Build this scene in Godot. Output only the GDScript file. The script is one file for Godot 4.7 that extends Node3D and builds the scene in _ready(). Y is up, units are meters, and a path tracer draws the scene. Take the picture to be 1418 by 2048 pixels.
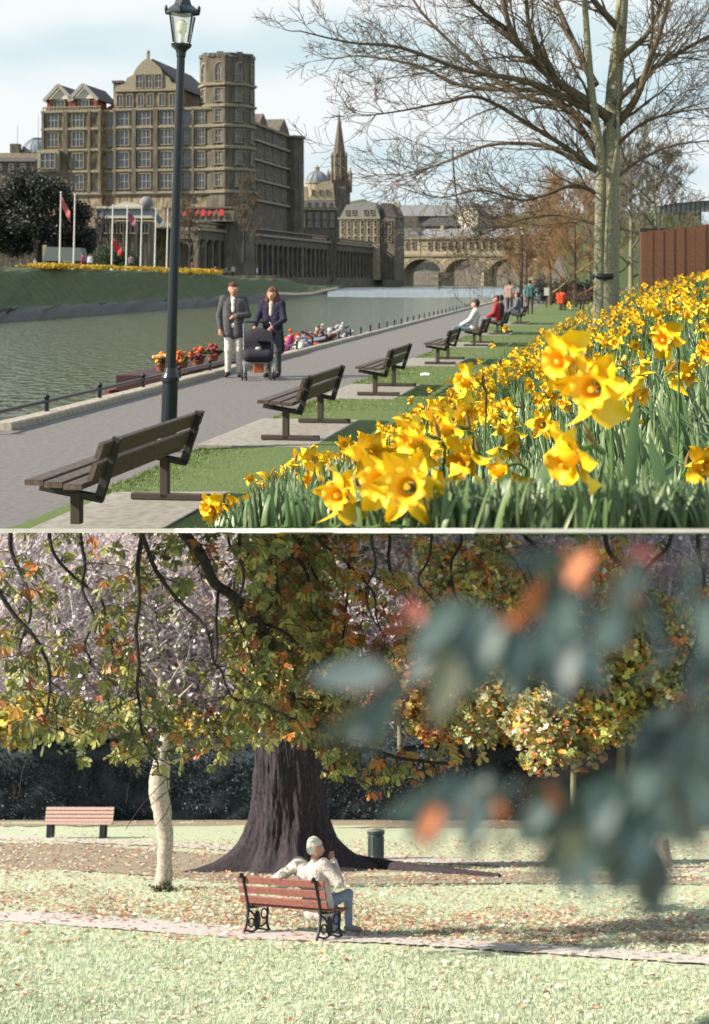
extends Node3D
# Two places stand one above the other: a riverside promenade on a terrace, and an autumn park on the slope below it.
# y is up, -z is ahead; "d" is the distance ahead of the eye in metres.

const EYE := Vector3(0, 1.79, 0)
const FOCAL := 3000.0
const WATER := -0.8
var rng := RandomNumberGenerator.new()
var used := {}
var M := {}

class MB:
	var v := PackedVector3Array()
	var n := PackedVector3Array()
	var c := PackedColorArray()
	var uv := PackedVector2Array()
	var ix := PackedInt32Array()
	var col := Color.WHITE
	func tri(a: Vector3, b: Vector3, d: Vector3):
		var nn := (d - a).cross(b - a).normalized()
		var s := v.size()
		v.append(a); v.append(b); v.append(d)
		for k in 3:
			n.append(nn); c.append(col)
		ix.append(s); ix.append(s + 1); ix.append(s + 2)
	func quad(a: Vector3, b: Vector3, d: Vector3, e: Vector3, out := Vector3.ZERO):
		var nn := (d - a).cross(b - a)
		if nn.length_squared() < 1e-14: nn = (e - a).cross(d - a)
		nn = nn.normalized()
		if out != Vector3.ZERO and nn.dot(out) < 0:
			var t := b; b = e; e = t
			nn = -nn
		var s := v.size()
		v.append(a); v.append(b); v.append(d); v.append(e)
		for k in 4:
			n.append(nn); c.append(col)
		ix.append_array(PackedInt32Array([s, s + 1, s + 2, s, s + 2, s + 3]))
	func box(p: Vector3, size: Vector3, b := Basis()):
		var h := size * 0.5
		for ax in 3:
			for sg in [-1.0, 1.0]:
				var o := Vector3.ZERO; o[ax] = sg
				var u := Vector3.ZERO; u[(ax + 1) % 3] = h[(ax + 1) % 3]
				var w := Vector3.ZERO; w[(ax + 2) % 3] = h[(ax + 2) % 3]
				var f := o * h[ax]
				quad(p + b * (f - u - w), p + b * (f + u - w), p + b * (f + u + w), p + b * (f - u + w), b * o)
	func bar(p: Vector3, q: Vector3, w: float, h: float, up := Vector3.UP):
		var z := (q - p)
		var l := z.length()
		z /= l
		if absf(z.dot(up)) > 0.98: up = Vector3.RIGHT
		var x := up.cross(z).normalized()
		var y := z.cross(x)
		box((p + q) * 0.5, Vector3(w, h, l), Basis(x, y, z))
	# a box with chamfered long edges
	func plank(p: Vector3, q: Vector3, w: float, h: float, up := Vector3.UP, ch := 0.006):
		var z := (q - p).normalized()
		if absf(z.dot(up)) > 0.98: up = Vector3.RIGHT
		var x := up.cross(z).normalized()
		var y := z.cross(x)
		var a := w * 0.5; var b := h * 0.5
		var pr := [Vector2(-a + ch, -b), Vector2(a - ch, -b), Vector2(a, -b + ch), Vector2(a, b - ch), Vector2(a - ch, b), Vector2(-a + ch, b), Vector2(-a, b - ch), Vector2(-a, -b + ch)]
		for k in 8:
			var s: Vector2 = pr[k]; var t: Vector2 = pr[(k + 1) % 8]
			var o := x * (s.x + t.x) + y * (s.y + t.y)
			quad(p + x * s.x + y * s.y, p + x * t.x + y * t.y, q + x * t.x + y * t.y, q + x * s.x + y * s.y, o)
		for e in [[p, -z], [q, z]]:
			var ce: Vector3 = e[0]
			for k in range(1, 7):
				var f: Array = [ce + x * pr[0].x + y * pr[0].y, ce + x * pr[k].x + y * pr[k].y, ce + x * pr[k + 1].x + y * pr[k + 1].y]
				if ((f[2] - f[0]).cross(f[1] - f[0])).dot(e[1]) < 0: tri(f[0], f[2], f[1])
				else: tri(f[0], f[1], f[2])
	func tube(pts: Array, rad: Array, sides := 6, cap := true):
		var m := pts.size()
		var s0 := v.size()
		var side := Vector3.ZERO
		for k in m:
			var t: Vector3 = (pts[mini(k + 1, m - 1)] - pts[maxi(k - 1, 0)]).normalized()
			if side == Vector3.ZERO:
				side = t.cross(Vector3.UP if absf(t.y) < 0.9 else Vector3.RIGHT).normalized()
			else:
				side = (side - t * side.dot(t)).normalized()
			var oth := t.cross(side)
			for j in sides:
				var an := TAU * j / sides
				var o := side * cos(an) + oth * sin(an)
				v.append(pts[k] + o * rad[k]); n.append(o); c.append(col)
		for k in m - 1:
			for j in sides:
				var a := s0 + k * sides + j
				var b := s0 + k * sides + (j + 1) % sides
				ix.append_array(PackedInt32Array([a, a + sides, b, b, a + sides, b + sides]))
		if cap:
			for e in [0, m - 1]:
				var cc := v.size()
				var t: Vector3 = (pts[1] - pts[0]) if e == 0 else (pts[m - 1] - pts[m - 2])
				t = t.normalized() * (-1.0 if e == 0 else 1.0)
				v.append(pts[e]); n.append(t); c.append(col)
				for j in sides:
					v.append(v[s0 + e * sides + j]); n.append(t); c.append(col)
				for j in sides:
					var a := cc + 1 + j
					var b := cc + 1 + (j + 1) % sides
					if e == 0: ix.append_array(PackedInt32Array([cc, a, b]))
					else: ix.append_array(PackedInt32Array([cc, b, a]))
	func lathe(prof: Array, sides := 16, at := Vector3.ZERO, b := Basis(), smooth := true):
		for k in prof.size() - 1:
			var p: Vector2 = prof[k]; var q: Vector2 = prof[k + 1]
			var dn := Vector2(q.y - p.y, p.x - q.x).normalized()
			for j in sides:
				var a0 := TAU * j / sides; var a1 := TAU * (j + 1) / sides
				var e0 := Vector3(cos(a0), 0, sin(a0)); var e1 := Vector3(cos(a1), 0, sin(a1))
				var s := v.size()
				var vs := [e0 * p.x + Vector3(0, p.y, 0), e1 * p.x + Vector3(0, p.y, 0), e1 * q.x + Vector3(0, q.y, 0), e0 * q.x + Vector3(0, q.y, 0)]
				var em := (e0 + e1).normalized()
				var ns := [e0, e1, e1, e0] if smooth else [em, em, em, em]
				for w in 4:
					v.append(at + b * vs[w]); n.append((b * (ns[w] * dn.x + Vector3(0, dn.y, 0))).normalized()); c.append(col)
				ix.append_array(PackedInt32Array([s, s + 1, s + 2, s, s + 2, s + 3]))
	# outline in x,y pushed from z0 to z1, placed by xf
	func prism(poly: PackedVector2Array, z0: float, z1: float, xf := Transform3D()):
		var tr := Geometry2D.triangulate_polygon(poly)
		for e in [[z0, -1.0], [z1, 1.0]]:
			for k in range(0, tr.size(), 3):
				var f := []
				for w in 3: f.append(xf * Vector3(poly[tr[k + w]].x, poly[tr[k + w]].y, e[0]))
				if ((f[2] - f[0]).cross(f[1] - f[0])).dot(xf.basis.z * (e[1] * signf(z1 - z0))) < 0: tri(f[0], f[2], f[1])
				else: tri(f[0], f[1], f[2])
		var cw := Geometry2D.is_polygon_clockwise(poly)
		for k in poly.size():
			var p := poly[k]; var q := poly[(k + 1) % poly.size()]
			var o := Vector2(q.y - p.y, p.x - q.x) * (-1.0 if cw else 1.0)
			quad(xf * Vector3(p.x, p.y, z0), xf * Vector3(q.x, q.y, z0), xf * Vector3(q.x, q.y, z1), xf * Vector3(p.x, p.y, z1), xf.basis * Vector3(o.x, o.y, 0))
	func ball(p: Vector3, r: Vector3, sides := 10):
		var s0 := v.size()
		var rows := sides / 2
		for i in rows + 1:
			var th := PI * i / rows
			for j in sides + 1:
				var ph := TAU * j / sides
				var o := Vector3(sin(th) * cos(ph), cos(th), sin(th) * sin(ph))
				v.append(p + o * r); n.append((o / r).normalized()); c.append(col)
		for i in rows:
			for j in sides:
				var a := s0 + i * (sides + 1) + j
				var b := a + sides + 1
				ix.append_array(PackedInt32Array([a, b, a + 1, a + 1, b, b + 1]))
	# grid of points rows x cols with smooth normals
	func sheet(rows: Array, flip := false):
		var s0 := v.size()
		var nr := rows.size(); var nc: int = rows[0].size()
		for i in nr:
			for j in nc:
				var du: Vector3 = rows[i][mini(j + 1, nc - 1)] - rows[i][maxi(j - 1, 0)]
				var dv: Vector3 = rows[mini(i + 1, nr - 1)][j] - rows[maxi(i - 1, 0)][j]
				var nn := du.cross(dv).normalized()
				if flip: nn = -nn
				v.append(rows[i][j]); n.append(nn); c.append(col)
		for i in nr - 1:
			for j in nc - 1:
				var a := s0 + i * nc + j
				if flip: ix.append_array(PackedInt32Array([a, a + 1, a + nc + 1, a, a + nc + 1, a + nc]))
				else: ix.append_array(PackedInt32Array([a, a + nc + 1, a + 1, a, a + nc, a + nc + 1]))
	func mesh(m: Material = null) -> ArrayMesh:
		var arr := []
		arr.resize(Mesh.ARRAY_MAX)
		arr[Mesh.ARRAY_VERTEX] = v
		arr[Mesh.ARRAY_NORMAL] = n
		arr[Mesh.ARRAY_COLOR] = c
		arr[Mesh.ARRAY_INDEX] = ix
		var am := ArrayMesh.new()
		am.add_surface_from_arrays(Mesh.PRIMITIVE_TRIANGLES, arr)
		if m: am.surface_set_material(0, m)
		return am

# ---------- naming and placing ----------
func numbered(called: String) -> String:
	var k: int = used.get(called, 0)
	used[called] = k + 1
	return called if k == 0 else "%s_%03d" % [called, k]

func tag(o: Node, label: String, category: String, group := "", kind := ""):
	if label: o.set_meta("label", label)
	if category: o.set_meta("category", category)
	if group: o.set_meta("group", group)
	if kind: o.set_meta("kind", kind)
	return o

func thing(called: String, label: String, category: String, at := Vector3.ZERO, turn := 0.0, group := "") -> Node3D:
	var o := Node3D.new()
	o.name = numbered(called)
	add_child(o)
	o.position = at
	o.rotation.y = turn
	tag(o, label, category, group)
	return o

func obj(called: String, mb, m: Material, parent: Node = self) -> MeshInstance3D:
	var o := MeshInstance3D.new()
	o.name = numbered(called) if parent == self else called
	o.mesh = mb.mesh(m) if mb is MB else mb
	if not (mb is MB) and m: o.material_override = m
	parent.add_child(o, true)
	return o

func struct(called: String, mb, m: Material, parent: Node = self) -> MeshInstance3D:
	var o := obj(called, mb, m, parent)
	o.set_meta("kind", "structure")
	return o

func multi(called: String, mesh: Mesh, xfs: Array, cols: Array, parent: Node = self) -> MultiMeshInstance3D:
	var mm := MultiMesh.new()
	mm.transform_format = MultiMesh.TRANSFORM_3D
	mm.use_colors = cols.size() > 0
	mm.mesh = mesh
	mm.instance_count = xfs.size()
	for k in xfs.size():
		mm.set_instance_transform(k, xfs[k])
		if cols.size(): mm.set_instance_color(k, cols[k])
	var o := MultiMeshInstance3D.new()
	o.name = numbered(called) if parent == self else called
	o.multimesh = mm
	parent.add_child(o, true)
	o.set_meta("kind", "stuff")
	return o

# survey: bearing across and down (thousandths of the focal length) and the distance ahead -> a point in the place
func at(u: float, v: float, d: float) -> Vector3:
	return Vector3((u - 709.0) / FOCAL * d, EYE.y - (v - 560.0) / FOCAL * d, -d)
# a point on the park slope
func low_y(d: float) -> float: return -1.17 - 0.31 * maxf(d, 0.0)
func park(u: float, v: float) -> Vector3:
	var d := 2.96 * FOCAL / (v - 1490.0)
	return Vector3((u - 709.0) / FOCAL * d, low_y(d), -d)

func R(a: float, b: float) -> float: return rng.randf_range(a, b)
func G(s := 1.0) -> float: return rng.randfn(0.0, s)

# ---------- materials ----------
func lin(r: float, g: float, b: float) -> Color: return Color(r, g, b).linear_to_srgb()

func mat(called: String, c: Color, rough := 0.8, metal := 0.0) -> StandardMaterial3D:
	var m := StandardMaterial3D.new()
	m.resource_name = called
	m.albedo_color = c.linear_to_srgb()
	m.roughness = rough
	m.metallic = metal
	m.cull_mode = BaseMaterial3D.CULL_DISABLED
	M[called] = m
	return m

func vmat(called: String, rough := 0.8, back := Color.BLACK) -> StandardMaterial3D:
	var m := mat(called, Color.WHITE, rough)
	m.vertex_color_use_as_albedo = true
	if back != Color.BLACK:
		m.backlight_enabled = true
		m.backlight = back
	return m

# noise turned into colour: stops are [value, linear colour]
func noise_image(sd: int, freq: float, stops: Array, size := 512, oct := 4, sx := 1, sy := 1, kind := FastNoiseLite.TYPE_SIMPLEX_SMOOTH) -> Image:
	var f := FastNoiseLite.new()
	f.seed = sd; f.frequency = freq; f.fractal_octaves = oct; f.noise_type = kind
	var src := f.get_seamless_image(size / sx, size / sy)
	if sx != 1 or sy != 1: src.resize(size, size, Image.INTERPOLATE_CUBIC)
	var bytes := src.get_data()
	var lut := PackedByteArray()
	for k in 256:
		var t := k / 255.0
		var col: Color = stops[0][1]
		for s in stops.size() - 1:
			if t >= stops[s][0]:
				var w: float = clampf((t - stops[s][0]) / maxf(stops[s + 1][0] - stops[s][0], 1e-4), 0, 1)
				col = (stops[s][1] as Color).lerp(stops[s + 1][1], w)
		col = col.linear_to_srgb()
		lut.append(int(clampf(col.r, 0, 1) * 255)); lut.append(int(clampf(col.g, 0, 1) * 255)); lut.append(int(clampf(col.b, 0, 1) * 255))
	var out := PackedByteArray()
	out.resize(bytes.size() * 3)
	for k in bytes.size():
		var b := bytes[k] * 3
		out[k * 3] = lut[b]; out[k * 3 + 1] = lut[b + 1]; out[k * 3 + 2] = lut[b + 2]
	return Image.create_from_data(size, size, false, Image.FORMAT_RGB8, out)

func tmat(called: String, img: Image, scale: float, rough := 0.85, bump := 0.0, bump_img: Image = null, bscale := Vector3.ZERO) -> StandardMaterial3D:
	var m := mat(called, Color.WHITE, rough)
	m.albedo_texture = ImageTexture.create_from_image(img)
	m.uv1_triplanar = true
	m.uv1_world_triplanar = true
	m.uv1_scale = Vector3(scale, scale, scale) if bscale == Vector3.ZERO else bscale
	if bump > 0:
		var b: Image = (bump_img if bump_img else img).duplicate()
		b.convert(Image.FORMAT_RGBA8)
		b.bump_map_to_normal_map(bump)
		m.normal_enabled = true
		m.normal_texture = ImageTexture.create_from_image(b)
	return m

# ---------- smooth bodies: capsules joined by a soft minimum, meshed as surface nets ----------
func skin(mb: MB, bones: Array, cell: float, k := 0.03):
	var lo := Vector3(1e9, 1e9, 1e9); var hi := -lo
	for b in bones:
		var r: float = maxf(b[2], b[3]) + cell * 3
		lo = lo.min(b[0] - Vector3(r, r, r)).min(b[1] - Vector3(r, r, r))
		hi = hi.max(b[0] + Vector3(r, r, r)).max(b[1] + Vector3(r, r, r))
	var nx := int((hi.x - lo.x) / cell) + 2; var ny := int((hi.y - lo.y) / cell) + 2; var nz := int((hi.z - lo.z) / cell) + 2
	var f := PackedFloat32Array()
	f.resize(nx * ny * nz)
	f.fill(10.0)
	for b in bones:
		var a: Vector3 = b[0]; var q: Vector3 = b[1]
		var ra: float = b[2]; var rb: float = b[3]
		var rr := maxf(ra, rb) + maxf(cell * 2.5, k)
		var l0 := (a.min(q) - Vector3(rr, rr, rr) - lo) / cell
		var l1 := (a.max(q) + Vector3(rr, rr, rr) - lo) / cell
		var ab := q - a
		var ab2 := maxf(ab.length_squared(), 1e-9)
		for z in range(maxi(int(l0.z), 0), mini(int(l1.z) + 2, nz)):
			for y in range(maxi(int(l0.y), 0), mini(int(l1.y) + 2, ny)):
				for x in range(maxi(int(l0.x), 0), mini(int(l1.x) + 2, nx)):
					var p := lo + Vector3(x, y, z) * cell
					var t := clampf((p - a).dot(ab) / ab2, 0.0, 1.0)
					var dd := (p - a - ab * t).length() - lerpf(ra, rb, t)
					var i := (z * ny + y) * nx + x
					var o := f[i]
					var h := maxf(k - absf(o - dd), 0.0) / k
					f[i] = minf(o, dd) - h * h * k * 0.25
	var id := PackedInt32Array()
	id.resize(nx * ny * nz)
	id.fill(-1)
	var s0 := mb.v.size()
	var offs := [0, 1, nx, nx + 1, nx * ny, nx * ny + 1, nx * ny + nx, nx * ny + nx + 1]
	var corner := [Vector3(0, 0, 0), Vector3(1, 0, 0), Vector3(0, 1, 0), Vector3(1, 1, 0), Vector3(0, 0, 1), Vector3(1, 0, 1), Vector3(0, 1, 1), Vector3(1, 1, 1)]
	var edges := [[0, 1], [2, 3], [4, 5], [6, 7], [0, 2], [1, 3], [4, 6], [5, 7], [0, 4], [1, 5], [2, 6], [3, 7]]
	for z in nz - 1:
		for y in ny - 1:
			for x in nx - 1:
				var i := (z * ny + y) * nx + x
				var neg := 0
				for o in offs:
					if f[i + o] < 0: neg += 1
				if neg == 0 or neg == 8: continue
				var sum := Vector3.ZERO; var cnt := 0
				for e in edges:
					var fa := f[i + offs[e[0]]]; var fb := f[i + offs[e[1]]]
					if (fa < 0) != (fb < 0):
						sum += (corner[e[0]] as Vector3).lerp(corner[e[1]], fa / (fa - fb)); cnt += 1
				var g := Vector3(f[i + 1] - f[i] + f[i + offs[7]] - f[i + offs[6]], f[i + nx] - f[i] + f[i + offs[7]] - f[i + offs[5]], f[i + nx * ny] - f[i] + f[i + offs[7]] - f[i + offs[3]])
				id[i] = mb.v.size()
				mb.v.append(lo + (Vector3(x, y, z) + sum / cnt) * cell)
				mb.n.append(g.normalized()); mb.c.append(mb.col)
	var st := [1, nx, nx * ny]
	for z in range(1, nz - 1):
		for y in range(1, ny - 1):
			for x in range(1, nx - 1):
				var i := (z * ny + y) * nx + x
				for ax in 3:
					var j: int = i + st[ax]
					if (f[i] < 0) == (f[j] < 0): continue
					var u: int = st[(ax + 1) % 3]; var w: int = st[(ax + 2) % 3]
					var q0 := id[i]; var q1 := id[i - u]; var q2 := id[i - u - w]; var q3 := id[i - w]
					if q0 < 0 or q1 < 0 or q2 < 0 or q3 < 0: continue
					var nn := (mb.v[q2] - mb.v[q0]).cross(mb.v[q1] - mb.v[q0])
					if nn.dot(mb.n[q0] + mb.n[q2]) < 0: mb.ix.append_array(PackedInt32Array([q0, q2, q1, q0, q3, q2]))
					else: mb.ix.append_array(PackedInt32Array([q0, q1, q2, q0, q2, q3]))

func _ready():
	rng.seed = 20240
	# ---- camera ----
	var cam := Camera3D.new()
	cam.name = "camera"
	add_child(cam)
	cam.position = EYE
	var ca := CameraAttributesPhysical.new()
	ca.frustum_near = 0.05
	ca.frustum_far = 3000.0
	ca.frustum_focal_length = 50.0
	ca.exposure_aperture = 6.5
	ca.frustum_focus_distance = 7.0
	ca.exposure_multiplier = 1.0
	cam.attributes = ca
	cam.set_frustum(0.05 * 2048.0 / FOCAL, Vector2(0, -0.05 * 464.0 / FOCAL), 0.05, 3000.0)
	cam.current = true
	# ---- sky, sun, exposure ----
	var env := Environment.new()
	env.background_mode = Environment.BG_SKY
	env.tonemap_mode = Environment.TONE_MAPPER_LINEAR
	env.tonemap_exposure = 2.0
	env.sdfgi_enabled = true
	env.ssao_enabled = true
	env.ssil_enabled = true
	env.sky = Sky.new()
	env.sky.sky_material = make_sky()
	env.background_energy_multiplier = 0.5
	var we := WorldEnvironment.new()
	we.name = "world_environment"
	we.environment = env
	add_child(we)
	var sun := DirectionalLight3D.new()
	sun.name = "sun"
	sun.light_color = Color(1.0, 0.95, 0.86)
	sun.light_energy = 1.5
	sun.light_angular_distance = 0.5
	sun.shadow_enabled = true
	add_child(sun)
	sun.look_at_from_position(Vector3(-1.0, 0.62, 0.2), Vector3.ZERO)
	# ---- the places ----
	make_materials()
	promenade_ground()
	river_and_banks()
	park_ground()
	print("ground"); 
	hotel()
	skyline()
	bridge()
	print("buildings")
	far_garden()
	promenade_things()
	print("promenade")
	bare_trees()
	print("trees")
	daffodils()
	print("daffodils")
	park_things()
	print("park")
	park_trees()
	print("park trees")
	people()
	print("people")

func make_sky() -> PanoramaSkyMaterial:
	var w := 1024; var h := 512
	var f := FastNoiseLite.new()
	f.seed = 5; f.frequency = 1.0; f.fractal_octaves = 5
	var img := Image.create(w, h, false, Image.FORMAT_RGBF)
	for y in h:
		var el := PI * (0.5 - (y + 0.5) / h)
		for x in w:
			var c: Color
			if el < 0:
				c = Color(0.16, 0.17, 0.13)
			else:
				var az := TAU * x / w
				var dir := Vector3(cos(el) * sin(az), sin(el), cos(el) * cos(az))
				var q := Vector3(dir.x, dir.y * 5.0, dir.z) * 2.1
				var t := clampf(f.get_noise_3dv(q) * 1.5 + f.get_noise_3dv(q * 3.1) * 0.5 + 0.62, 0, 1)
				var blue := Color(0.66, 0.83, 0.89).lerp(Color(0.36, 0.56, 0.78), smoothstep(0.2, 1.0, sin(el)))
				c = blue.lerp(Color(0.93, 0.97, 0.98), smoothstep(0.15, 0.85, t))
			img.set_pixel(x, y, c)
	var m := PanoramaSkyMaterial.new()
	m.panorama = ImageTexture.create_from_image(img)
	return m

func make_materials():
	var C := func(r, g, b): return Color(r, g, b)
	tmat("asphalt", noise_image(1, 0.04, [[0.0, Color(0.09, 0.084, 0.086)], [0.42, Color(0.123, 0.116, 0.117)], [0.68, Color(0.135, 0.128, 0.128)], [1.0, Color(0.17, 0.162, 0.158)]], 512, 6), 0.45, 0.92, 1.0)
	tmat("kerb", noise_image(2, 0.05, [[0.0, Color(0.18, 0.16, 0.13)], [0.5, Color(0.33, 0.30, 0.25)], [1.0, Color(0.45, 0.42, 0.36)]], 256), 0.9, 0.9, 1.0)
	tmat("concrete", noise_image(3, 0.04, [[0.0, Color(0.16, 0.145, 0.13)], [0.5, Color(0.24, 0.225, 0.205)], [1.0, Color(0.30, 0.285, 0.26)]], 256, 5), 0.8, 0.9, 0.8)
	tmat("coping", noise_image(4, 0.05, [[0.0, Color(0.46, 0.43, 0.42)], [1.0, Color(0.62, 0.59, 0.57)]], 128), 2.0)
	tmat("turf", noise_image(5, 0.09, [[0.0, Color(0.03, 0.05, 0.013)], [0.4, Color(0.06, 0.10, 0.022)], [0.65, Color(0.09, 0.135, 0.032)], [1.0, Color(0.15, 0.15, 0.06)]], 512, 6), 0.6, 0.95, 3.0)
	tmat("soil", noise_image(6, 0.07, [[0.0, Color(0.02, 0.03, 0.012)], [0.5, Color(0.03, 0.06, 0.018)], [1.0, Color(0.06, 0.075, 0.03)]], 256, 5), 1.2, 0.95, 3.0)
	tmat("far_turf", noise_image(7, 0.03, [[0.0, Color(0.03, 0.045, 0.018)], [0.5, Color(0.05, 0.078, 0.026)], [1.0, Color(0.085, 0.11, 0.04)]], 256, 5), 0.12, 0.95, 2.0)
	tmat("revetment", noise_image(8, 0.06, [[0.0, Color(0.05, 0.05, 0.05)], [0.5, Color(0.10, 0.10, 0.105)], [1.0, Color(0.17, 0.165, 0.16)]], 256, 5), 0.25, 0.9, 2.0)
	tmat("park_turf", noise_image(9, 0.05, [[0.0, Color(0.35, 0.42, 0.29)], [0.4, Color(0.48, 0.56, 0.41)], [0.7, Color(0.57, 0.64, 0.5)], [1.0, Color(0.66, 0.7, 0.61)]], 512, 6), 0.35, 0.95, 2.0)
	tmat("park_path", noise_image(10, 0.06, [[0.0, Color(0.46, 0.43, 0.45)], [0.5, Color(0.57, 0.54, 0.56)], [1.0, Color(0.66, 0.63, 0.65)]], 256, 5), 0.5, 0.95, 1.0)
	tmat("leafy_earth", noise_image(11, 0.1, [[0.0, Color(0.14, 0.115, 0.10)], [0.38, Color(0.26, 0.21, 0.185)], [0.52, Color(0.36, 0.38, 0.25)], [0.66, Color(0.38, 0.28, 0.25)], [0.85, Color(0.5, 0.42, 0.37)], [1.0, Color(0.58, 0.5, 0.44)]], 512, 5), 0.6, 0.95, 2.0)
	tmat("far_slope", noise_image(12, 0.05, [[0.0, Color(0.12, 0.09, 0.13)], [0.45, Color(0.28, 0.22, 0.30)], [0.7, Color(0.46, 0.4, 0.48)], [1.0, Color(0.64, 0.58, 0.64)]], 512, 6), 0.12, 0.95, 3.0)
	# water: green river with a wind ripple
	var rip := noise_image(13, 0.025, [[0.0, Color.BLACK], [1.0, Color.WHITE]], 512, 6, 1, 1)
	var wm := mat("water", Color(0.046, 0.062, 0.022), 0.09)
	wm.metallic_specular = 0.18
	wm.uv1_triplanar = true; wm.uv1_world_triplanar = true
	wm.uv1_scale = Vector3(0.16, 0.16, 0.085)
	wm.normal_enabled = true
	rip.convert(Image.FORMAT_RGBA8)
	rip.bump_map_to_normal_map(5.5)
	wm.normal_texture = ImageTexture.create_from_image(rip)
	tmat("weir_water", noise_image(14, 0.06, [[0.0, Color(0.06, 0.085, 0.10)], [0.6, Color(0.12, 0.155, 0.18)], [1.0, Color(0.5, 0.55, 0.57)]], 256, 5), 0.1, 0.35, 2.0, null, Vector3(0.06, 0.2, 0.02))
	# stone
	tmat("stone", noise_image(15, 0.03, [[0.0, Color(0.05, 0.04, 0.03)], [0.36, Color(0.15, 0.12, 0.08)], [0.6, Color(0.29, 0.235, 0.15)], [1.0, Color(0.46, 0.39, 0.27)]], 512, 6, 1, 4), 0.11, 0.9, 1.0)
	tmat("stone_grime_shade", noise_image(16, 0.04, [[0.0, Color(0.045, 0.04, 0.034)], [0.5, Color(0.105, 0.092, 0.074)], [1.0, Color(0.19, 0.165, 0.125)]], 512, 6, 1, 4), 0.05, 0.9, 1.0)  # grimy dark stone; on side walls and colonnade it also paints shade
	tmat("stone_trim", noise_image(17, 0.05, [[0.0, Color(0.11, 0.095, 0.07)], [0.5, Color(0.24, 0.21, 0.155)], [1.0, Color(0.4, 0.36, 0.28)]], 256, 5), 0.2, 0.9, 1.0)
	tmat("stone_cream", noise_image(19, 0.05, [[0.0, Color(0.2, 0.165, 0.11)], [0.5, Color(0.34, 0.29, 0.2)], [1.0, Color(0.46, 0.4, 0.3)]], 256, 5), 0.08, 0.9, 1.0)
	tmat("slate", noise_image(20, 0.08, [[0.0, Color(0.03, 0.026, 0.03)], [0.5, Color(0.06, 0.052, 0.055)], [1.0, Color(0.10, 0.09, 0.09)]], 256, 4), 0.2, 0.8, 1.0)
	tmat("slate_pale", noise_image(21, 0.08, [[0.0, Color(0.10, 0.105, 0.11)], [0.5, Color(0.17, 0.175, 0.18)], [1.0, Color(0.24, 0.24, 0.25)]], 256, 4), 0.1, 0.8, 1.0)
	tmat("red_tile", noise_image(22, 0.08, [[0.0, Color(0.09, 0.03, 0.022)], [0.5, Color(0.16, 0.05, 0.035)], [1.0, Color(0.23, 0.09, 0.06)]], 256, 4), 0.3, 0.85, 1.0)
	mat("render_white", Color(0.55, 0.52, 0.45), 0.9)
	mat("lead_blue", Color(0.16, 0.20, 0.25), 0.6)
	var gl := mat("window_glass", Color(0.035, 0.042, 0.05), 0.12)
	gl.metallic_specular = 0.8
	mat("frame_pale", Color(0.27, 0.26, 0.25), 0.8)
	# made things
	tmat("bench_wood", noise_image(23, 0.03, [[0.0, Color(0.03, 0.02, 0.015)], [0.45, Color(0.06, 0.04, 0.03)], [0.7, Color(0.085, 0.06, 0.045)], [1.0, Color(0.15, 0.11, 0.085)]], 256, 5, 1, 1), 2.2, 0.6, 1.5)
	mat("bench_steel", Color(0.022, 0.019, 0.018), 0.55, 0.2)
	mat("bench_post", Color(0.045, 0.034, 0.026), 0.7)
	mat("black_iron", Color(0.012, 0.013, 0.017), 0.35, 0.3)
	mat("lamp_paint", Color(0.014, 0.02, 0.026), 0.3, 0.2)
	var pane := mat("lamp_glass", Color(0.9, 0.93, 0.9), 0.06)
	pane.transparency = BaseMaterial3D.TRANSPARENCY_ALPHA
	pane.albedo_color = Color(0.92, 0.95, 0.92, 0.28)
	mat("lamp_bulb_glass", Color(0.75, 0.72, 0.6), 0.3)
	tmat("fence_wood", noise_image(24, 0.05, [[0.0, Color(0.085, 0.036, 0.02)], [0.5, Color(0.16, 0.07, 0.038)], [1.0, Color(0.25, 0.13, 0.065)]], 256, 5, 1, 1), 1.0, 0.85, 1.5, null, Vector3(4.0, 0.5, 4.0))
	tmat("bark_grey", noise_image(25, 0.06, [[0.0, Color(0.075, 0.07, 0.05)], [0.35, Color(0.17, 0.165, 0.11)], [0.65, Color(0.24, 0.235, 0.155)], [1.0, Color(0.36, 0.35, 0.28)]], 256, 5), 1.1, 0.95, 4.0)
	tmat("bark_twig", noise_image(26, 0.06, [[0.0, Color(0.05, 0.036, 0.025)], [0.5, Color(0.10, 0.076, 0.05)], [1.0, Color(0.17, 0.135, 0.092)]], 128, 4), 1.5, 0.95)
	tmat("bark_dark", noise_image(27, 0.05, [[0.0, Color(0.010, 0.008, 0.012)], [0.45, Color(0.026, 0.020, 0.029)], [0.7, Color(0.045, 0.036, 0.048)], [1.0, Color(0.09, 0.074, 0.09)]], 512, 6, 1, 3), 0.7, 0.95, 9.0)
	tmat("bark_pale", noise_image(28, 0.06, [[0.0, Color(0.16, 0.135, 0.115)], [0.4, Color(0.36, 0.32, 0.28)], [0.7, Color(0.52, 0.47, 0.43)], [1.0, Color(0.7, 0.66, 0.6)]], 256, 5), 0.8, 0.95, 3.0)
	tmat("bark_limb", noise_image(29, 0.06, [[0.0, Color(0.012, 0.01, 0.012)], [0.5, Color(0.03, 0.025, 0.026)], [1.0, Color(0.06, 0.05, 0.048)]], 128, 4), 1.5, 0.95)
	tmat("red_wood", noise_image(30, 0.04, [[0.0, Color(0.12, 0.04, 0.035)], [0.5, Color(0.2, 0.07, 0.058)], [1.0, Color(0.3, 0.14, 0.12)]], 256, 5), 1.6, 0.6, 1.0)
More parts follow.
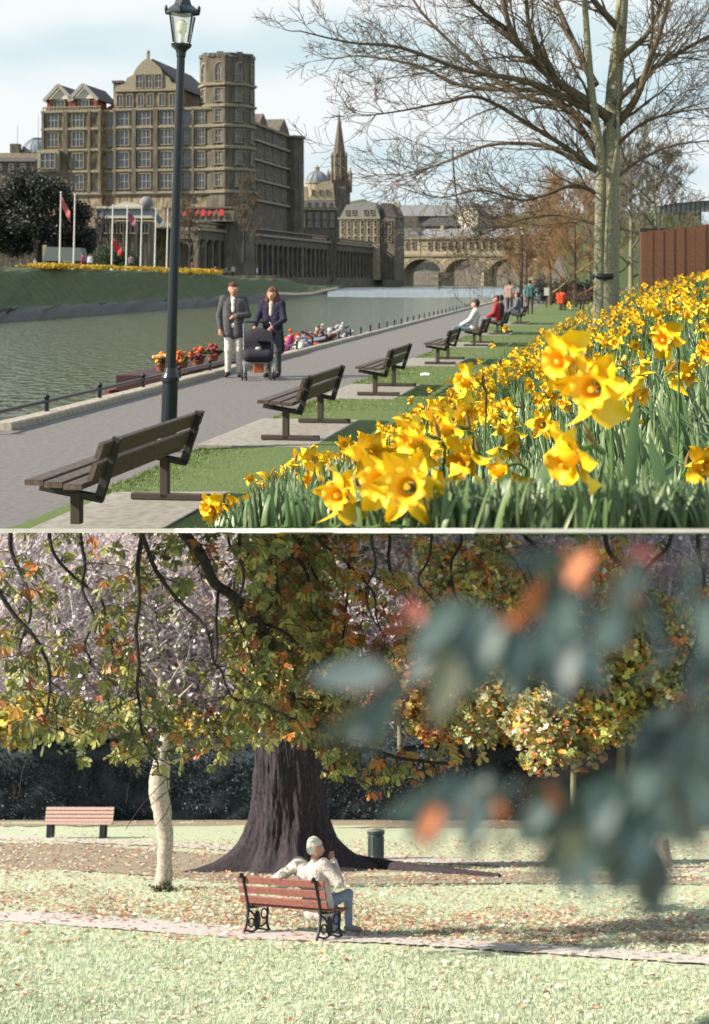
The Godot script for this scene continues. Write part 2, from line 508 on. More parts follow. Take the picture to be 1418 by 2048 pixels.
	tmat("pink_wood", noise_image(31, 0.04, [[0.0, Color(0.36, 0.23, 0.2)], [0.5, Color(0.48, 0.33, 0.3)], [1.0, Color(0.6, 0.45, 0.42)]], 256, 5), 1.6, 0.7, 1.0)
	mat("cast_iron", Color(0.014, 0.018, 0.028), 0.4, 0.3)
	mat("bin_green", Color(0.02, 0.045, 0.045), 0.5)
	mat("stem_green", Color(0.06, 0.13, 0.035), 0.6)
	vmat("petal", 0.55, Color(0.35, 0.35, 0.35))
	vmat("leaf", 0.5, Color(0.5, 0.5, 0.5))
	vmat("blade", 0.42, Color(0.25, 0.25, 0.25))
	vmat("tint", 0.85)
	var cloth := vmat("tint_soft", 0.95)
	var weave := noise_image(35, 0.05, [[0.0, Color.BLACK], [1.0, Color.WHITE]], 256, 3)
	weave.convert(Image.FORMAT_RGBA8)
	weave.bump_map_to_normal_map(10.0)
	cloth.normal_enabled = true
	cloth.normal_texture = ImageTexture.create_from_image(weave)
	cloth.uv1_triplanar = true
	cloth.uv1_scale = Vector3(2.2, 1.3, 2.2)

# ---------- promenade terrace ----------
func x_left(d: float) -> float: return -4.2 + 0.15 * (d - 17.9)
func x_right(d: float) -> float: return -1.54 + 0.163 * (d - 16.3)
func x_bed(d: float) -> float: return -0.42 + 0.183 * (d - 11.7)
func x_edge(d: float) -> float: return -(0.247 * d + 0.42)
# lowest level that the terrace keeps near its front edge, where it is ramped up
func ramp(d: float) -> float: return EYE.y - d * 0.1679
func bank_y(x: float, d: float) -> float:
	var u := x - x_bed(d)
	var y := 0.0
	if u > 0:
		y = 1.5 * pow(u / 3.6, 1.2)
		y = 1.56 - log(1.0 + exp((1.56 - y) * 6.0)) / 6.0 if y > 0.9 else y
		y = maxf(y, 0.0)
	return maxf(y, ramp(d))
func table(t: Array, d: float) -> float:
	for k in t.size() - 1:
		if d <= t[k + 1][0]:
			return lerpf(t[k][1], t[k + 1][1], clampf((d - t[k][0]) / (t[k + 1][0] - t[k][0]), 0, 1))
	return t[-1][1]
func x_front(d: float) -> float:
	return table([[2.5, 0.2], [3.2, -0.12], [4.0, -0.36], [5.0, -0.55], [6.0, -0.72], [8.0, -0.95], [9.3, -1.1]], d)

func promenade_ground():
	var mb := MB.new()
	var rows := []
	# flower bank, from the front edge on
	var ds := []
	var d := 2.5
	while d < 130.0:
		ds.append(d); d *= 1.035
	for dd in ds:
		var r := []
		var x0: float = x_front(dd) if dd < 9.3 else x_bed(dd) - 0.1
		var x1: float = 0.27 * dd + 1.0
		for k in 49:
			var x := lerpf(x0, x1, pow(k / 48.0, 1.2))
			r.append(Vector3(x, bank_y(x, dd) + (G(0.012) if dd > 11.0 else 0.0), -dd))
		rows.append(r)
	mb.sheet(rows)
	struct("bank_ground", mb, M.soil)
	# mown grass strip
	mb = MB.new(); rows = []
	d = 9.3
	while d < 125.0:
		var r := []
		for k in 9:
			var x := lerpf(x_right(d) - 0.02, x_bed(d) + 0.25, k / 8.0)
			r.append(Vector3(x, maxf(0.03 * sin(k / 8.0 * PI), ramp(d)) + 0.012, -d))
		rows.append(r); d *= 1.04
	mb.sheet(rows)
	struct("grass_strip", mb, M.turf)
	# path
	mb = MB.new(); rows = []
	d = 9.3
	while d < 130.0:
		var r := []
		for k in 7:
			var x := lerpf(maxf(x_left(d), x_edge(d)), x_right(d), k / 6.0)
			r.append(Vector3(x, maxf(0.0, ramp(d)) + 0.004, -d))
		rows.append(r); d *= 1.06
	mb.sheet(rows)
	struct("promenade_path", mb, M.asphalt)
	# pale lip along the front of the terrace
	mb = MB.new()
	var line := []
	for k in 13: line.append(Vector2(lerpf(-3.5, -1.1, k / 12.0), 9.3))
	d = 9.0
	while d > 2.5:
		line.append(Vector2(x_front(d), d)); d -= 0.4
	line.append(Vector2(0.2, 2.5)); line.append(Vector2(0.9, 2.5)); line.append(Vector2(1.7, 2.5))
	for k in line.size() - 1:
		var a: Vector2 = line[k]; var b: Vector2 = line[k + 1]
		var pa := Vector3(a.x, EYE.y - 0.1657 * a.y, -a.y); var pb := Vector3(b.x, EYE.y - 0.1657 * b.y, -b.y)
		var ta := a.y * 8.5 / FOCAL; var tb := b.y * 8.5 / FOCAL
		var fa := Vector3(0, -0.1657, -1.0) * 0.012 * a.y; var fb := Vector3(0, -0.1657, -1.0) * 0.012 * b.y
		mb.quad(pa, pb, pb - Vector3(0, tb, 0), pa - Vector3(0, ta, 0), Vector3(0, 0, 1))
		mb.quad(pa, pb, pb + fb, pa + fa, Vector3.UP)
		mb.quad(pa - Vector3(0, ta, 0), pb - Vector3(0, tb, 0), pb + fb - Vector3(0, tb, 0), pa + fa - Vector3(0, ta, 0), Vector3.DOWN)
	struct("terrace_edge", mb, M.coping)
	# kerb stones along the river
	var kerb := Node3D.new()
	kerb.name = "kerb"; kerb.set_meta("kind", "structure"); add_child(kerb)
	d = 17.8
	var k := 0
	while d < 120.0:
		var l := 0.9 * maxf(1.0, d / 25.0)
		mb = MB.new()
		mb.plank(Vector3(x_left(d) + 0.02, 0.035 + G(0.006), -d), Vector3(x_left(d + l) + 0.02, 0.035 + G(0.006), -(d + l - 0.02)), 0.26, 0.12, Vector3.UP, 0.02)
		obj("kerb_stone", mb, M.kerb, kerb)
		d += l
	# quay wall under the kerb
	mb = MB.new(); rows = []
	d = 17.8
	while d < 130.0:
		rows.append([Vector3(x_left(d) - 0.12, 0.0, -d), Vector3(x_left(d) - 0.15, -0.95, -d)]); d *= 1.1
	mb.sheet(rows, true)
	struct("quay_wall", mb, M.revetment)

func far_toe(t: float) -> Array:   # [x, d] along the foot of the far bank
	var pts := [[-260, 665], [-60, 650], [0, 645], [170, 632], [340, 618], [400, 614], [480, 606], [545, 600], [600, 594], [690, 584]]
	var s := t * (pts.size() - 1)
	var i := mini(int(s), pts.size() - 2)
	var u: float = lerpf(pts[i][0], pts[i + 1][0], s - i)
	var v: float = lerpf(pts[i][1], pts[i + 1][1], s - i)
	var d := (EYE.y - WATER) * FOCAL / (v - 560.0)
	return [(u - 709.0) / FOCAL * d, d]

func river_and_banks():
	var mb := MB.new()
	var rows := []
	var d := 13.0
	while d < 360.0:
		rows.append([Vector3(x_edge(d), WATER, -d), Vector3((x_edge(d) + x_left(d)) / 2, WATER, -d), Vector3(x_left(d) - 0.1, WATER, -d)]); d *= 1.1
	mb.sheet(rows)
	struct("river", mb, M.water)
	# far bank: stone revetment, then turf
	mb = MB.new()
	var turf := MB.new()
	rows = []
	var rows2 := []
	for k in 91:
		var t := k / 90.0
		var p := far_toe(t)
		var dd: float = p[1]; var x: float = p[0]
		var drop := smoothstep(0.52, 0.66, t)
		var top := lerpf(2.66, 2.0, drop)
		if t > 0.8: top = lerpf(top, 0.6, smoothstep(0.8, 0.95, t))
		var w := 22.0
		rows.append([Vector3(x, WATER - 0.4, -dd + 0.3), Vector3(x + G(0.06), WATER + 0.55 + G(0.05), -dd - 2.0), Vector3(x + G(0.1), WATER + 0.85 + G(0.04), -dd - 5.0)])
		var r := []
		for j in 15:
			var s := j / 14.0
			var y := lerpf(WATER + 0.8, top, smoothstep(0.0, 1.0, pow(s, 0.8)))
			r.append(Vector3(x - s * 1.0, y + G(0.05) * (1.0 if j > 0 and j < 14 else 0.0), -dd - 4.9 - s * w))
		for e in [40.0, 90.0, 200.0]:
			r.append(Vector3(x - e * 0.35, top, -dd - 26.0 - e))
		rows2.append(r)
	mb.sheet(rows, true)
	turf.sheet(rows2, true)
	struct("river_revetment", mb, M.revetment)
	struct("far_bank", turf, M.far_turf)
	# weir: three curved steps of falling water, then the upper pool
	mb = MB.new(); rows = []
	for j in 25:
		var u := lerpf(655, 1120, j / 24.0)
		var bow := 1.0 - pow((j / 24.0 - 0.55) / 0.55, 2.0) * 0.35
		var r := []
		for st in [[0.0, WATER - 0.1], [0.1, WATER + 0.04], [0.3, WATER + 0.12], [0.38, WATER + 0.4], [0.6, WATER + 0.46], [0.68, WATER + 0.72], [0.9, WATER + 0.76], [1.0, 0.08]]:
			var dd: float = lerpf(212.0 + 30.0 * (1.0 - bow), 345.0, st[0])
			r.append(Vector3((u - 709.0) / FOCAL * dd, st[1] + (G(0.02)), -dd))
		rows.append(r)
	mb.sheet(rows, true)
	struct("weir", mb, M.weir_water)
	mb = MB.new()
	mb.quad(Vector3(-30, 0.07, -344), Vector3(60, 0.07, -344), Vector3(90, 0.07, -560), Vector3(-30, 0.07, -560), Vector3.UP)
	struct("upper_pool", mb, M.water)
	# foam line
	mb = MB.new()
	for k in 26:
		var p := at(R(885, 960), R(573.8, 576.0), 338.0)
		mb.ball(Vector3(p.x, 0.1, p.z + G(3.0)), Vector3(R(0.6, 1.8), R(0.1, 0.22), R(0.4, 1.0)), 6)
	tag(obj("weir_foam", mb, M.render_white), "white foam line on the crest of the weir", "foam", "", "stuff")

# ---------- park slope ----------
func park_ground():
	var mb := MB.new()
	var rows := []
	var ds := [-14.0, -6.0, 0.0]
	var d := 3.0
	while d < 110.0:
		ds.append(d); d += 1.5
	for dd in ds:
		var r := []
		for k in 41:
			var x := lerpf(-62.0, 44.0, k / 40.0)
			r.append(Vector3(x, low_y(dd) + (G(0.015) if dd > 8 else 0.0), -dd))
		rows.append(r)
	mb.sheet(rows)
	struct("park_lawn", mb, M.park_turf)
	# paths and bare earth with painted shade laid on the slope, given by their far and near edges
	park_strip("park_path", [[-150, 1808, 1833], [0, 1817, 1843], [250, 1837, 1861], [500, 1858, 1881], [750, 1869, 1887], [1000, 1885, 1903], [1418, 1912, 1931], [1600, 1926, 1944]], M.park_path, 0.02)
	park_strip("park_path", [[-100, 1668, 1676], [100, 1676, 1683], [440, 1692, 1700], [600, 1702, 1711], [760, 1711, 1722], [1000, 1722, 1733], [1418, 1736, 1745], [1600, 1742, 1752]], M.park_path, 0.02)
	park_strip("earth_and_shade", [[-150, 1684, 1738], [0, 1686, 1738], [150, 1688, 1741], [300, 1700, 1752], [420, 1708, 1766], [600, 1712, 1770], [800, 1726, 1768], [1000, 1743, 1768], [1250, 1750, 1768], [1500, 1757, 1772]], M.leafy_earth, 0.012)  # bare earth plus the tree shadow band, put into its colour
	park_strip("hedge_border", [[-200, 1616, 1652], [300, 1617, 1652], [800, 1626, 1656], [1200, 1634, 1658], [1700, 1640, 1662]], M.leafy_earth, 0.012)

func park_strip(called: String, pts: Array, m: Material, lift: float):
	var mb := MB.new()
	var rows := []
	var nz := FastNoiseLite.new(); nz.seed = 3; nz.frequency = 0.05
	for k in pts.size() - 1:
		var steps := 26
		for s in steps + (1 if k == pts.size() - 2 else 0):
			var t := s / float(steps)
			var u: float = lerpf(pts[k][0], pts[k + 1][0], t)
			var a: Vector3 = park(u, lerpf(pts[k][1], pts[k + 1][1], t) + nz.get_noise_1d(u) * 3.0)
			var b: Vector3 = park(u, lerpf(pts[k][2], pts[k + 1][2], t) + nz.get_noise_1d(u + 900) * 3.0)
			rows.append([a + Vector3(0, lift, 0), a.lerp(b, 0.5) + Vector3(0, lift + 0.01, 0), b + Vector3(0, lift, 0)])
	mb.sheet(rows, true)
	struct(called, mb, m)

# a window standing in a wall whose face is +z of xf: frame and bars are proud, the pane sits behind them
var win_cache := {}
func window(parent: Node3D, p: Vector3, w: float, h: float, turn := 0.0, lights := 3, rows := 2, arched := false, pale := true):
	var key := "%.2f %.2f %d %d %s %s" % [w, h, lights, rows, arched, pale]
	if not win_cache.has(key):
		var fr := MB.new()
		var t := 0.16
		fr.box(Vector3(-w / 2 - t / 2, 0, 0.1), Vector3(t, h + 2 * t, 0.3))
		fr.box(Vector3(w / 2 + t / 2, 0, 0.1), Vector3(t, h + 2 * t, 0.3))
		fr.box(Vector3(0, -h / 2 - t / 2, 0.14), Vector3(w + 2.6 * t, t, 0.4))
		if arched:
			for k in 8:
				var a0 := PI * k / 8; var a1 := PI * (k + 1) / 8
				fr.bar(Vector3(cos(a0) * (w / 2 + t / 2), h / 2 + sin(a0) * w * 0.5, 0.1), Vector3(cos(a1) * (w / 2 + t / 2), h / 2 + sin(a1) * w * 0.5, 0.1), 0.3, t, Vector3.BACK)
		else:
			fr.box(Vector3(0, h / 2 + t / 2, 0.12), Vector3(w + 2 * t, t, 0.34))
		var bar := MB.new()
		for k in range(1, lights): bar.box(Vector3(-w / 2 + w * k / lights, 0, 0.08), Vector3(0.13, h, 0.14))
		for k in range(1, rows): bar.box(Vector3(0, -h / 2 + h * k / rows, 0.081), Vector3(w, 0.12, 0.13))
		var pn := MB.new()
		if arched:
			var poly := PackedVector2Array([Vector2(-w / 2, -h / 2), Vector2(w / 2, -h / 2)])
			for k in 9: poly.append(Vector2(cos(PI * k / 8) * w / 2, h / 2 + sin(PI * k / 8) * w / 2))
			pn.prism(poly, -0.02, 0.03)
		else:
			pn.box(Vector3(0, 0, 0.0), Vector3(w, h, 0.06))
		win_cache[key] = [fr.mesh(M.stone_trim), bar.mesh(M.frame_pale) if bar.v.size() else null, pn.mesh(M.window_glass)]
	var c: Array = win_cache[key]
	var o := obj("window", c[2], null, parent)
	o.position = p
	o.rotation.y = turn
	obj("frame", c[0], null, o)
	if c[1]: obj("glazing_bars", c[1], null, o)
	return o

func hotel():
	var t := thing("hotel", "huge Victorian stone hotel with gables and a battlemented corner tower above the river", "hotel", Vector3(-27.9, 5.0, -300), -0.2013)
	var X := func(u): return -(430.0 - u) * 0.1067
	var Y := func(v): return (560.0 - v) * 0.1 - 3.21
	var mb := MB.new()
	var body := func(u0, u1, v_top, z_front, depth, m, called := "wall"):
		var b := MB.new()
		var x0: float = X.call(u0); var x1: float = X.call(u1); var h: float = Y.call(v_top)
		b.box(Vector3((x0 + x1) / 2, (h - 6.0) / 2, z_front - depth / 2), Vector3(x1 - x0, h + 6.0, depth))
		return obj(called, b, m, t)
	body.call(85, 205, 216, 0.0, 30.0, M.stone)
	body.call(205, 233, 214, -1.4, 26.0, M.stone)
	body.call(233, 366, 178, 0.8, 30.0, M.stone)
	body.call(366, 432, 212, 0.0, 24.0, M.stone)
	# long side front
	mb = MB.new()
	mb.box(Vector3(-8.0, (Y.call(216) - 6) / 2, -34.0), Vector3(15.6, Y.call(216) + 6, 60.0))
	obj("side_wall", mb, M.stone_grime_shade, t)  # shade of the side front is put into this darker stone
	# corner tower, eight sided
	mb = MB.new()
	var tw: float = Y.call(113)
	mb.lathe([Vector2(0.0, -3.0), Vector2(5.6, -3.0), Vector2(5.6, tw), Vector2(0.0, tw)], 8, Vector3(1.2, 0, -4.6), Basis(Vector3.UP, 0.1963), false)
	var tower := obj("corner_tower", mb, M.stone_grime_shade, t)
	for k in 8:
		var an := TAU * (k + 0.0) / 8 
		mb = MB.new()
		for j in 3:
			var off := (j - 1) * 1.5
			mb.box(Vector3(0, tw + 0.35, 0) + Vector3(cos(an) * 5.1 - sin(an) * off, 0, sin(an) * 5.1 + cos(an) * off) + Vector3(1.2, 0, -4.6), Vector3(0.5, 0.6 + (0.55 if j == 1 else 0.0), 1.3), Basis(Vector3.UP, -an))
		obj("battlement", mb, M.stone_grime_shade, tower)
	for v in [169, 212, 252, 295, 339, 384]:
		mb = MB.new()
		mb.lathe([Vector2(5.55, -0.3), Vector2(6.0, -0.2), Vector2(6.05, 0.25), Vector2(5.55, 0.4)], 8, Vector3(1.2, Y.call(v), -4.6), Basis(Vector3.UP, 0.1963), false)
		obj("string_course", mb, M.stone_trim, tower)
	for v in [148, 190, 231, 272, 316, 360]:
		for k in [[0.0, 1.3], [0.785, 1.3], [1.57, 1.3], [-0.785, 1.3]]:
			var an: float = k[0]
			window(t, Vector3(1.2, Y.call(v), -4.6) + Vector3(sin(an), 0, cos(an)) * 5.2, 1.9, 2.5 if v > 150 else 2.8, an, 3, 2, v == 148)
	# string courses along the front, as single stones of the cornice
	for v in [216, 252, 295, 339, 384]:
		for s in [[84, 206, 0.0], [206, 232, -1.4], [232, 367, 0.8], [367, 432, 0.0]]:
			mb = MB.new()
			var x0: float = X.call(s[0]); var x1: float = X.call(s[1])
			mb.box(Vector3((x0 + x1) / 2, Y.call(v), s[2] + 0.2), Vector3(x1 - x0, 0.45, 0.7))
			mb.box(Vector3((x0 + x1) / 2, Y.call(v) - 0.38, s[2] + 0.1), Vector3(x1 - x0, 0.3, 0.4))
			obj("string_course", mb, M.stone_trim, t)
		mb = MB.new()
		mb.box(Vector3(0.1, Y.call(v), -36.0), Vector3(0.7, 0.5, 57.0))
		obj("string_course", mb, M.stone_trim, t)
	# windows of the front
	for v in [234, 273, 317, 361]:
		for u in [107, 158]: window(t, Vector3(X.call(u), Y.call(v), 0.03), 2.3, 2.9, 0.0, 3, 2)
		for u in [219]: window(t, Vector3(X.call(u), Y.call(v), -1.37), 1.5, 2.8, 0.0, 2, 2)
		for u in [251, 294, 337]: window(t, Vector3(X.call(u), Y.call(v), 0.83), 2.5, 2.9, 0.0, 3, 2)
		for u in [375, 402]: window(t, Vector3(X.call(u), Y.call(v), 0.03), 1.7, 2.9, 0.0, 3, 2)
	for u in [245, 265, 287, 306, 329, 350]: window(t, Vector3(X.call(u), Y.call(198), 0.83), 1.15, 2.3, 0.0, 2, 1)
	# buttress strips and downpipes
	for u in [88, 131, 136, 182, 203, 236, 272, 276, 315, 319, 361, 388, 428]:
		mb = MB.new()
		mb.box(Vector3(X.call(u), Y.call(300) , 0.3 if u < 210 or u > 366 else 1.1), Vector3(0.5, Y.call(216) - Y.call(384), 0.6))
		obj("pilaster", mb, M.stone_grime_shade, t)
	# bay windows hung on the left wing
	mb = MB.new()
	mb.box(Vector3(X.call(103), Y.call(317), 0.8), Vector3(4.6, 4.4, 1.6))
	var bay := obj("bay", mb, M.stone_trim, t)
	window(t, Vector3(X.call(103), Y.call(317), 1.63), 3.0, 3.0, 0.0, 3, 2)
	# curved gable
	var g := PackedVector2Array()
	for p in [[233, 178], [366, 178], [362, 168], [346, 163], [341, 152], [330, 146], [324, 133], [312, 121], [300, 112], [288, 121], [277, 133], [271, 146], [259, 152], [254, 163], [238, 168]]:
		g.append(Vector2(X.call(p[0]), Y.call(p[1])))
	mb = MB.new()
	mb.prism(g, 0.0, 0.8)
	var gable := obj("curved_gable", mb, M.stone_trim, t)
	mb = MB.new()
	mb.box(Vector3(X.call(300), Y.call(108), 0.4), Vector3(0.5, 1.2, 0.5))
	mb.ball(Vector3(X.call(300), Y.call(101), 0.4), Vector3(0.4, 0.5, 0.4), 8)
	obj("finial", mb, M.stone_trim, gable)
	for u in [284, 303, 322]: window(t, Vector3(X.call(u), Y.call(160), 0.84), 1.3, 2.6, 0.0, 2, 2)
	mb = MB.new()
	mb.box(Vector3(X.call(300), Y.call(178), 1.0), Vector3(14.0, 0.4, 0.6))
	obj("string_course", mb, M.stone_trim, t)
	# slate roof behind the gable
	mb = MB.new()
	mb.prism(PackedVector2Array([Vector2(X.call(240), Y.call(178)), Vector2(X.call(372), Y.call(178)), Vector2(X.call(306), Y.call(113))]), -0.2, -26.0)
	obj("roof", mb, M.slate, t)
	# roofs and gablets of the left wing
	for u in [120, 170]:
		var gl := MB.new()
		gl.prism(PackedVector2Array([Vector2(X.call(u - 28), Y.call(214)), Vector2(X.call(u + 24), Y.call(214)), Vector2(X.call(u + 24), Y.call(190)), Vector2(X.call(u - 28), Y.call(190))]), -6.0, -0.6)
		var dm := obj("attic_gablet", gl, M.red_tile, t)
		gl = MB.new()
		gl.prism(PackedVector2Array([Vector2(X.call(u - 25), Y.call(190)), Vector2(X.call(u + 21), Y.call(190)), Vector2(X.call(u - 2), Y.call(166))]), -3.0, -0.4)
		obj("gablet_face", gl, M.render_white, dm)
		for sg in [-1, 1]:
			gl = MB.new()
			gl.bar(Vector3(X.call(u - 2), Y.call(161.5), 0.1), Vector3(X.call(u - 2 + sg * 30), Y.call(194), 0.1), 0.7, 0.35, Vector3.BACK)
			obj("bargeboard", gl, M.frame_pale, dm)
			gl = MB.new()
			gl.bar(Vector3(X.call(u - 2), Y.call(161), -6.3), Vector3(X.call(u - 2 + sg * 30), Y.call(194), -6.3), 0.25, 12.0, Vector3.BACK)
			obj("gablet_roof", gl, M.slate, dm)
		window(t, Vector3(X.call(u - 2), Y.call(202), -0.55), 2.2, 1.7, 0.0, 3, 1)
	mb = MB.new()
	for k in 22: mb.box(Vector3(X.call(87 + k * 5.4), Y.call(212), -0.1), Vector3(0.22, 0.9, 0.22))
	mb.box(Vector3(X.call(145), Y.call(207), -0.1), Vector3(12.6, 0.22, 0.4))
	obj("balustrade", mb, M.stone_trim, t)
	mb = MB.new()
	mb.prism(PackedVector2Array([Vector2(-22.0, Y.call(214)), Vector2(-3.0, Y.call(214)), Vector2(-3.0, Y.call(180)), Vector2(-14.0, Y.call(176))]), -12.0, -14.0, Transform3D(Basis(), Vector3(-12, 0, -4)))
	obj("ridge_wall", mb, M.slate, t)
	mb = MB.new()
	mb.prism(PackedVector2Array([Vector2(-3.4, Y.call(216)), Vector2(3.2, Y.call(216)), Vector2(0.0, Y.call(182))]), -2.0, -16.0, Transform3D(Basis(), Vector3(X.call(222), 0, -3.0)))
	obj("roof", mb, M.red_tile, t)
	for c in [[212, 148, 1.8, -8.0], [224, 160, 2.6, -9.0]]:
		mb = MB.new()
		mb.box(Vector3(X.call(c[0]), (Y.call(c[1]) + Y.call(214)) / 2, c[3]), Vector3(c[2], Y.call(c[1]) - Y.call(214), 1.6))
		mb.box(Vector3(X.call(c[0]), Y.call(c[1]), c[3]), Vector3(c[2] + 0.5, 0.5, 2.1))
		obj("chimney", mb, M.stone_grime_shade, t)
	# side front: windows, gables, turret at the far end
	for v in [234, 273, 317, 361]:
		for z in [-14.0, -20.0, -27.0, -34.0, -41.0, -48.0, -56.0]:
			window(t, Vector3(-0.17, Y.call(v), z), 2.4, 2.7, PI / 2, 3, 2)
	for z in [[-22.0, 168, 9.0], [-38.0, 186, 8.0], [-57.0, 178, 11.0]]:
		mb = MB.new()
		mb.prism(PackedVector2Array([Vector2(-z[2] / 2, Y.call(216)), Vector2(z[2] / 2, Y.call(216)), Vector2(z[2] / 2 - 1.6, Y.call(200)), Vector2(0, Y.call(z[1])), Vector2(-z[2] / 2 + 1.6, Y.call(200))]), -8.0, 0.3, Transform3D(Basis(Vector3.UP, PI / 2), Vector3(-0.4, 0, z[0])))
		obj("side_gable", mb, M.stone_grime_shade, t)
	mb = MB.new()
	mb.prism(PackedVector2Array([Vector2(-15.6, Y.call(216)), Vector2(-0.6, Y.call(216)), Vector2(-6.0, Y.call(188)), Vector2(-10.0, Y.call(188))]), -12.0, -63.0)
	obj("roof", mb, M.red_tile, t)
	mb = MB.new()
	mb.lathe([Vector2(2.6, -6.0), Vector2(2.6, Y.call(222)), Vector2(3.0, Y.call(220)), Vector2(3.0, Y.call(214)), Vector2(0.0, Y.call(212))], 10, Vector3(0.6, 0, -63.0), Basis(), false)
	obj("end_turret", mb, M.stone_grime_shade, t)
	for z in [[-30.0, 172], [-48.0, 180]]:
		mb = MB.new()
		mb.box(Vector3(-4.5, (Y.call(z[1]) + Y.call(210)) / 2, z[0]), Vector3(1.5, Y.call(z[1]) - Y.call(210), 2.0))
		obj("chimney", mb, M.stone_grime_shade, t)
	# ground-floor projecting shop front with red letters' board
	var porch := MB.new()
	porch.box(Vector3(-1.5, Y.call(432), 3.2), Vector3(14.0, 2.6, 5.0))
	porch.box(Vector3(-1.5, Y.call(418), 3.3), Vector3(14.6, 0.35, 5.4))
	obj("porch", porch, M.stone_grime_shade, t)
	mb = MB.new()
	mat("sign_red", Color(0.45, 0.03, 0.035), 0.6)
	for k in 9:
		var x := -7.2 + k * 1.25
		mb.prism([PackedVector2Array([Vector2(x, 0), Vector2(x + 0.85, 0), Vector2(x + 0.85, 1.2), Vector2(x, 1.2)]), PackedVector2Array([Vector2(x, 0), Vector2(x + 0.3, 0), Vector2(x + 0.9, 1.2), Vector2(x + 0.55, 1.2)]), PackedVector2Array([Vector2(x, 0.1), Vector2(x + 0.4, 0), Vector2(x + 0.9, 0.5), Vector2(x + 0.45, 1.25)])][[0, 1, 2, 0, 1, 0, 2, 1, 0][k]], 6.1, 6.25, Transform3D(Basis(), Vector3(0, Y.call(434), 0)))
	obj("red_ornaments", mb, M.sign_red, t)

func block(t: Node3D, called: String, x0: float, x1: float, y0: float, y1: float, z0: float, z1: float, m: Material):
	var mb := MB.new()
	mb.box(Vector3((x0 + x1) / 2, (y0 + y1) / 2, (z0 + z1) / 2), Vector3(x1 - x0, y1 - y0, absf(z1 - z0)))
	return obj(called, mb, m, t)

func ridge_roof(t: Node3D, called: String, x0: float, x1: float, y0: float, y1: float, z0: float, z1: float, along_x: bool, m: Material):
	var mb := MB.new()
	if along_x: mb.prism(PackedVector2Array([Vector2(-z0, y0), Vector2(-z1, y0), Vector2(-(z0 + z1) / 2, y1)]), x0, x1, Transform3D(Basis(Vector3(0, 0, -1), Vector3.UP, Vector3.RIGHT), Vector3.ZERO))
	else: mb.prism(PackedVector2Array([Vector2(x0, y0), Vector2(x1, y0), Vector2((x0 + x1) / 2, y1)]), z0, z1)
	return obj(called, mb, m, t)

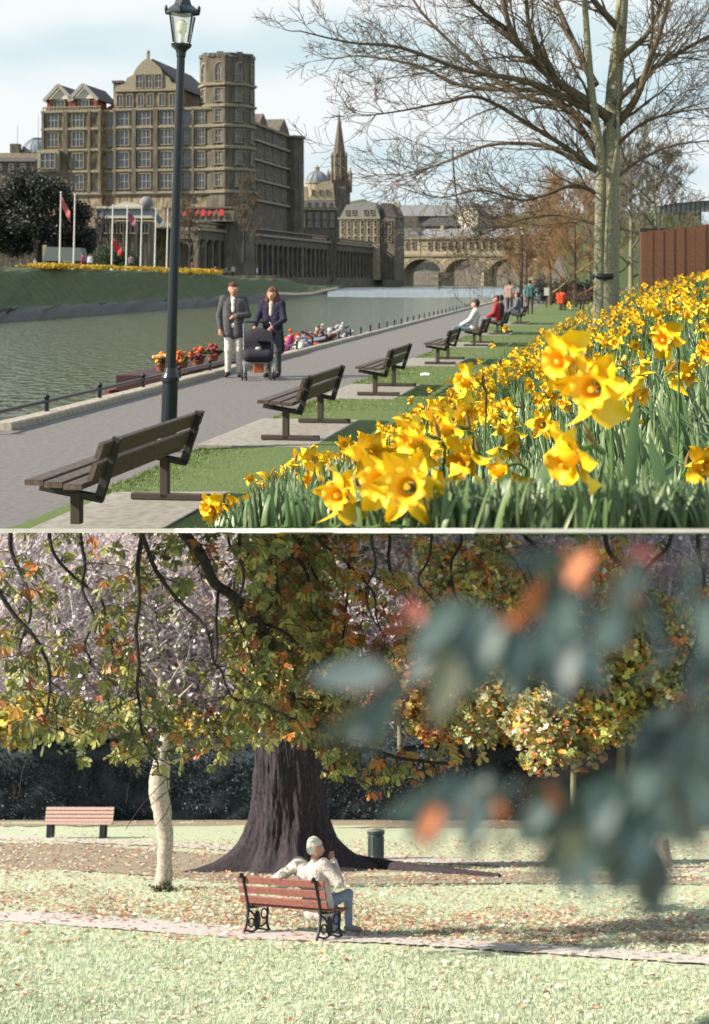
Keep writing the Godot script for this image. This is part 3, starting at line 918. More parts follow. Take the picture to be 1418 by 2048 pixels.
func skyline():
	# every building here is laid out on its own ground plan; h() gives heights above the street for a sight line
	# mansard building
	var d := 440.0
	var s := d / FOCAL
	var t := thing("mansard_building", "cream stone town building with grey mansard roof and dormers left of the bridge", "building", at(728, 560, d), -0.25)
	var y := func(v): return (560.0 - v) * s
	block(t, "wall", -7.4, 4.6, 0, y.call(437), -14, 0, M.stone_cream)
	block(t, "side_wall", 4.6, 9.0, 0, y.call(436), -14, -1.0, M.stone_grime_shade)
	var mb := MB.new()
	mb.prism(PackedVector2Array([Vector2(-7.6, y.call(436)), Vector2(4.8, y.call(436)), Vector2(3.4, y.call(408)), Vector2(1.2, y.call(402)), Vector2(-0.5, y.call(404)), Vector2(-5.4, y.call(409))]), -13.5, -0.4)
	var rf: Node3D = obj("mansard_roof", mb, M.slate_pale, t)
	mb = MB.new()
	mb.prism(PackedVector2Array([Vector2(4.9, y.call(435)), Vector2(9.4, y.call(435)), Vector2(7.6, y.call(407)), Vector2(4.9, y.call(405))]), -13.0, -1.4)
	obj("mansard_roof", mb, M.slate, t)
	block(t, "cornice", -7.8, 4.9, y.call(438), y.call(434.5), -0.2, 0.6, M.stone_trim)
	block(t, "chimney", 7.6, 9.2, y.call(425), y.call(403), -8, -6, M.stone_cream)
	for v in [447, 462, 478]:
		for k in 6: window(t, Vector3(-6.4 + k * 2.0, y.call(v), 0.03), 0.85, 1.5, 0.0, 1, 2)
		for k in 2: window(t, Vector3(5.6 + k * 2.0, y.call(v), -0.97), 0.85, 1.5, 0.0, 1, 2)
	for x in [-5.2, -3.2, 0.4, 2.3]: window(t, Vector3(x, y.call(424), -0.36), 0.8, 1.2, 0.0, 1, 2)
	# terrace row beside the hotel
	d = 385.0; s = d / FOCAL
	y = func(v): return (560.0 - v) * s
	t = thing("terrace_houses", "row of grey stone terrace houses beside the hotel below the green dome", "houses", at(625, 560, d), 0.25)
	block(t, "wall", -5.6, 6.4, 0, y.call(418), -12, 0, M.stone_grime_shade)
	ridge_roof(t, "roof", -5.8, 6.6, y.call(418), y.call(398), -12, 0.3, true, M.slate)
	block(t, "cornice", -5.8, 6.6, y.call(420), y.call(416), -0.2, 0.5, M.stone_trim)
	for v in [408, 432, 448]:
		for k in 6: window(t, Vector3(-4.6 + k * 1.95, y.call(v) - (0.2 if v == 408 else 0.0), 0.03 if v > 410 else -0.8), 0.9, 1.5 if v > 410 else 1.0, 0.0, 1, 2)
	block(t, "lit_bay", -5.4, -2.2, y.call(455), y.call(428), 0.0, 1.2, M.stone_cream)
	# gabled hall in front of the dome
	d = 500.0; s = d / FOCAL
	y = func(v): return (560.0 - v) * s
	t = thing("gabled_hall", "tan stone hall with a steep gable between the dome and the spire", "building", at(648, 560, d))
	block(t, "wall", -5.6, 3.6, 0, y.call(400), -16, 0, M.stone_cream)
	mb = MB.new()
	mb.prism(PackedVector2Array([Vector2(-5.6, y.call(400)), Vector2(3.6, y.call(400)), Vector2(3.0, y.call(366)), Vector2(1.0, y.call(362)), Vector2(-1.5, y.call(366))]), -16, 0.2)
	obj("gable", mb, M.stone_cream, t)
	block(t, "side_wall", 3.6, 7.0, 0, y.call(372), -16, -1, M.stone_grime_shade)
	block(t, "wing", -10.5, -5.6, 0, y.call(372), -16, -3, M.stone_cream)
	for k in 3: window(t, Vector3(-3.6 + k * 2.4, y.call(385), 0.2 if k else 0.2), 0.8, 1.6, 0.0, 1, 2)
	# dome
	d = 540.0; s = d / FOCAL
	y = func(v): return (560.0 - v) * s
	t = thing("green_dome", "blue-grey lead dome with a small lantern beside the church spire", "dome", at(634, 560, d))
	var R0 := 22.0 * s
	mb = MB.new()
	var prof := [Vector2(0, 0), Vector2(R0 * 1.05, 0), Vector2(R0 * 1.05, y.call(368)), Vector2(R0 * 1.15, y.call(367)), Vector2(R0 * 1.15, y.call(364))]
	mb.lathe(prof, 16)
	obj("drum", mb, M.stone_cream, t)
	mb = MB.new(); prof = []
	for k in 9: prof.append(Vector2(R0 * cos(PI / 2 * k / 8), y.call(366) + R0 * 1.1 * sin(PI / 2 * k / 8)))
	mb.lathe(prof, 20)
	obj("cupola", mb, M.lead_blue, t)
	for k in 12:
		mb = MB.new(); var pts := []; var rr := []
		for j in 8:
			var an := PI / 2 * j / 8
			pts.append(Vector3(cos(TAU * k / 12) * R0 * 1.01 * cos(an), y.call(366) + R0 * 1.11 * sin(an), sin(TAU * k / 12) * R0 * 1.01 * cos(an))); rr.append(0.12)
		mb.tube(pts, rr, 4)
		obj("rib", mb, M.slate_pale, t)
	mb = MB.new()
	mb.lathe([Vector2(0.9, y.call(343)), Vector2(0.9, y.call(336)), Vector2(1.1, y.call(335.5)), Vector2(0.0, y.call(329))], 8)
	obj("lantern", mb, M.stone_trim, t)
	# church
	d = 580.0; s = d / FOCAL
	y = func(v): return (560.0 - v) * s
	t = thing("church", "stone church tower with a tall slender spire and corner pinnacles", "church", at(682, 560, d), 0.2)
	block(t, "tower", -3.6, 3.6, 0, y.call(360), -7.2, 0, M.stone_grime_shade)
	mb = MB.new()
	mb.lathe([Vector2(2.8, y.call(362)), Vector2(2.75, y.call(309))], 8, Vector3(0, 0, -3.6), Basis(Vector3.UP, PI / 8), false)
	obj("belfry", mb, M.stone_grime_shade, t)
	mb = MB.new()
	mb.lathe([Vector2(2.6, y.call(312)), Vector2(2.45, y.call(306)), Vector2(0.12, y.call(224)), Vector2(0.0, y.call(220))], 8, Vector3(0, 0, -3.6), Basis(Vector3.UP, PI / 8), false)
	var sp: Node3D = obj("spire", mb, M.stone_grime_shade, t)
	mb = MB.new()
	mb.ball(Vector3(0, y.call(222), -3.6), Vector3(0.35, 0.35, 0.35), 6)
	mb.box(Vector3(0, y.call(217), -3.6), Vector3(0.15, 1.4, 0.15))
	obj("finial", mb, M.stone_grime_shade, sp)
	for k in 8:
		var an := TAU * k / 8
		mb = MB.new()
		mb.lathe([Vector2(0.3, y.call(365)), Vector2(0.3, y.call(312)), Vector2(0.42, y.call(311)), Vector2(0.0, y.call(300))], 4, Vector3(cos(an) * 2.95, 0, -3.6 + sin(an) * 2.95), Basis(), false)
		obj("buttress", mb, M.stone_trim if k % 2 else M.stone_grime_shade, t)
	for k in 4:
		mb = MB.new()
		mb.lathe([Vector2(0.7, y.call(385)), Vector2(0.7, y.call(352)), Vector2(0.85, y.call(350)), Vector2(0.0, y.call(334))], 4, Vector3([-3.7, 3.7, 3.7, -3.7][k], 0, [0.1, 0.1, -7.3, -7.3][k]), Basis(), false)
		obj("pinnacle", mb, M.stone_grime_shade, t)
	for a in [-0.3927, 0.3927]:
		window(t, Vector3(sin(a) * 2.6, y.call(335), -3.6 + cos(a) * 2.6), 0.9, 6.5, a, 1, 1, true)
	# long roofs beyond the bridge
	d = 660.0; s = d / FOCAL
	y = func(v): return (560.0 - v) * s
	t = thing("long_roofed_range", "long range of buildings with plain grey slate roof beyond the bridge", "building", at(890, 560, d))
	block(t, "wall", -23.5, 24.0, 0, y.call(430), -20, 0, M.stone_grime_shade)
	ridge_roof(t, "roof", -24.0, 24.5, y.call(432), y.call(408), -20, 1.0, true, M.slate_pale)
	for k in 5:
		mb = MB.new()
		mb.box(Vector3(-20.0 + k * 10.0, y.call(407), -10), Vector3(1.4, 1.6, 1.2))
		obj("chimney", mb, M.stone_cream, t)
	d = 610.0; s = d / FOCAL
	y = func(v): return (560.0 - v) * s
	t = thing("white_gabled_house", "pale white house end with a sharp gable beyond the bridge", "house", at(936, 560, d), -0.35)
	mb = MB.new()
	mb.prism(PackedVector2Array([Vector2(-4.6, 0), Vector2(4.2, 0), Vector2(4.2, y.call(425)), Vector2(0.4, y.call(406)), Vector2(-4.6, y.call(428))]), -0.6, 0.0)
	obj("gable_wall", mb, M.render_white, t)
	mb = MB.new()
	mb.prism(PackedVector2Array([Vector2(-5.0, 0), Vector2(4.4, 0), Vector2(4.6, y.call(426)), Vector2(0.4, y.call(404)), Vector2(-5.0, y.call(428))]), -16.0, -0.7)
	obj("roof", mb, M.slate_pale, t)
	t = thing("cream_gabled_house", "low cream house end under a grey roof behind the bridge", "house", at(820, 560, 590), 0.3)
	s = 590.0 / FOCAL
	y = func(v): return (560.0 - v) * s
	mb = MB.new()
	mb.prism(PackedVector2Array([Vector2(-3.2, 0), Vector2(3.0, 0), Vector2(3.0, y.call(432)), Vector2(-3.2, y.call(433))]), -0.5, 0.0)
	obj("end_wall", mb, M.stone_cream, t)
	mb = MB.new()
	mb.prism(PackedVector2Array([Vector2(-5.6, y.call(448)), Vector2(-3.2, y.call(433)), Vector2(3.2, y.call(432)), Vector2(5.0, y.call(450))]), -9.0, -0.6)
	obj("roof", mb, M.slate_pale, t)
	t = thing("hipped_roof_house", "grey hipped roof rising just above the bridge shops", "house", at(882, 560, 560))
	s = 560.0 / FOCAL
	y = func(v): return (560.0 - v) * s
	mb = MB.new()
	mb.prism(PackedVector2Array([Vector2(-8.6, y.call(452)), Vector2(8.0, y.call(452)), Vector2(4.5, y.call(434)), Vector2(-4.0, y.call(436))]), -10.0, 0.0)
	obj("roof", mb, M.slate_pale, t)
	block(t, "wall", -8.2, 7.6, 0, y.call(452), -9.5, -0.4, M.stone_grime_shade)
	# wooded hill behind the town
	mb = MB.new()
	var rows := []
	for k in 31:
		var u := lerpf(560, 1400, k / 30.0)
		var top := 432.0 - 30.0 * exp(-pow((u - 720.0) / 60.0, 2)) + 5.0 * sin(u * 0.05) - 10.0 * smoothstep(950, 1050, u)
		rows.append([at(u, 575, 820), at(u, lerpf(575, top, 0.6), 860), at(u, top, 900), at(u, top + 20, 980)])
	mb.sheet(rows)
	struct("hill", mb, M.far_turf)
	mb = MB.new(); rows = []
	for k in 21:
		var u := lerpf(760, 1130, k / 20.0)
		rows.append([at(u, 574, 530), at(u + G(2), 540 + G(2), 545), at(u + G(2), 512 + G(3), 560)])
	mb.sheet(rows)
	struct("arch_dark_sheet", mb, M.stone_grime_shade)  # dark sheet added behind the bridge so its arches read dark
	# far left: greenhouse dome and flat roofs
	d = 420.0; s = d / FOCAL
	y = func(v): return (560.0 - v) * s
	t = thing("domed_market", "pale building with ribbed glass dome far left of the hotel", "building", at(45, 560, d))
	block(t, "wall", -9.0, 8.0, 0, y.call(306), -14, 0, M.stone_cream)
	block(t, "turret", -4.0, -1.4, y.call(306), y.call(286), -5, -2, M.stone_grime_shade)
	mb = MB.new(); prof = []
	for k in 8: prof.append(Vector2(4.4 * cos(PI / 2 * k / 8), y.call(303) + 4.2 * sin(PI / 2 * k / 8)))
	prof.append(Vector2(1.6, y.call(273))); prof.append(Vector2(1.6, y.call(271.5))); prof.append(Vector2(0, y.call(271)))
	mb.lathe(prof, 18, Vector3(2.6, 0, -7))
	obj("glass_dome", mb, M.lead_blue, t)
	for k in 14:
		mb = MB.new(); var pts := []; var rr := []
		for j in 7:
			var an := PI / 2 * j / 7
			pts.append(Vector3(2.6 + cos(TAU * k / 14) * 4.45 * cos(an), y.call(303) + 4.25 * sin(an), -7 + sin(TAU * k / 14) * 4.45 * cos(an))); rr.append(0.09)
		mb.tube(pts, rr, 4)
		obj("rib", mb, M.frame_pale, t)
	for k in 2:
		mb = MB.new()
		mb.tube([Vector3([-2.3, 3.6][k], y.call(290), -4), Vector3([-2.3, 3.6][k], y.call([248, 228][k]), -4)], [0.07, 0.05], 5)
		obj("mast", mb, M.bench_steel, t)
	t = thing("low_roofed_house", "low tan house with flat roof at the far left edge below the dome", "house", at(10, 560, 380))
	s = 380.0 / FOCAL
	y = func(v): return (560.0 - v) * s
	block(t, "wall", -6.0, 7.5, 0, y.call(322), -10, 0, M.stone_grime_shade)
	ridge_roof(t, "roof", -6.2, 7.7, y.call(323), y.call(312), -10, 0.4, true, M.slate)
	for k in 4: window(t, Vector3(-4.4 + k * 3.0, y.call(334), 0.03), 1.0, 1.4, 0.0, 1, 2)

func bridge():
	# colonnaded retaining wall along the river, from below the hotel to the bridge
	var a := at(395, 560, 283.0); var b := at(806, 560, 486.0)
	var len := Vector2(b.x - a.x, b.z - a.z).length()
	var turn := -atan2(b.z - a.z, b.x - a.x)
	var t := thing("colonnade_wall", "long dark stone embankment wall with colonnade below the hotel, running to the bridge", "wall", Vector3(a.x, 0, a.z), turn)
	block(t, "back_wall", 0, len, -1, 11.0, -4.5, -4.0, M.stone_grime_shade)  # colonnade is a shaded side; its dark stone carries that shade
	block(t, "entablature", 0, len, 9.6, 11.2, -4.4, 0.1, M.stone_grime_shade)
	block(t, "cornice", 0, len, 11.2, 11.7, -4.4, 0.6, M.stone_trim)
	block(t, "street", 0, len + 4, 11.7, 11.8, -60.0, 0.2, M.asphalt)
	block(t, "plinth", 0, len, -1.2, 2.4, -4.4, 0.25, M.stone_grime_shade)
	block(t, "parapet_rail", 0, len, 12.7, 12.95, -0.5, 0.1, M.stone_trim)
	var ba := MB.new()
	ba.lathe([Vector2(0.1, 0), Vector2(0.2, 0.3), Vector2(0.1, 0.7), Vector2(0.14, 1.0)], 5)
	var bam := ba.mesh(M.stone_grime_shade)
	var x := 0.6
	while x < len:
		var o := obj("baluster", bam, null, t)
		o.position = Vector3(x, 11.7, -0.2)
		x += 0.95
	x = 0.4
	var k := 0
	while x < len:
		var mb := MB.new()
		mb.box(Vector3(x, 6.0, -0.3), Vector3(1.25 if k % 3 == 0 else 0.8, 7.3, 0.9))
		mb.box(Vector3(x, 2.7, -0.3), Vector3(1.5, 0.6, 1.2))
		mb.box(Vector3(x, 9.4, -0.3), Vector3(1.5, 0.4, 1.2))
		obj("pier", mb, M.stone_grime_shade if k % 2 else M.stone_grime_shade, t)
		x += 4.3
		k += 1
	x = 120.0
	var infill := MB.new()
	infill.box(Vector3((105.0 + len) / 2, 5.5, -0.9), Vector3(len - 105.0, 9.0, 0.6))
	obj("infill_wall", infill, M.stone_grime_shade, t)
	# bridge with arches and shops
	var d := 490.0
	var s := d / FOCAL
	t = thing("arched_bridge", "old stone bridge with three arches and a row of shops on top", "bridge", at(900, 560, d), -0.3)
	var y := func(v): return (560.0 - v) * s
	var X := func(u): return (u - 900.0) * s
	for n in 3:
		var cx: float = X.call([843.0, 929.0, 1018.0][n])
		var hw: float = 41.0 * s
		var lft: float = X.call([790.0, 886.0, 973.0][n]); var rgt: float = X.call([886.0, 973.0, 1075.0][n])
		var poly := PackedVector2Array([Vector2(lft, y.call(577)), Vector2(lft, y.call(512)), Vector2(rgt, y.call(512)), Vector2(rgt, y.call(577)), Vector2(cx + hw, y.call(577))])
		for k2 in 15:
			var an := PI * k2 / 14
			poly.append(Vector2(cx + cos(an) * hw, y.call(552) + sin(an) * 34.0 * s))
		poly.append(Vector2(cx - hw, y.call(577)))
		var mb := MB.new()
		mb.prism(poly, -14.0, 0.0)
		var ar := obj("arch", mb, M.stone_cream, t)
		for k2 in 13:
			var a0 := PI * k2 / 13 + 0.01; var a1 := PI * (k2 + 1) / 13 - 0.01
			mb = MB.new()
			mb.prism(PackedVector2Array([Vector2(cx + cos(a0) * hw, y.call(552) + sin(a0) * 34.0 * s), Vector2(cx + cos(a0) * (hw + 1.1), y.call(552) + sin(a0) * (34.0 * s + 1.1)), Vector2(cx + cos(a1) * (hw + 1.1), y.call(552) + sin(a1) * (34.0 * s + 1.1)), Vector2(cx + cos(a1) * hw, y.call(552) + sin(a1) * 34.0 * s)]), 0.02, 0.22)
			obj("voussoir", mb, M.stone_trim, ar)
	for u in [886.0, 973.0]:
		var mb := MB.new()
		mb.prism(PackedVector2Array([Vector2(-1.6, 0.0), Vector2(1.6, 0.0), Vector2(0, 3.2)]), y.call(577), y.call(545), Transform3D(Basis(Vector3.RIGHT, Vector3.BACK, Vector3.UP), Vector3(X.call(u), 0, 0.0)))
		obj("cutwater", mb, M.stone_trim, t)
	block(t, "string_course", X.call(790), X.call(1080), y.call(513), y.call(508.5), -14, 0.5, M.stone_trim)
	block(t, "shop_wall", X.call(838), X.call(1080), y.call(508.5), y.call(478), -13, -0.4, M.stone_cream)
	block(t, "end_pavilion", X.call(786), X.call(838), y.call(508.5), y.call(474), -12, -0.2, M.stone_cream)
	block(t, "cornice", X.call(786), X.call(1080), y.call(478), y.call(474.5), -13, 0.3, M.stone_trim)
	ridge_roof(t, "shop_roof", X.call(838), X.call(1080), y.call(474.5), y.call(456), -13.0, 0.3, true, M.slate_pale)
	var mb2 := MB.new()
	mb2.prism(PackedVector2Array([Vector2(X.call(786), y.call(474)), Vector2(X.call(838), y.call(474)), Vector2(X.call(826), y.call(456)), Vector2(X.call(798), y.call(456))]), -12, 0.2)
	obj("pavilion_roof", mb2, M.slate_pale, t)
	mb2 = MB.new()
	mb2.prism(PackedVector2Array([Vector2(X.call(905), y.call(474.5)), Vector2(X.call(958), y.call(474.5)), Vector2(X.call(932), y.call(463))]), -1.0, 0.35)
	obj("pediment", mb2, M.stone_trim, t)
	for k2 in 15:
		var u := 858.0 + k2 * 14.0
		window(t, Vector3(X.call(u), y.call(491), -0.37), 0.9, 2.4, 0.0, 1, 2)
	for k2 in 3: window(t, Vector3(X.call(797 + k2 * 14), y.call(490), -0.17), 0.9, 2.4, 0.0, 1, 2)
	block(t, "chimney", X.call(942), X.call(948), y.call(470), y.call(448), -7, -5, M.stone_cream)
	block(t, "chimney", X.call(873), X.call(879), y.call(468), y.call(450), -7, -5, M.stone_cream)

# ---------- things of the far garden ----------
func leaf_clump(sizes: Vector2, sd: int, n := 7) -> Mesh:
	var mb := MB.new()
	var r := RandomNumberGenerator.new(); r.seed = sd
	for k in n:
		var o := Vector3(r.randfn(), r.randfn(), r.randfn()) * 0.5
		var b := Basis.from_euler(Vector3(r.randf() * TAU, r.randf() * TAU, r.randf() * TAU))
		var l := r.randf_range(sizes.x, sizes.y); var w := l * 0.55
		mb.tri(o, o + b * Vector3(-w / 2, l * 0.5, 0), o + b * Vector3(0, l, 0.08 * l))
		mb.tri(o, o + b * Vector3(0, l, 0.08 * l), o + b * Vector3(w / 2, l * 0.5, 0))
	return mb.mesh(M.leaf)

func crown(parent: Node3D, called: String, blobs: Array, n: int, mesh: Mesh, size: float, cols: Array):
	# leaf clumps through the volume of several lobes [centre, radii]
	var xf := []; var cc := []
	var nz := FastNoiseLite.new(); nz.seed = rng.randi() % 1000; nz.frequency = 0.35
	var tries := 0
	while xf.size() < n and tries < n * 6:
		tries += 1
		var b: Array = blobs[rng.randi() % blobs.size()]
		var o := Vector3(G(), G(), G()).normalized() * pow(rng.randf(), 0.38)
		var p: Vector3 = b[0] + o * b[1]
		if nz.get_noise_3dv(p * (3.0 / maxf(b[1].y, 0.5))) < -0.12: continue
		xf.append(Transform3D(Basis.from_euler(Vector3(R(0, TAU), R(0, TAU), R(0, TAU))).scaled(Vector3.ONE * size * R(0.6, 1.4)), p))
		var c: Color = cols[rng.randi() % cols.size()]
		cc.append(c * R(0.7, 1.3))
	return multi(called, mesh, xf, cc, parent)

func spread_tube(mb: MB, pts: Array, r0: float, r1: float, sides := 6):
	# smooth the given line and taper it
	var p2 := []; var rr := []
	var n := pts.size()
	for k in n - 1:
		var steps := 5
		for s in steps + (1 if k == n - 2 else 0):
			var t := s / float(steps)
			var p0: Vector3 = pts[maxi(k - 1, 0)]; var p1: Vector3 = pts[k]; var p2_: Vector3 = pts[k + 1]; var p3: Vector3 = pts[mini(k + 2, n - 1)]
			p2.append(p1.cubic_interpolate(p2_, p0, p3, t))
	for k in p2.size(): rr.append(lerpf(r0, r1, pow(k / float(p2.size() - 1), 0.8)))
	mb.tube(p2, rr, sides)
	return [p2, rr]

func grow(mb: MB, p: Vector3, dir: Vector3, length: float, r: float, level: int, up := 0.12, wild := 0.22, rmin := 0.005, kids := 5):
	var n := 5 if level > 0 else 4
	var pts := [p]; var rr := [r]
	var q := p; var dd := dir.normalized()
	for k in n:
		dd = (dd + Vector3(G(wild), G(wild) + up, G(wild))).normalized()
		q += dd * length / n
		pts.append(q); rr.append(maxf(r * (1.0 - 0.75 * (k + 1.0) / n), rmin))
	mb.tube(pts, rr, 5 if level > 1 else 3, false)
	if level <= 0: return
	for k in kids:
		var t := R(0.2, 1.0)
		var s := clampf(t * n, 0, n - 0.01)
		var i := int(s)
		var o: Vector3 = (pts[i] as Vector3).lerp(pts[i + 1], s - i)
		var ax: Vector3 = (pts[i + 1] - pts[i]).normalized()
		var side := Vector3(G(), G() * 0.7, G())
		side = (side - ax * side.dot(ax)).normalized()
		var nd := (ax * R(0.5, 1.0) + side * R(0.5, 0.9)).normalized()
		grow(mb, o, nd, length * R(0.4, 0.68) * (1.15 - 0.4 * t), maxf(lerpf(rr[i], rr[i + 1], s - i) * 0.62, rmin), level - 1, up, wild, rmin, kids)

func bare_tree(called: String, label: String, foot: Vector3, h: float, r: float, spread: float, trunk_m: Material, twig_m: Material, levels := 3, kids := 6, limbs := 8, rmin := 0.012, up := 0.15, lean := Vector3.ZERO, group := "", first := 0.25):
	var t := thing(called, label, "tree", foot, 0.0, group)
	var mb := MB.new()
	var pts := []
	for k in 6:
		var s := k / 5.0
		pts.append(Vector3(G(r * 0.5) * s, h * s * 0.8, G(r * 0.5) * s) + lean * s)
	pts[0] = Vector3(0, -0.25, 0)
	spread_tube(mb, pts, r, r * 0.25, 8)
	obj("trunk", mb, trunk_m, t)
	var tw := MB.new()
	for k in limbs:
		var s: float = first + (1.0 - first) * (k + R(0, 0.8)) / limbs
		s = minf(s, 0.98)
		var i := int(s * 5)
		var o: Vector3 = (pts[mini(i, 4)] as Vector3).lerp(pts[mini(i + 1, 5)], s * 5 - i)
		var an := k * 2.4 + R(-0.4, 0.4)
		var dir := Vector3(cos(an), R(0.25, 0.9) + s * 0.6, sin(an))
		grow(tw, o, dir, spread * R(0.7, 1.1) * (1.15 - 0.5 * s), r * lerpf(0.5, 0.22, s), levels, up, 0.2, rmin, kids)
	obj("branches", tw, twig_m, t).set_meta("kind", "stuff")
	return t

func far_garden():
	# flagpoles
	var words := ["leftmost white flagpole, flying a limp pink and red flag", "second white flagpole from the left, before the dark evergreen", "third white flagpole from the left, with a small red flag", "fourth white flagpole from the left, in front of the round bush", "fifth white flagpole from the left, before the pavilion", "sixth white flagpole from the left, before the pavilion dome", "rightmost white flagpole, close beside the black lamp post"]
	mat("pole_white", Color(0.62, 0.62, 0.6), 0.5)
	var flagm := vmat("flag_cloth", 0.9)
	var pu := [[122, 385], [150, 390], [226, 411], [255, 413], [284, 413], [312, 418], [336, 420]]
	for k in 7:
		var d: float = 124.0 + k * 5.0
		var top := at(pu[k][0], pu[k][1], d)
		var foot := at(pu[k][0] - 3.0, 532, d); foot.y = 2.5
		var t := thing("flagpole", words[k], "flagpole", foot, 0.0, "flagpoles along the far bank")
		var mb := MB.new()
		mb.tube([Vector3.ZERO, top - foot], [0.075, 0.05], 8)
		mb.ball(top - foot, Vector3(0.09, 0.09, 0.09), 8)
		obj("pole", mb, M.pole_white, t)
		mb = MB.new()
		mb.lathe([Vector2(0.25, -0.1), Vector2(0.25, 0.12), Vector2(0.12, 0.3)], 8)
		obj("base", mb, M.pole_white, t)
		if k in [0, 2, 3, 5]:
			mb = MB.new()
			mb.col = [Color(0.5, 0.13, 0.14), Color.WHITE, Color(0.5, 0.04, 0.05), Color(0.3, 0.1, 0.18), Color.WHITE, Color(0.16, 0.2, 0.25)][k]
			var rows := []
			for i in 8:
				var r := []
				for j in 6:
					var s := j / 5.0
					r.append(top - foot + Vector3(0.06 + s * 0.7, -0.3 - i * 0.13 - s * (1.0 if k == 0 else 0.7) * 1.3, 0.12 * sin(s * 7 + i * 0.4)))
				rows.append(r)
			if k == 2:
				for i in 8:
					for j in 6: rows[i][j] += Vector3(0, -2.6, 0)
			mb.sheet(rows)
			obj("flag", mb, flagm, t)
	# daffodil band along the top of the far bank
	var fl := MB.new()
	for k in 5:
		var an := TAU * k / 5
		fl.tri(Vector3.ZERO, Vector3(cos(an - 0.5), 0.5, sin(an - 0.5)), Vector3(cos(an + 0.5), 0.5, sin(an + 0.5)))
	fl.lathe([Vector2(0.3, 0.1), Vector2(0.45, 0.8)], 5)
	var flm := fl.mesh(M.petal)
	var xf := []; var cc := []
	for k in 3600:
		var t := R(0.1, 0.565)
		if t > 0.3 and t < 0.34 and rng.randf() < 0.5: continue
		var p := far_toe(t)
		var s := R(0.80, 0.98) - (R(0, 0.14) if t > 0.4 else 0.0)
		var dd: float = p[1] + 4.9 + s * 22.0
		var top := lerpf(2.66, 2.0, smoothstep(0.52, 0.66, t))
		var yy := lerpf(WATER + 0.8, top, smoothstep(0.0, 1.0, pow(s, 0.8)))
		xf.append(Transform3D(Basis.from_euler(Vector3(R(0.3, 1.4), R(0, TAU), 0)).scaled(Vector3.ONE * R(0.07, 0.13)), Vector3(p[0] - s + G(0.5), yy + R(0.15, 0.36), -dd)))
		cc.append(Color(0.62, 0.42, 0.03) * R(0.6, 1.1))
	tag(multi("daffodil_band", flm, xf, cc), "band of yellow daffodils along the crest of the far bank", "flowers")
	# dark evergreen at the left
	var clump := leaf_clump(Vector2(0.35, 0.7), 3, 9)
	var d := 175.0
	var t := thing("cedar_tree", "broad dark evergreen cedar at the far left beside the hotel", "tree", Vector3(at(80, 560, d).x, 2.4, -d))
	var mb := MB.new()
	mb.tube([Vector3(0, -0.3, 0), Vector3(0.3, 4, 0), Vector3(0, 9, 0)], [0.6, 0.45, 0.2], 8)
	obj("trunk", mb, M.bark_dark, t)
	var bl := []
	for b in [[-3.6, 8.5, 2.6], [-1.2, 10.2, 2.8], [1.8, 9.2, 2.6], [4.0, 7.0, 2.2], [-4.6, 5.2, 2.4], [-0.5, 6.5, 3.4], [2.6, 5.0, 2.8], [4.6, 4.2, 1.9], [-2.8, 3.6, 2.2], [5.2, 2.6, 1.2], [-6.0, 7.0, 2.4], [-6.4, 4.2, 2.0]]:
		bl.append([Vector3(b[0], b[1], G(0.8)), Vector3(b[2], b[2] * 0.72, b[2])])
	crown(t, "foliage", bl, 5200, clump, 0.55, [Color(0.012, 0.018, 0.012), Color(0.02, 0.026, 0.014), Color(0.014, 0.016, 0.016)])
	# round bush
	d = 160.0
	t = thing("round_bush", "rounded green bush below the pavilion among the flagpoles", "bush", Vector3(at(226, 560, d).x, 2.4, -d))
	mb = MB.new()
	mb.tube([Vector3(0, -0.2, 0), Vector3(0, 1.5, 0)], [0.15, 0.1], 6)
	obj("stem", mb, M.bark_dark, t)
	crown(t, "foliage", [[Vector3(-0.5, 1.5, 0), Vector3(2.0, 1.6, 1.6)], [Vector3(1.2, 1.3, 0), Vector3(1.4, 1.3, 1.3)]], 1500, clump, 0.3, [Color(0.03, 0.055, 0.02), Color(0.045, 0.075, 0.028)])
	# bare trees of the garden
	bare_tree("bare_tree", "bare forked tree leaning right beside the dark cedar", Vector3(at(182, 560, 168).x, 2.4, -168.0), 8.0, 0.3, 3.4, M.bark_dark, M.bark_dark, 2, 5, 5, 0.03, 0.2, Vector3(1.6, 0, 0))
	bare_tree("bare_tree", "small bare tree just right of the black lamp post on the far bank", Vector3(at(380, 560, 180).x, 2.2, -180.0), 8.5, 0.22, 3.6, M.bark_dark, M.bark_twig, 3, 5, 8, 0.02, 0.2)
	bare_tree("bare_tree", "leafless tree in front of the hotel corner above the colonnade", Vector3(at(488, 560, 250).x, 5.0, -250.0), 13.0, 0.3, 5.0, M.bark_dark, M.bark_twig, 3, 5, 9, 0.03, 0.2)
	# hut with a pale roof
	d = 150.0
	t = thing("garden_hut", "low hut with pale grey-green roof and chimney under the cedar", "hut", Vector3(at(126, 560, d).x, 2.4, -d))
	block(t, "wall", -1.7, 1.8, 0, 1.4, -2.4, 0, M.stone_grime_shade)
	mat("pale_roof", Color(0.13, 0.16, 0.16), 0.8)
	mb = MB.new()
	mb.prism(PackedVector2Array([Vector2(-2.0, 1.3), Vector2(2.1, 1.3), Vector2(1.8, 2.6), Vector2(-1.6, 2.7)]), -2.6, 0.3)
	obj("roof", mb, M.pale_roof, t)
	block(t, "chimney", -2.1, -1.75, 0.4, 2.9, -0.6, -0.2, M.stone_cream)
	window(t, Vector3(0.6, 0.8, 0.03), 0.9, 0.7, 0.0, 2, 1)
	# pavilion with white roof bands and a pale disc dome
	d = 200.0
	t = thing("white_pavilion", "garden pavilion with white flat roof bands and a round white dome at its end", "pavilion", Vector3(at(248, 560, d).x, 2.4, -d))
	var s := d / FOCAL
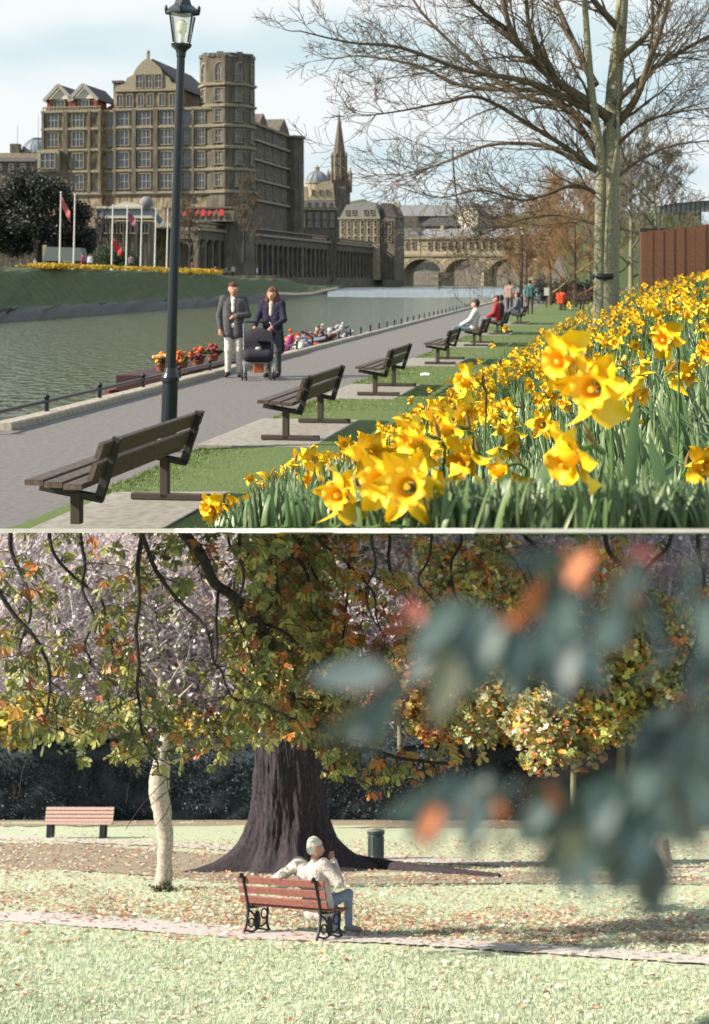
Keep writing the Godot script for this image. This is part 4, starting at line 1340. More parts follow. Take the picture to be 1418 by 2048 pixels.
	block(t, "wall", -3.6, 3.6, 0, 7.2, -5, 0, M.stone_grime_shade)
	block(t, "roof_band", -4.0, 3.8, 8.9, 9.2, -5.5, 0.6, M.render_white)
	block(t, "roof_band", -4.0, 3.8, 7.6, 7.95, -5.5, 0.7, M.render_white)
	block(t, "clerestory", -3.7, 3.5, 7.95, 8.9, -5.2, 0.1, M.lead_blue)
	mb = MB.new()
	mb.prism(PackedVector2Array([Vector2(-1.5, 9.2), Vector2(2.6, 9.2), Vector2(2.0, 9.5), Vector2(0.2, 9.9)]), -4, 0.3)
	obj("roof_lantern", mb, M.render_white, t)
	mb = MB.new()
	mb.ball(Vector3(3.0, 9.6, 0.2), Vector3(0.95, 0.95, 0.95), 16)
	obj("dome", mb, M.slate_pale, t)
	for k in 5:
		window(t, Vector3(-2.8 + k * 1.4, 6.3, 0.03), 0.8, 1.2, 0.0, 2, 1)
		mb = MB.new()
		mb.box(Vector3(-3.4 + k * 1.7, 3.6, 0.4), Vector3(0.22, 7.2, 0.22))
		obj("post", mb, M.stone_grime_shade, t)
	# garden steps and low walls at the foot of the colonnade
	mb = MB.new()
	mb.box(at(470, 573, 215), Vector3(12.0, 3.2, 0.6))
	tag(obj("garden_wall", mb, M.stone_grime_shade), "low dark garden wall at the water left of the weir", "wall")
	mb = MB.new()
	var pts := []
	for p in [[548, 586], [590, 588], [625, 586], [650, 580], [676, 575]]: pts.append(at(p[0], p[1], 190.0))
	for k in 4: mb.bar(pts[k], pts[k + 1], 1.5, 0.25)
	tag(obj("landing_ledge", mb, M.kerb), "pale curved stone ledge at the water left of the weir", "ledge")

# ---------- promenade furniture ----------
func bench_model(called: String, label: String, d_mid: float, dy := 0.0) -> Node3D:
	var x := -1.24 + 0.168 * (d_mid - 12.2)
	var dir := Vector3(0.168, 0, -1).normalized()
	var t := thing(called, label, "bench", Vector3(x - 0.05, dy, -d_mid), atan2(dir.z, -dir.x) , "slatted benches along the promenade")
	# local: x runs along the bench, +z is the way a sitter faces
	var L := 1.25
	for k in 3:
		var mb := MB.new()
		mb.plank(Vector3(-L, 0.41 + 0.012 * k, 0.09 + 0.13 * k), Vector3(L, 0.41 + 0.012 * k, 0.09 + 0.13 * k), 0.125, 0.038, Vector3.UP, 0.006)
		obj("seat_slat", mb, M.bench_wood, t)
	for k in 2:
		var mb := MB.new()
		var y := 0.505 + 0.135 * k
		mb.plank(Vector3(-L * 0.98, y, -0.035 - 0.045 * k), Vector3(L * 0.98, y, -0.035 - 0.045 * k), 0.036, 0.115, Vector3(0, 1, -0.33).normalized(), 0.006)
		obj("back_slat", mb, M.bench_wood, t)
	for sx in [-1.0, 1.0]:
		var X := Vector3(sx * 1.0, 0, 0)
		var mb := MB.new()
		mb.plank(X + Vector3(0, 0.705, -0.13), X + Vector3(0, 0.30, -0.005), 0.05, 0.06, Vector3(0, 0.3, 1), 0.005)
		mb.plank(X + Vector3(0, 0.30, -0.03), X + Vector3(0, 0.375, 0.40), 0.05, 0.05, Vector3.UP, 0.005)
		obj("frame", mb, M.bench_steel, t)
		mb = MB.new()
		var fy := maxf(0.0, ramp(d_mid - sx) + 0.03 - dy)
		mb.plank(X + Vector3(0, fy + 0.02, 0.15), X + Vector3(0, 0.34, 0.15), 0.07, 0.07, Vector3.RIGHT, 0.006)
		obj("leg", mb, M.bench_post, t)
		mb = MB.new()
		mb.plank(X + Vector3(0, fy + 0.03, -0.22), X + Vector3(0, fy + 0.03, 0.42), 0.07, 0.05, Vector3.UP, 0.006)
		if fy < 0.06: obj("foot_bar", mb, M.bench_post, t)
	return t

func lamp_post(label: String, foot: Vector3, lean: float, h := 4.72):
	var t := thing("lamp_post", label, "lamp post", foot)
	t.rotation.z = -lean
	var mb := MB.new()
	mb.lathe([Vector2(0.10, -0.1), Vector2(0.10, 0.04), Vector2(0.085, 0.06), Vector2(0.082, 0.72), Vector2(0.092, 0.74), Vector2(0.092, 0.78), Vector2(0.075, 0.82), Vector2(0.06, 0.88)], 16)
	obj("base", mb, M.lamp_paint, t)
	mb = MB.new()
	mb.lathe([Vector2(0.056, 0.88), Vector2(0.05, 1.8), Vector2(0.042, h - 0.62), Vector2(0.05, h - 0.6), Vector2(0.05, h - 0.56)], 14)
	obj("pole", mb, M.lamp_paint, t)
	mb = MB.new()
	mb.lathe([Vector2(0.05, h - 0.565), Vector2(0.06, h - 0.54), Vector2(0.105, h - 0.5), Vector2(0.11, h - 0.475), Vector2(0.0, h - 0.47)], 16)
	obj("cup", mb, M.lamp_paint, t)
	var lant := MB.new()
	var y0 := h - 0.465; var y1 := h - 0.17
	for k in 4:
		var a := PI / 4 + PI / 2 * k
		lant.bar(Vector3(cos(a) * 0.105, y0, sin(a) * 0.105), Vector3(cos(a) * 0.165, y1, sin(a) * 0.165), 0.014, 0.014)
	var lo: Node3D = obj("lantern_frame", lant, M.lamp_paint, t)
	for k in 4:
		var a := PI / 4 + PI / 2 * k; var b := a + PI / 2
		var pn := MB.new()
		pn.quad(Vector3(cos(a) * 0.103, y0, sin(a) * 0.103), Vector3(cos(b) * 0.103, y0, sin(b) * 0.103), Vector3(cos(b) * 0.162, y1, sin(b) * 0.162), Vector3(cos(a) * 0.162, y1, sin(a) * 0.162))
		obj("pane", pn, M.lamp_glass, lo)
	mb = MB.new()
	mb.lathe([Vector2(0.03, y0), Vector2(0.03, y0 + 0.09), Vector2(0.055, y0 + 0.13), Vector2(0.055, y0 + 0.2), Vector2(0.03, y0 + 0.24), Vector2(0, y0 + 0.25)], 10)
	obj("bulb", mb, M.lamp_bulb_glass, lo)
	mb = MB.new()
	mb.lathe([Vector2(0.175, y1), Vector2(0.185, y1 + 0.02), Vector2(0.17, y1 + 0.05), Vector2(0.09, y1 + 0.11), Vector2(0.07, y1 + 0.17), Vector2(0.03, y1 + 0.2), Vector2(0.03, y1 + 0.24), Vector2(0, y1 + 0.27)], 4, Vector3.ZERO, Basis(Vector3.UP, PI / 4 * 0), false)
	for k in 4:
		var a := PI / 2 * k
		mb.ball(Vector3(cos(a) * 0.172, y1 + 0.06, sin(a) * 0.172), Vector3(0.018, 0.045, 0.018), 6)
	obj("lantern_cap", mb, M.lamp_paint, t)
	return t

func promenade_things():
	# concrete pads under the benches
	var lab := ["nearest brown slatted bench at the lower left by the lamp post", "second slatted bench from the front, just right of the lamp post", "third slatted bench from the front, its back to the lawn", "fourth slatted bench, empty, before the man in white", "slatted bench with the person in a white top sitting on it", "slatted bench with the person in a red top sitting on it", "farthest slatted bench, with the person in grey sitting on it"]
	var ds := [10.85, 17.3, 23.6, 32.0, 40.5, 49.0, 60.0]
	for k in 7:
		var d: float = ds[k]
		var x := -1.24 + 0.168 * (d - 12.2)
		var mb := MB.new()
		var dir := Vector3(0.168, 0, -1).normalized()
		var c := Vector3(x - 0.42, (0.02 if k > 0 else 0.012), -d)
		if k == 0:
			var rows := []
			for i in 9:
				var dd := 9.32 + 3.0 * i / 8.0
				var xx := -1.24 + 0.168 * (dd - 12.2)
				rows.append([Vector3(xx - 0.75, maxf(0.05, ramp(dd)), -dd), Vector3(xx + 0.2, maxf(0.054, ramp(dd)), -dd)])
			mb.sheet(rows)
		else:
			mb.box(c, Vector3(1.15 + 0.1 * (k % 2), 0.05, 3.1), Basis(Vector3.UP, -0.166))
		struct("concrete_pad", mb, M.concrete)
		bench_model("bench", lab[k], d, 0.045 if k else 0.05)
	lamp_post("tall black lamp post with glass lantern, close by the nearest bench", Vector3(-1.94, 0, -15.6), 0.033)
	lamp_post("small distant lamp post standing among the people by the path", Vector3(at(1044, 560, 94).x, 0, -94.0), 0.0, 5.1)
	# low iron river rail
	var rail := thing("river_railing", "low black iron railing along the river edge of the path", "railing", Vector3(0, 0, 0))
	var d := 17.3
	var tops := []
	var n := 0
	while d < 105.0:
		var px := x_left(d) - 0.02
		var mb := MB.new()
		mb.box(Vector3(px, 0.13, -d), Vector3(0.05, 0.26, 0.05))
		mb.ball(Vector3(px, 0.28, -d), Vector3(0.04, 0.035, 0.04), 6)
		obj("post", mb, M.black_iron, rail)
		tops.append(Vector3(px, 0.22, -d))
		d += 2.15
		n += 1
	for k in tops.size() - 1:
		if k > 8: break
		var mb := MB.new()
		mb.tube([tops[k], tops[k + 1]], [0.028, 0.028], 8)
		obj("rail", mb, M.black_iron, rail)
	for k in range(9, tops.size() - 1):
		var mb := MB.new()
		mb.tube([tops[k] - Vector3(0, 0.12, 0), tops[k + 1] - Vector3(0, 0.12, 0)], [0.012, 0.012], 5)
		obj("rail", mb, M.black_iron, rail)
	# moored boats
	boat("dark maroon moored boat with orange flower pots on its roof", 26.3, 34.5, Color(0.032, 0.012, 0.014), 0.4)
	boat("long moored boat crowded with brightly coloured goods", 36.5, 50.0, Color(0.03, 0.03, 0.035), 0.35)
	var pots := [[405, 726, 28.6, Color(0.6, 0.14, 0.02)], [418, 724, 28.9, Color(0.62, 0.17, 0.03)], [399, 727, 28.4, Color(0.7, 0.35, 0.1)], [432, 722, 29.8, Color(0.12, 0.03, 0.02)], [444, 722, 30.6, Color(0.5, 0.09, 0.02)], [452, 719, 31.2, Color(0.3, 0.05, 0.05)], [424, 725, 29.2, Color(0.35, 0.07, 0.03)]]
	var names := ["bright orange flower pot on the maroon boat's roof, leftmost cluster", "tall orange flower pot in the middle of the left cluster on the boat", "small amber flower pot at the left end of the boat roof", "dark brown flower pot beside the orange ones on the boat", "orange flower pot right of the dark pot, left of the woman's legs", "dull red flower pot nearest the woman's legs on the boat", "low rust flower pot between the orange and dark pots"]
	for k in pots.size():
		var p := at(pots[k][0], pots[k][1], pots[k][2])
		p.y = 0.06
		p.x = x_left(pots[k][2]) - 0.85 + R(-0.2, 0.25)
		flower_pot(names[k], p, pots[k][3], R(0.26, 0.36))
	var gc := [[582, 676, Color(0.6, 0.6, 0.5)], [588, 672, Color(0.55, 0.58, 0.6)], [606, 671, Color(0.7, 0.12, 0.02)], [614, 669, Color(0.62, 0.1, 0.02)], [628, 668, Color(0.12, 0.06, 0.04)], [640, 668, Color(0.14, 0.08, 0.06)], [600, 682, Color(0.06, 0.12, 0.16)], [620, 680, Color(0.2, 0.22, 0.3)], [578, 692, Color(0.35, 0.03, 0.14)], [590, 688, Color(0.06, 0.16, 0.08)], [634, 677, Color(0.5, 0.22, 0.08)], [655, 666, Color(0.5, 0.48, 0.45)], [664, 664, Color(0.4, 0.36, 0.42)], [648, 672, Color(0.2, 0.04, 0.08)], [672, 662, Color(0.18, 0.15, 0.2)], [610, 688, Color(0.16, 0.1, 0.2)], [596, 668, Color(0.55, 0.5, 0.36)], [668, 668, Color(0.5, 0.5, 0.5)]]
	var gn := ["cream bundle", "pale grey-white bundle", "bright orange-red bag", "second orange-red bag", "dark brown box", "brown wooden box", "teal bag", "grey-blue bag", "magenta bundle", "green bundle", "amber bag", "white sack", "pale lilac sack", "dark wine-red bag", "slate-purple bag", "violet bag", "sandy bundle", "light grey sack"]
	for k in gc.size():
		var u: float = gc[k][0]
		var dd := lerpf(38.5, 49.0, (u - 578.0) / 100.0)
		var p := Vector3(x_left(dd) - R(0.5, 1.1), -0.12, -dd)
		goods("%s on the long goods boat by the path" % gn[k], p, gc[k][2], 0.3 + 0.12 * (k % 3))
	# scrap of white paper
	var mb := MB.new()
	var w := at(848, 748, 27.6)
	mb.sheet([[Vector3(-0.09, 0.02, 0), Vector3(0, 0.07, 0.01), Vector3(0.09, 0.03, 0)], [Vector3(-0.08, 0.06, 0.07), Vector3(0.01, 0.05, 0.06), Vector3(0.1, 0.06, 0.08)], [Vector3(-0.07, 0.02, 0.13), Vector3(0, 0.03, 0.15), Vector3(0.08, 0.02, 0.13)]])
	var o := obj("paper_scrap", mb, M.pole_white)
	o.position = Vector3(w.x, 0.02, w.z)
	tag(o, "crumpled scrap of white paper lying on the mown grass", "litter")
	# wooden fence on the bank
	var t := thing("board_fence", "tall red-brown vertical board fence on top of the flower bank", "fence", at(1285, 560, 45.0) + Vector3(0, 0, 0))
	t.position.y = 1.2
	for k in 17:
		mb = MB.new()
		var bw := 0.158
		mb.box(Vector3(bw * (k + 0.5), 1.02 + 0.01 * k + G(0.012), 0.012 * (k % 2) + G(0.004)), Vector3(bw - 0.012, 2.04 + 0.02 * k, 0.022))
		obj("board", mb, M.fence_wood, t)
	for y in [0.5, 1.7]:
		mb = MB.new()
		mb.box(Vector3(1.4, y, -0.06), Vector3(2.8, 0.09, 0.06))
		obj("rail", mb, M.fence_wood, t)
	mb = MB.new()
	mb.box(Vector3(0.0, 1.0, -0.05), Vector3(0.09, 2.05, 0.09))
	obj("post", mb, M.fence_wood, t)
	# sports stand behind the fence
	d = 62.0
	t = thing("covered_stand", "dark open-sided stand with pale corrugated roof behind the board fence", "stand", at(1315, 560, d))
	mb = MB.new()
	var s := d / FOCAL
	block(t, "back_wall", 0.0, 3.6, -1.5, 110 * s, -4.0, -3.8, M.bench_post)
	var roof := MB.new()
	roof.col = Color.WHITE
	for k in 18:
		var x0 := k * 0.2
		var e := 146.0 + 12.0 * sin(minf(k / 12.0, 1.0) * PI / 2)
		roof.box(Vector3(x0 + 0.05, (e + 136.0) / 2 * s, 0.02), Vector3(0.11, (e - 136.0) * s, 0.06))
		roof.box(Vector3(x0 + 0.15, (e + 136.0) / 2 * s, -0.03), Vector3(0.09, (e - 136.0) * s, 0.05))
	obj("corrugated_fascia", roof, M.slate_pale, t)
	mb = MB.new()
	var pv := []
	for k in 10:
		var kk := k * 2.0
		var e := 147.0 + 12.0 * sin(minf(kk / 12.0, 1.0) * PI / 2)
		pv.append([Vector3(kk * 0.2, e * s, 0.15), Vector3(kk * 0.2, e * s + 0.05, -4.2)])
	mb.sheet(pv, true)
	obj("roof", mb, M.slate, t)
	for k in 5:
		mb = MB.new()
		mb.box(Vector3(0.1 + k * 0.85, 60 * s, -0.1), Vector3(0.07, 154 * s, 0.07))
		obj("post", mb, M.stone_grime_shade, t)
	# far end of the path: picnic table, notice, low hedge
	d = 88.0
	var g := Vector3(at(1128, 560, d).x, 0.0, -d)
	t = thing("picnic_table", "dark wooden picnic table beside the path near the red jacket", "picnic table", g + Vector3(0.4, 0, 0.3))
	mb = MB.new()
	for k in 4: mb.box(Vector3(0, 0.72, -0.3 + k * 0.19), Vector3(1.7, 0.04, 0.17))
	obj("table_top", mb, M.bench_wood, t)
	for z in [-0.75, 0.75]:
		mb = MB.new(); mb.box(Vector3(0, 0.42, z), Vector3(1.7, 0.05, 0.25)); obj("seat", mb, M.bench_wood, t)
	for xx in [-0.6, 0.6]:
		for z in [-1, 1]:
			mb = MB.new(); mb.bar(Vector3(xx, 0.7, z * 0.15), Vector3(xx, 0.0, z * 0.7), 0.07, 0.07); obj("leg", mb, M.bench_wood, t)
	t = thing("notice_post", "small white notice board on a post by the far path", "sign", Vector3(at(1093, 560, 96).x, 0, -96.0))
	mb = MB.new(); mb.box(Vector3(0, 0.7, 0), Vector3(0.07, 1.4, 0.07)); obj("post", mb, M.bench_post, t)
	mb = MB.new(); mb.box(Vector3(0, 1.05, 0.05), Vector3(0.3, 0.5, 0.04)); obj("board", mb, M.pole_white, t)
	var clump := leaf_clump(Vector2(0.3, 0.6), 8, 9)
	t = thing("low_hedge", "dark low hedge at the end of the path below the brown trees", "hedge", Vector3(at(1140, 560, 112).x, 0, -112.0))
	var bl := []
	for k in 12: bl.append([Vector3(-2.4 + k * 0.5, 0.9, G(0.2)), Vector3(0.7, 0.9, 0.7)])
	crown(t, "foliage", bl, 1400, clump, 0.3, [Color(0.015, 0.022, 0.014), Color(0.03, 0.03, 0.025)])
	t = thing("flowering_shrub", "pink-budded twiggy shrub at the top of the bank behind the red jacket", "shrub", Vector3(at(1160, 560, 84).x, 0.4, -84.0))
	mb = MB.new()
	for k in 26: grow(mb, Vector3(G(0.6), 0, G(0.3)), Vector3(G(0.5), 1, G(0.5)), R(0.5, 1.0), 0.015, 1, 0.1, 0.2, 0.008, 4)
	obj("stems", mb, M.bark_twig, t)
	crown(t, "buds", [[Vector3(0, 0.6, 0), Vector3(0.9, 0.4, 0.5)]], 160, clump, 0.06, [Color(0.35, 0.06, 0.12), Color(0.3, 0.1, 0.12), Color(0.06, 0.08, 0.03)])

func boat(label: String, d0: float, d1: float, c: Color, h: float):
	var t := thing("moored_boat", label, "boat", Vector3(x_left((d0 + d1) / 2) - 0.95, WATER, -(d0 + d1) / 2), -0.149)
	var L := (d1 - d0) / 2
	var hull := MB.new(); hull.col = c
	var rows := []
	for k in 15:
		var z := lerpf(-L, L, k / 14.0)
		var w := 0.75 * pow(1.0 - pow(absf(z) / L, 4.0), 0.5) + 0.02
		rows.append([Vector3(-w, 0.55, z), Vector3(-w * 0.96, -0.15, z), Vector3(w * 0.96, -0.15, z), Vector3(w, 0.55, z)])
	hull.sheet(rows)
	obj("hull", hull, M.tint, t)
	var dk := MB.new(); dk.col = Color(0.06, 0.045, 0.035)
	dk.box(Vector3(0, 0.5, 0), Vector3(1.3, 0.05, L * 1.9))
	obj("deck", dk, M.tint, t)
	var cab := MB.new(); cab.col = c * 1.2
	cab.box(Vector3(-0.05, 0.52 + h / 2, 0), Vector3(1.05, h - 0.2 if h < 0.4 else h - 0.12, L * 1.6))
	var cb: Node3D = obj("cabin", cab, M.tint, t)
	for k in 5:
		var wn := MB.new(); wn.col = Color(0.05, 0.06, 0.07)
		wn.box(Vector3(0.49, 0.55 + h / 2, -L * 0.6 + k * L * 0.3), Vector3(0.02, 0.14, 0.35))
		obj("window", wn, M.tint, cb)
	var gun := MB.new(); gun.col = Color(0.25, 0.04, 0.04)
	for s in [-1, 1]:
		gun.bar(Vector3(s * 0.74, 0.55, -L * 0.8), Vector3(s * 0.74, 0.55, L * 0.8), 0.06, 0.06)
	obj("gunwale", gun, M.tint, t)

func flower_pot(label: String, p: Vector3, c: Color, h: float):
	var t := thing("flower_pot", label, "flower pot", p, 0.0, "pots on the maroon boat")
	var mb := MB.new(); mb.col = Color(0.2, 0.07, 0.04)
	mb.lathe([Vector2(0, 0), Vector2(0.09, 0), Vector2(0.12, h * 0.45), Vector2(0.14, h * 0.45), Vector2(0.14, h * 0.52), Vector2(0, h * 0.5)], 12)
	obj("pot", mb, M.tint, t)
	mb = MB.new()
	for k in 26:
		mb.col = c * R(0.7, 1.3)
		mb.ball(Vector3(G(0.07), h * R(0.55, 1.15), G(0.07)), Vector3.ONE * R(0.025, 0.05), 6)
	for k in 14:
		mb.col = Color(0.03, 0.07, 0.02)
		var o := Vector3(G(0.05), h * 0.5, G(0.05))
		mb.tri(o, o + Vector3(G(0.1), 0.12, G(0.1)), o + Vector3(G(0.1), 0.1, G(0.1)))
	obj("blooms", mb, M.tint, t)

func goods(label: String, p: Vector3, c: Color, s: float):
	var t := thing("goods_bundle", label, "bundle", p, R(0, TAU), "goods on the long boat")
	var mb := MB.new(); mb.col = c * 0.75
	var bones := []
	for k in 7: bones.append([Vector3(G(0.2), s * R(0.1, 0.3), G(0.2)), Vector3(G(0.22), s * R(0.3, 0.8), G(0.22)), s * R(0.1, 0.2), s * R(0.06, 0.16)])
	skin(mb, bones, 0.03, 0.03)
	obj("sack", mb, M.tint_soft, t)
	mb = MB.new(); mb.col = c * 0.7
	mb.lathe([Vector2(0.03, s * 0.85), Vector2(0.06, s * 0.95), Vector2(0.02, s * 1.05)], 6)
	obj("neck", mb, M.tint_soft, t)

func bare_trees():
	# the big tree on the bank
	var d := 30.0
	var foot := at(1212, 655, d)
	foot.y = bank_y(foot.x, d) - 0.1
	var t := thing("bare_tree", "big leafless tree with twin grey trunks rising from the daffodil bank", "tree", foot)
	var mb := MB.new()
	var P := func(u, v, dd): return at(u, v, dd) - foot
	spread_tube(mb, [Vector3(0.05, -0.3, 0), P.call(1214, 560, 30), P.call(1217, 430, 30), P.call(1222, 300, 30), P.call(1228, 180, 30.2), P.call(1240, 60, 30.3), P.call(1248, -60, 30.4), P.call(1256, -260, 30.5)], 0.28, 0.09, 14)
	var main: Node3D = obj("trunk", mb, M.bark_grey, t)
	mb = MB.new()
	spread_tube(mb, [Vector3(-0.16, -0.3, 0.1), P.call(1200, 560, 29.9), P.call(1201, 430, 29.9), P.call(1202, 320, 29.9), P.call(1190, 240, 29.8), P.call(1180, 150, 29.7), P.call(1172, 40, 29.6), P.call(1160, -120, 29.5)], 0.15, 0.05, 12)
	obj("trunk", mb, M.bark_grey, t)
	mb = MB.new()
	spread_tube(mb, [P.call(1211, 535, 29.68), P.call(1217, 400, 29.7), P.call(1234, 290, 29.72), P.call(1236, 180, 29.75), P.call(1236, 60, 29.8), P.call(1246, -60, 29.9)], 0.035, 0.03, 8)
	obj("climbing_stem", mb, M.bark_grey, t)
	mb = MB.new()
	mb.lathe([Vector2(0.24, -0.06), Vector2(0.25, 0.0), Vector2(0.24, 0.06)], 14, P.call(1208, 553, 29.97))
	obj("tree_tie", mb, M.black_iron, t)
	var limbs := [
		[[[1216, 235], [1170, 200], [1110, 160], [1050, 105], [1015, 40], [1000, -60]], 0.12, 0.045, -0.4],
		[[[1196, 230], [1120, 190], [1040, 160], [930, 140], [800, 95], [700, 85], [600, 62]], 0.09, 0.012, -1.2],
		[[[1200, 320], [1150, 240], [1090, 185], [1010, 180], [920, 170], [830, 130], [720, 112], [670, 118]], 0.08, 0.012, 1.0],
		[[[1198, 265], [1130, 215], [1040, 190], [940, 120], [840, 20], [800, -60]], 0.07, 0.02, 0.6],
		[[[1200, 345], [1140, 300], [1060, 250], [960, 195], [890, 205], [800, 222], [730, 232]], 0.07, 0.01, -0.8],
		[[[1205, 350], [1150, 320], [1080, 290], [980, 290], [900, 320], [860, 335], [800, 350]], 0.06, 0.01, 0.5],
		[[[1198, 390], [1150, 370], [1090, 390], [1040, 400], [960, 380], [880, 395], [800, 375]], 0.05, 0.008, -0.3],
		[[[905, 295], [908, 350], [915, 400], [935, 450], [960, 465]], 0.02, 0.012, 0.0],
		[[[1225, 260], [1270, 200], [1300, 120], [1330, 30], [1350, -80]], 0.1, 0.03, -0.6],
		[[[1228, 210], [1290, 150], [1360, 105], [1440, 60], [1500, 30]], 0.07, 0.02, 0.6],
		[[[1225, 300], [1280, 250], [1350, 225], [1440, 215]], 0.05, 0.012, -0.4],
		[[[1228, 360], [1280, 320], [1350, 290], [1440, 280]], 0.045, 0.01, 0.9],
		[[[1236, 120], [1300, 60], [1340, -40]], 0.08, 0.03, 0.3],
		[[[1240, 60], [1180, -10], [1150, -90]], 0.09, 0.03, -0.3],
		[[[1306, -30], [1305, 60], [1303, 105], [1360, 108], [1440, 95]], 0.04, 0.012, 0.2],
		[[[1190, 170], [1150, 90], [1110, 0], [1080, -80]], 0.09, 0.03, 0.7],
		[[[1100, 155], [1060, 60], [1050, -50]], 0.07, 0.03, -0.2],
		[[[1030, 70], [960, 20], [900, -40]], 0.07, 0.02, -0.7],
		[[[1196, 450], [1120, 430], [1040, 440], [960, 470], [880, 490]], 0.035, 0.008, 0.6]]
	var tw := MB.new()
	for L in limbs:
		var pts := []
		var m: int = L[0].size()
		for k in m: pts.append(P.call(L[0][k][0], L[0][k][1], 30.0 + L[3] * k / float(m - 1) * 2.2))
		mb = MB.new()
		var out: Array = spread_tube(mb, pts, L[1], L[2], 8)
		obj("limb", mb, M.bark_twig, t)
		var line: Array = out[0]; var rad: Array = out[1]
		var n := int(line.size() * 0.95)
		for k in n:
			var i := rng.randi_range(2, line.size() - 2)
			var ax: Vector3 = (line[i + 1] - line[i]).normalized()
			var side := Vector3(G(), G(0.8), G())
			side = (side - ax * side.dot(ax)).normalized()
			grow(tw, line[i], ax * R(0.6, 1.1) + side * R(0.4, 0.9), R(0.7, 1.7), maxf(rad[i] * 0.4, 0.009), 2, 0.05, 0.15, 0.005, 4)
		grow(tw, line[-1], line[-1] - line[-2], 0.9, maxf(rad[-1], 0.008), 2, 0.06, 0.2, 0.005, 4)
	obj("twigs", tw, M.bark_twig, t).set_meta("kind", "stuff")
	# brown twiggy trees along the path end
	tmat("twig_brown", noise_image(33, 0.06, [[0.0, Color(0.14, 0.08, 0.04)], [0.5, Color(0.25, 0.15, 0.075)], [1.0, Color(0.36, 0.25, 0.14)]], 128, 4), 1.0, 0.95)
	tmat("twig_olive", noise_image(34, 0.06, [[0.0, Color(0.07, 0.058, 0.04)], [0.5, Color(0.13, 0.11, 0.08)], [1.0, Color(0.2, 0.17, 0.125)]], 128, 4), 1.0, 0.95)
	var spots := [[1052, 118, 8.2, 3.6, "orange-brown twiggy tree at the far end of the promenade, nearest the bridge", "twig_brown"], [1100, 104, 8.6, 3.6, "brown twiggy tree behind the far lamp post", "twig_brown"], [1150, 96, 8.2, 3.4, "brown twiggy tree between the far lamp post and the big trunk", "twig_brown"], [1040, 140, 6.0, 2.6, "small orange-brown tree overhanging the right arch of the bridge", "twig_brown"], [1262, 84, 10.5, 3.8, "tall grey leafless tree just right of the big trunk", "twig_olive"], [1310, 78, 8.4, 3.2, "grey leafless tree behind the end of the board fence", "twig_olive"], [1225, 120, 11.0, 4.6, "far leafless tree behind the big trunk", "twig_olive"], [1180, 130, 9.5, 4.0, "far brown tree left of the big trunk", "twig_brown"]]
	for s in spots:
		var y := 0.3 if s[0] < 1160 else 1.2
		bare_tree("bare_tree", s[4], Vector3(at(s[0], 560, s[1]).x, y, -s[1]), s[2], 0.16, s[3], M.bark_twig if s[5] == "twig_brown" else M.bark_grey, M[s[5]], 3, 6, 15, 0.011, 0.16, Vector3.ZERO, "", 0.08)

# ---------- daffodils ----------
func petal_sheet(mb: MB, an: float, l: float, w: float, cup: float, tw: float, r: RandomNumberGenerator):
	# one tepal in the plane across +z, pointing out at angle an
	var rows := []
	var ax := Vector3(cos(an), sin(an), 0); var sd := Vector3(-sin(an), cos(an), 0)
	for i in 6:
		var s := i / 5.0
		var ww := w * sin(pow(s, 0.75) * PI * 0.93 + 0.12) * 0.5
		var row := []
		for j in 5:
			var q := (j - 2) / 2.0
			row.append(ax * (0.008 + s * l) + sd * ww * q + Vector3(0, 0, -cup * s * s + 0.006 * absf(q) * s * 3.0 + tw * q * s * 0.014 + 0.003 * sin(s * 9 + an * 3)))
		rows.append(row)
	mb.sheet(rows)

func daffodil_meshes(sd: int) -> Array:
	var r := RandomNumberGenerator.new(); r.seed = sd
	var pt := MB.new()
	for k in 6:
		pt.col = Color(0.82, 0.57, 0.012) * r.randf_range(0.88, 1.1)
		petal_sheet(pt, TAU * k / 6 + r.randfn(0, 0.08), r.randf_range(0.040, 0.047), r.randf_range(0.026, 0.033), r.randfn(0.004, 0.010), r.randfn(), r)
	var tr := MB.new()
	var rows := []
	for i in 8:
		var s := i / 7.0
		var row := []
		for j in 25:
			var an := TAU * j / 24
			var rad := lerpf(0.008, 0.0155, pow(s, 0.7)) + (0.009 * smoothstep(0.7, 1.0, s))
			rad *= 1.0 + 0.13 * smoothstep(0.75, 1.0, s) * sin(an * 8 + sd)
			row.append(Vector3(cos(an) * rad, sin(an) * rad, s * 0.036 - 0.004 * smoothstep(0.85, 1.0, s) * (1.0 + sin(an * 8 + sd))))
		rows.append(row)
	tr.col = Color(0.8, 0.43, 0.006)
	tr.sheet(rows, true)
	tr.col = Color(0.7, 0.38, 0.02)
	tr.tube([Vector3(0, 0, 0.004), Vector3(0, 0, 0.028)], [0.003, 0.004], 6)
	# stem 1 unit tall is made to length by the caller: neck piece only here
	var nk := MB.new()
	nk.col = Color(0.10, 0.17, 0.035)
	nk.tube([Vector3(0, 0, -0.002), Vector3(0, 0.001, -0.018), Vector3(0, -0.006, -0.034), Vector3(0, -0.024, -0.044)], [0.006, 0.0045, 0.0036, 0.0036], 6)
	nk.col = Color(0.24, 0.15, 0.06)
	nk.tube([Vector3(0, -0.004, -0.036), Vector3(0, 0.012, -0.034), Vector3(0.004, 0.03, -0.03)], [0.005, 0.004, 0.001], 5)
	return [pt.mesh(M.petal), tr.mesh(M.petal), nk.mesh(M.tint)]

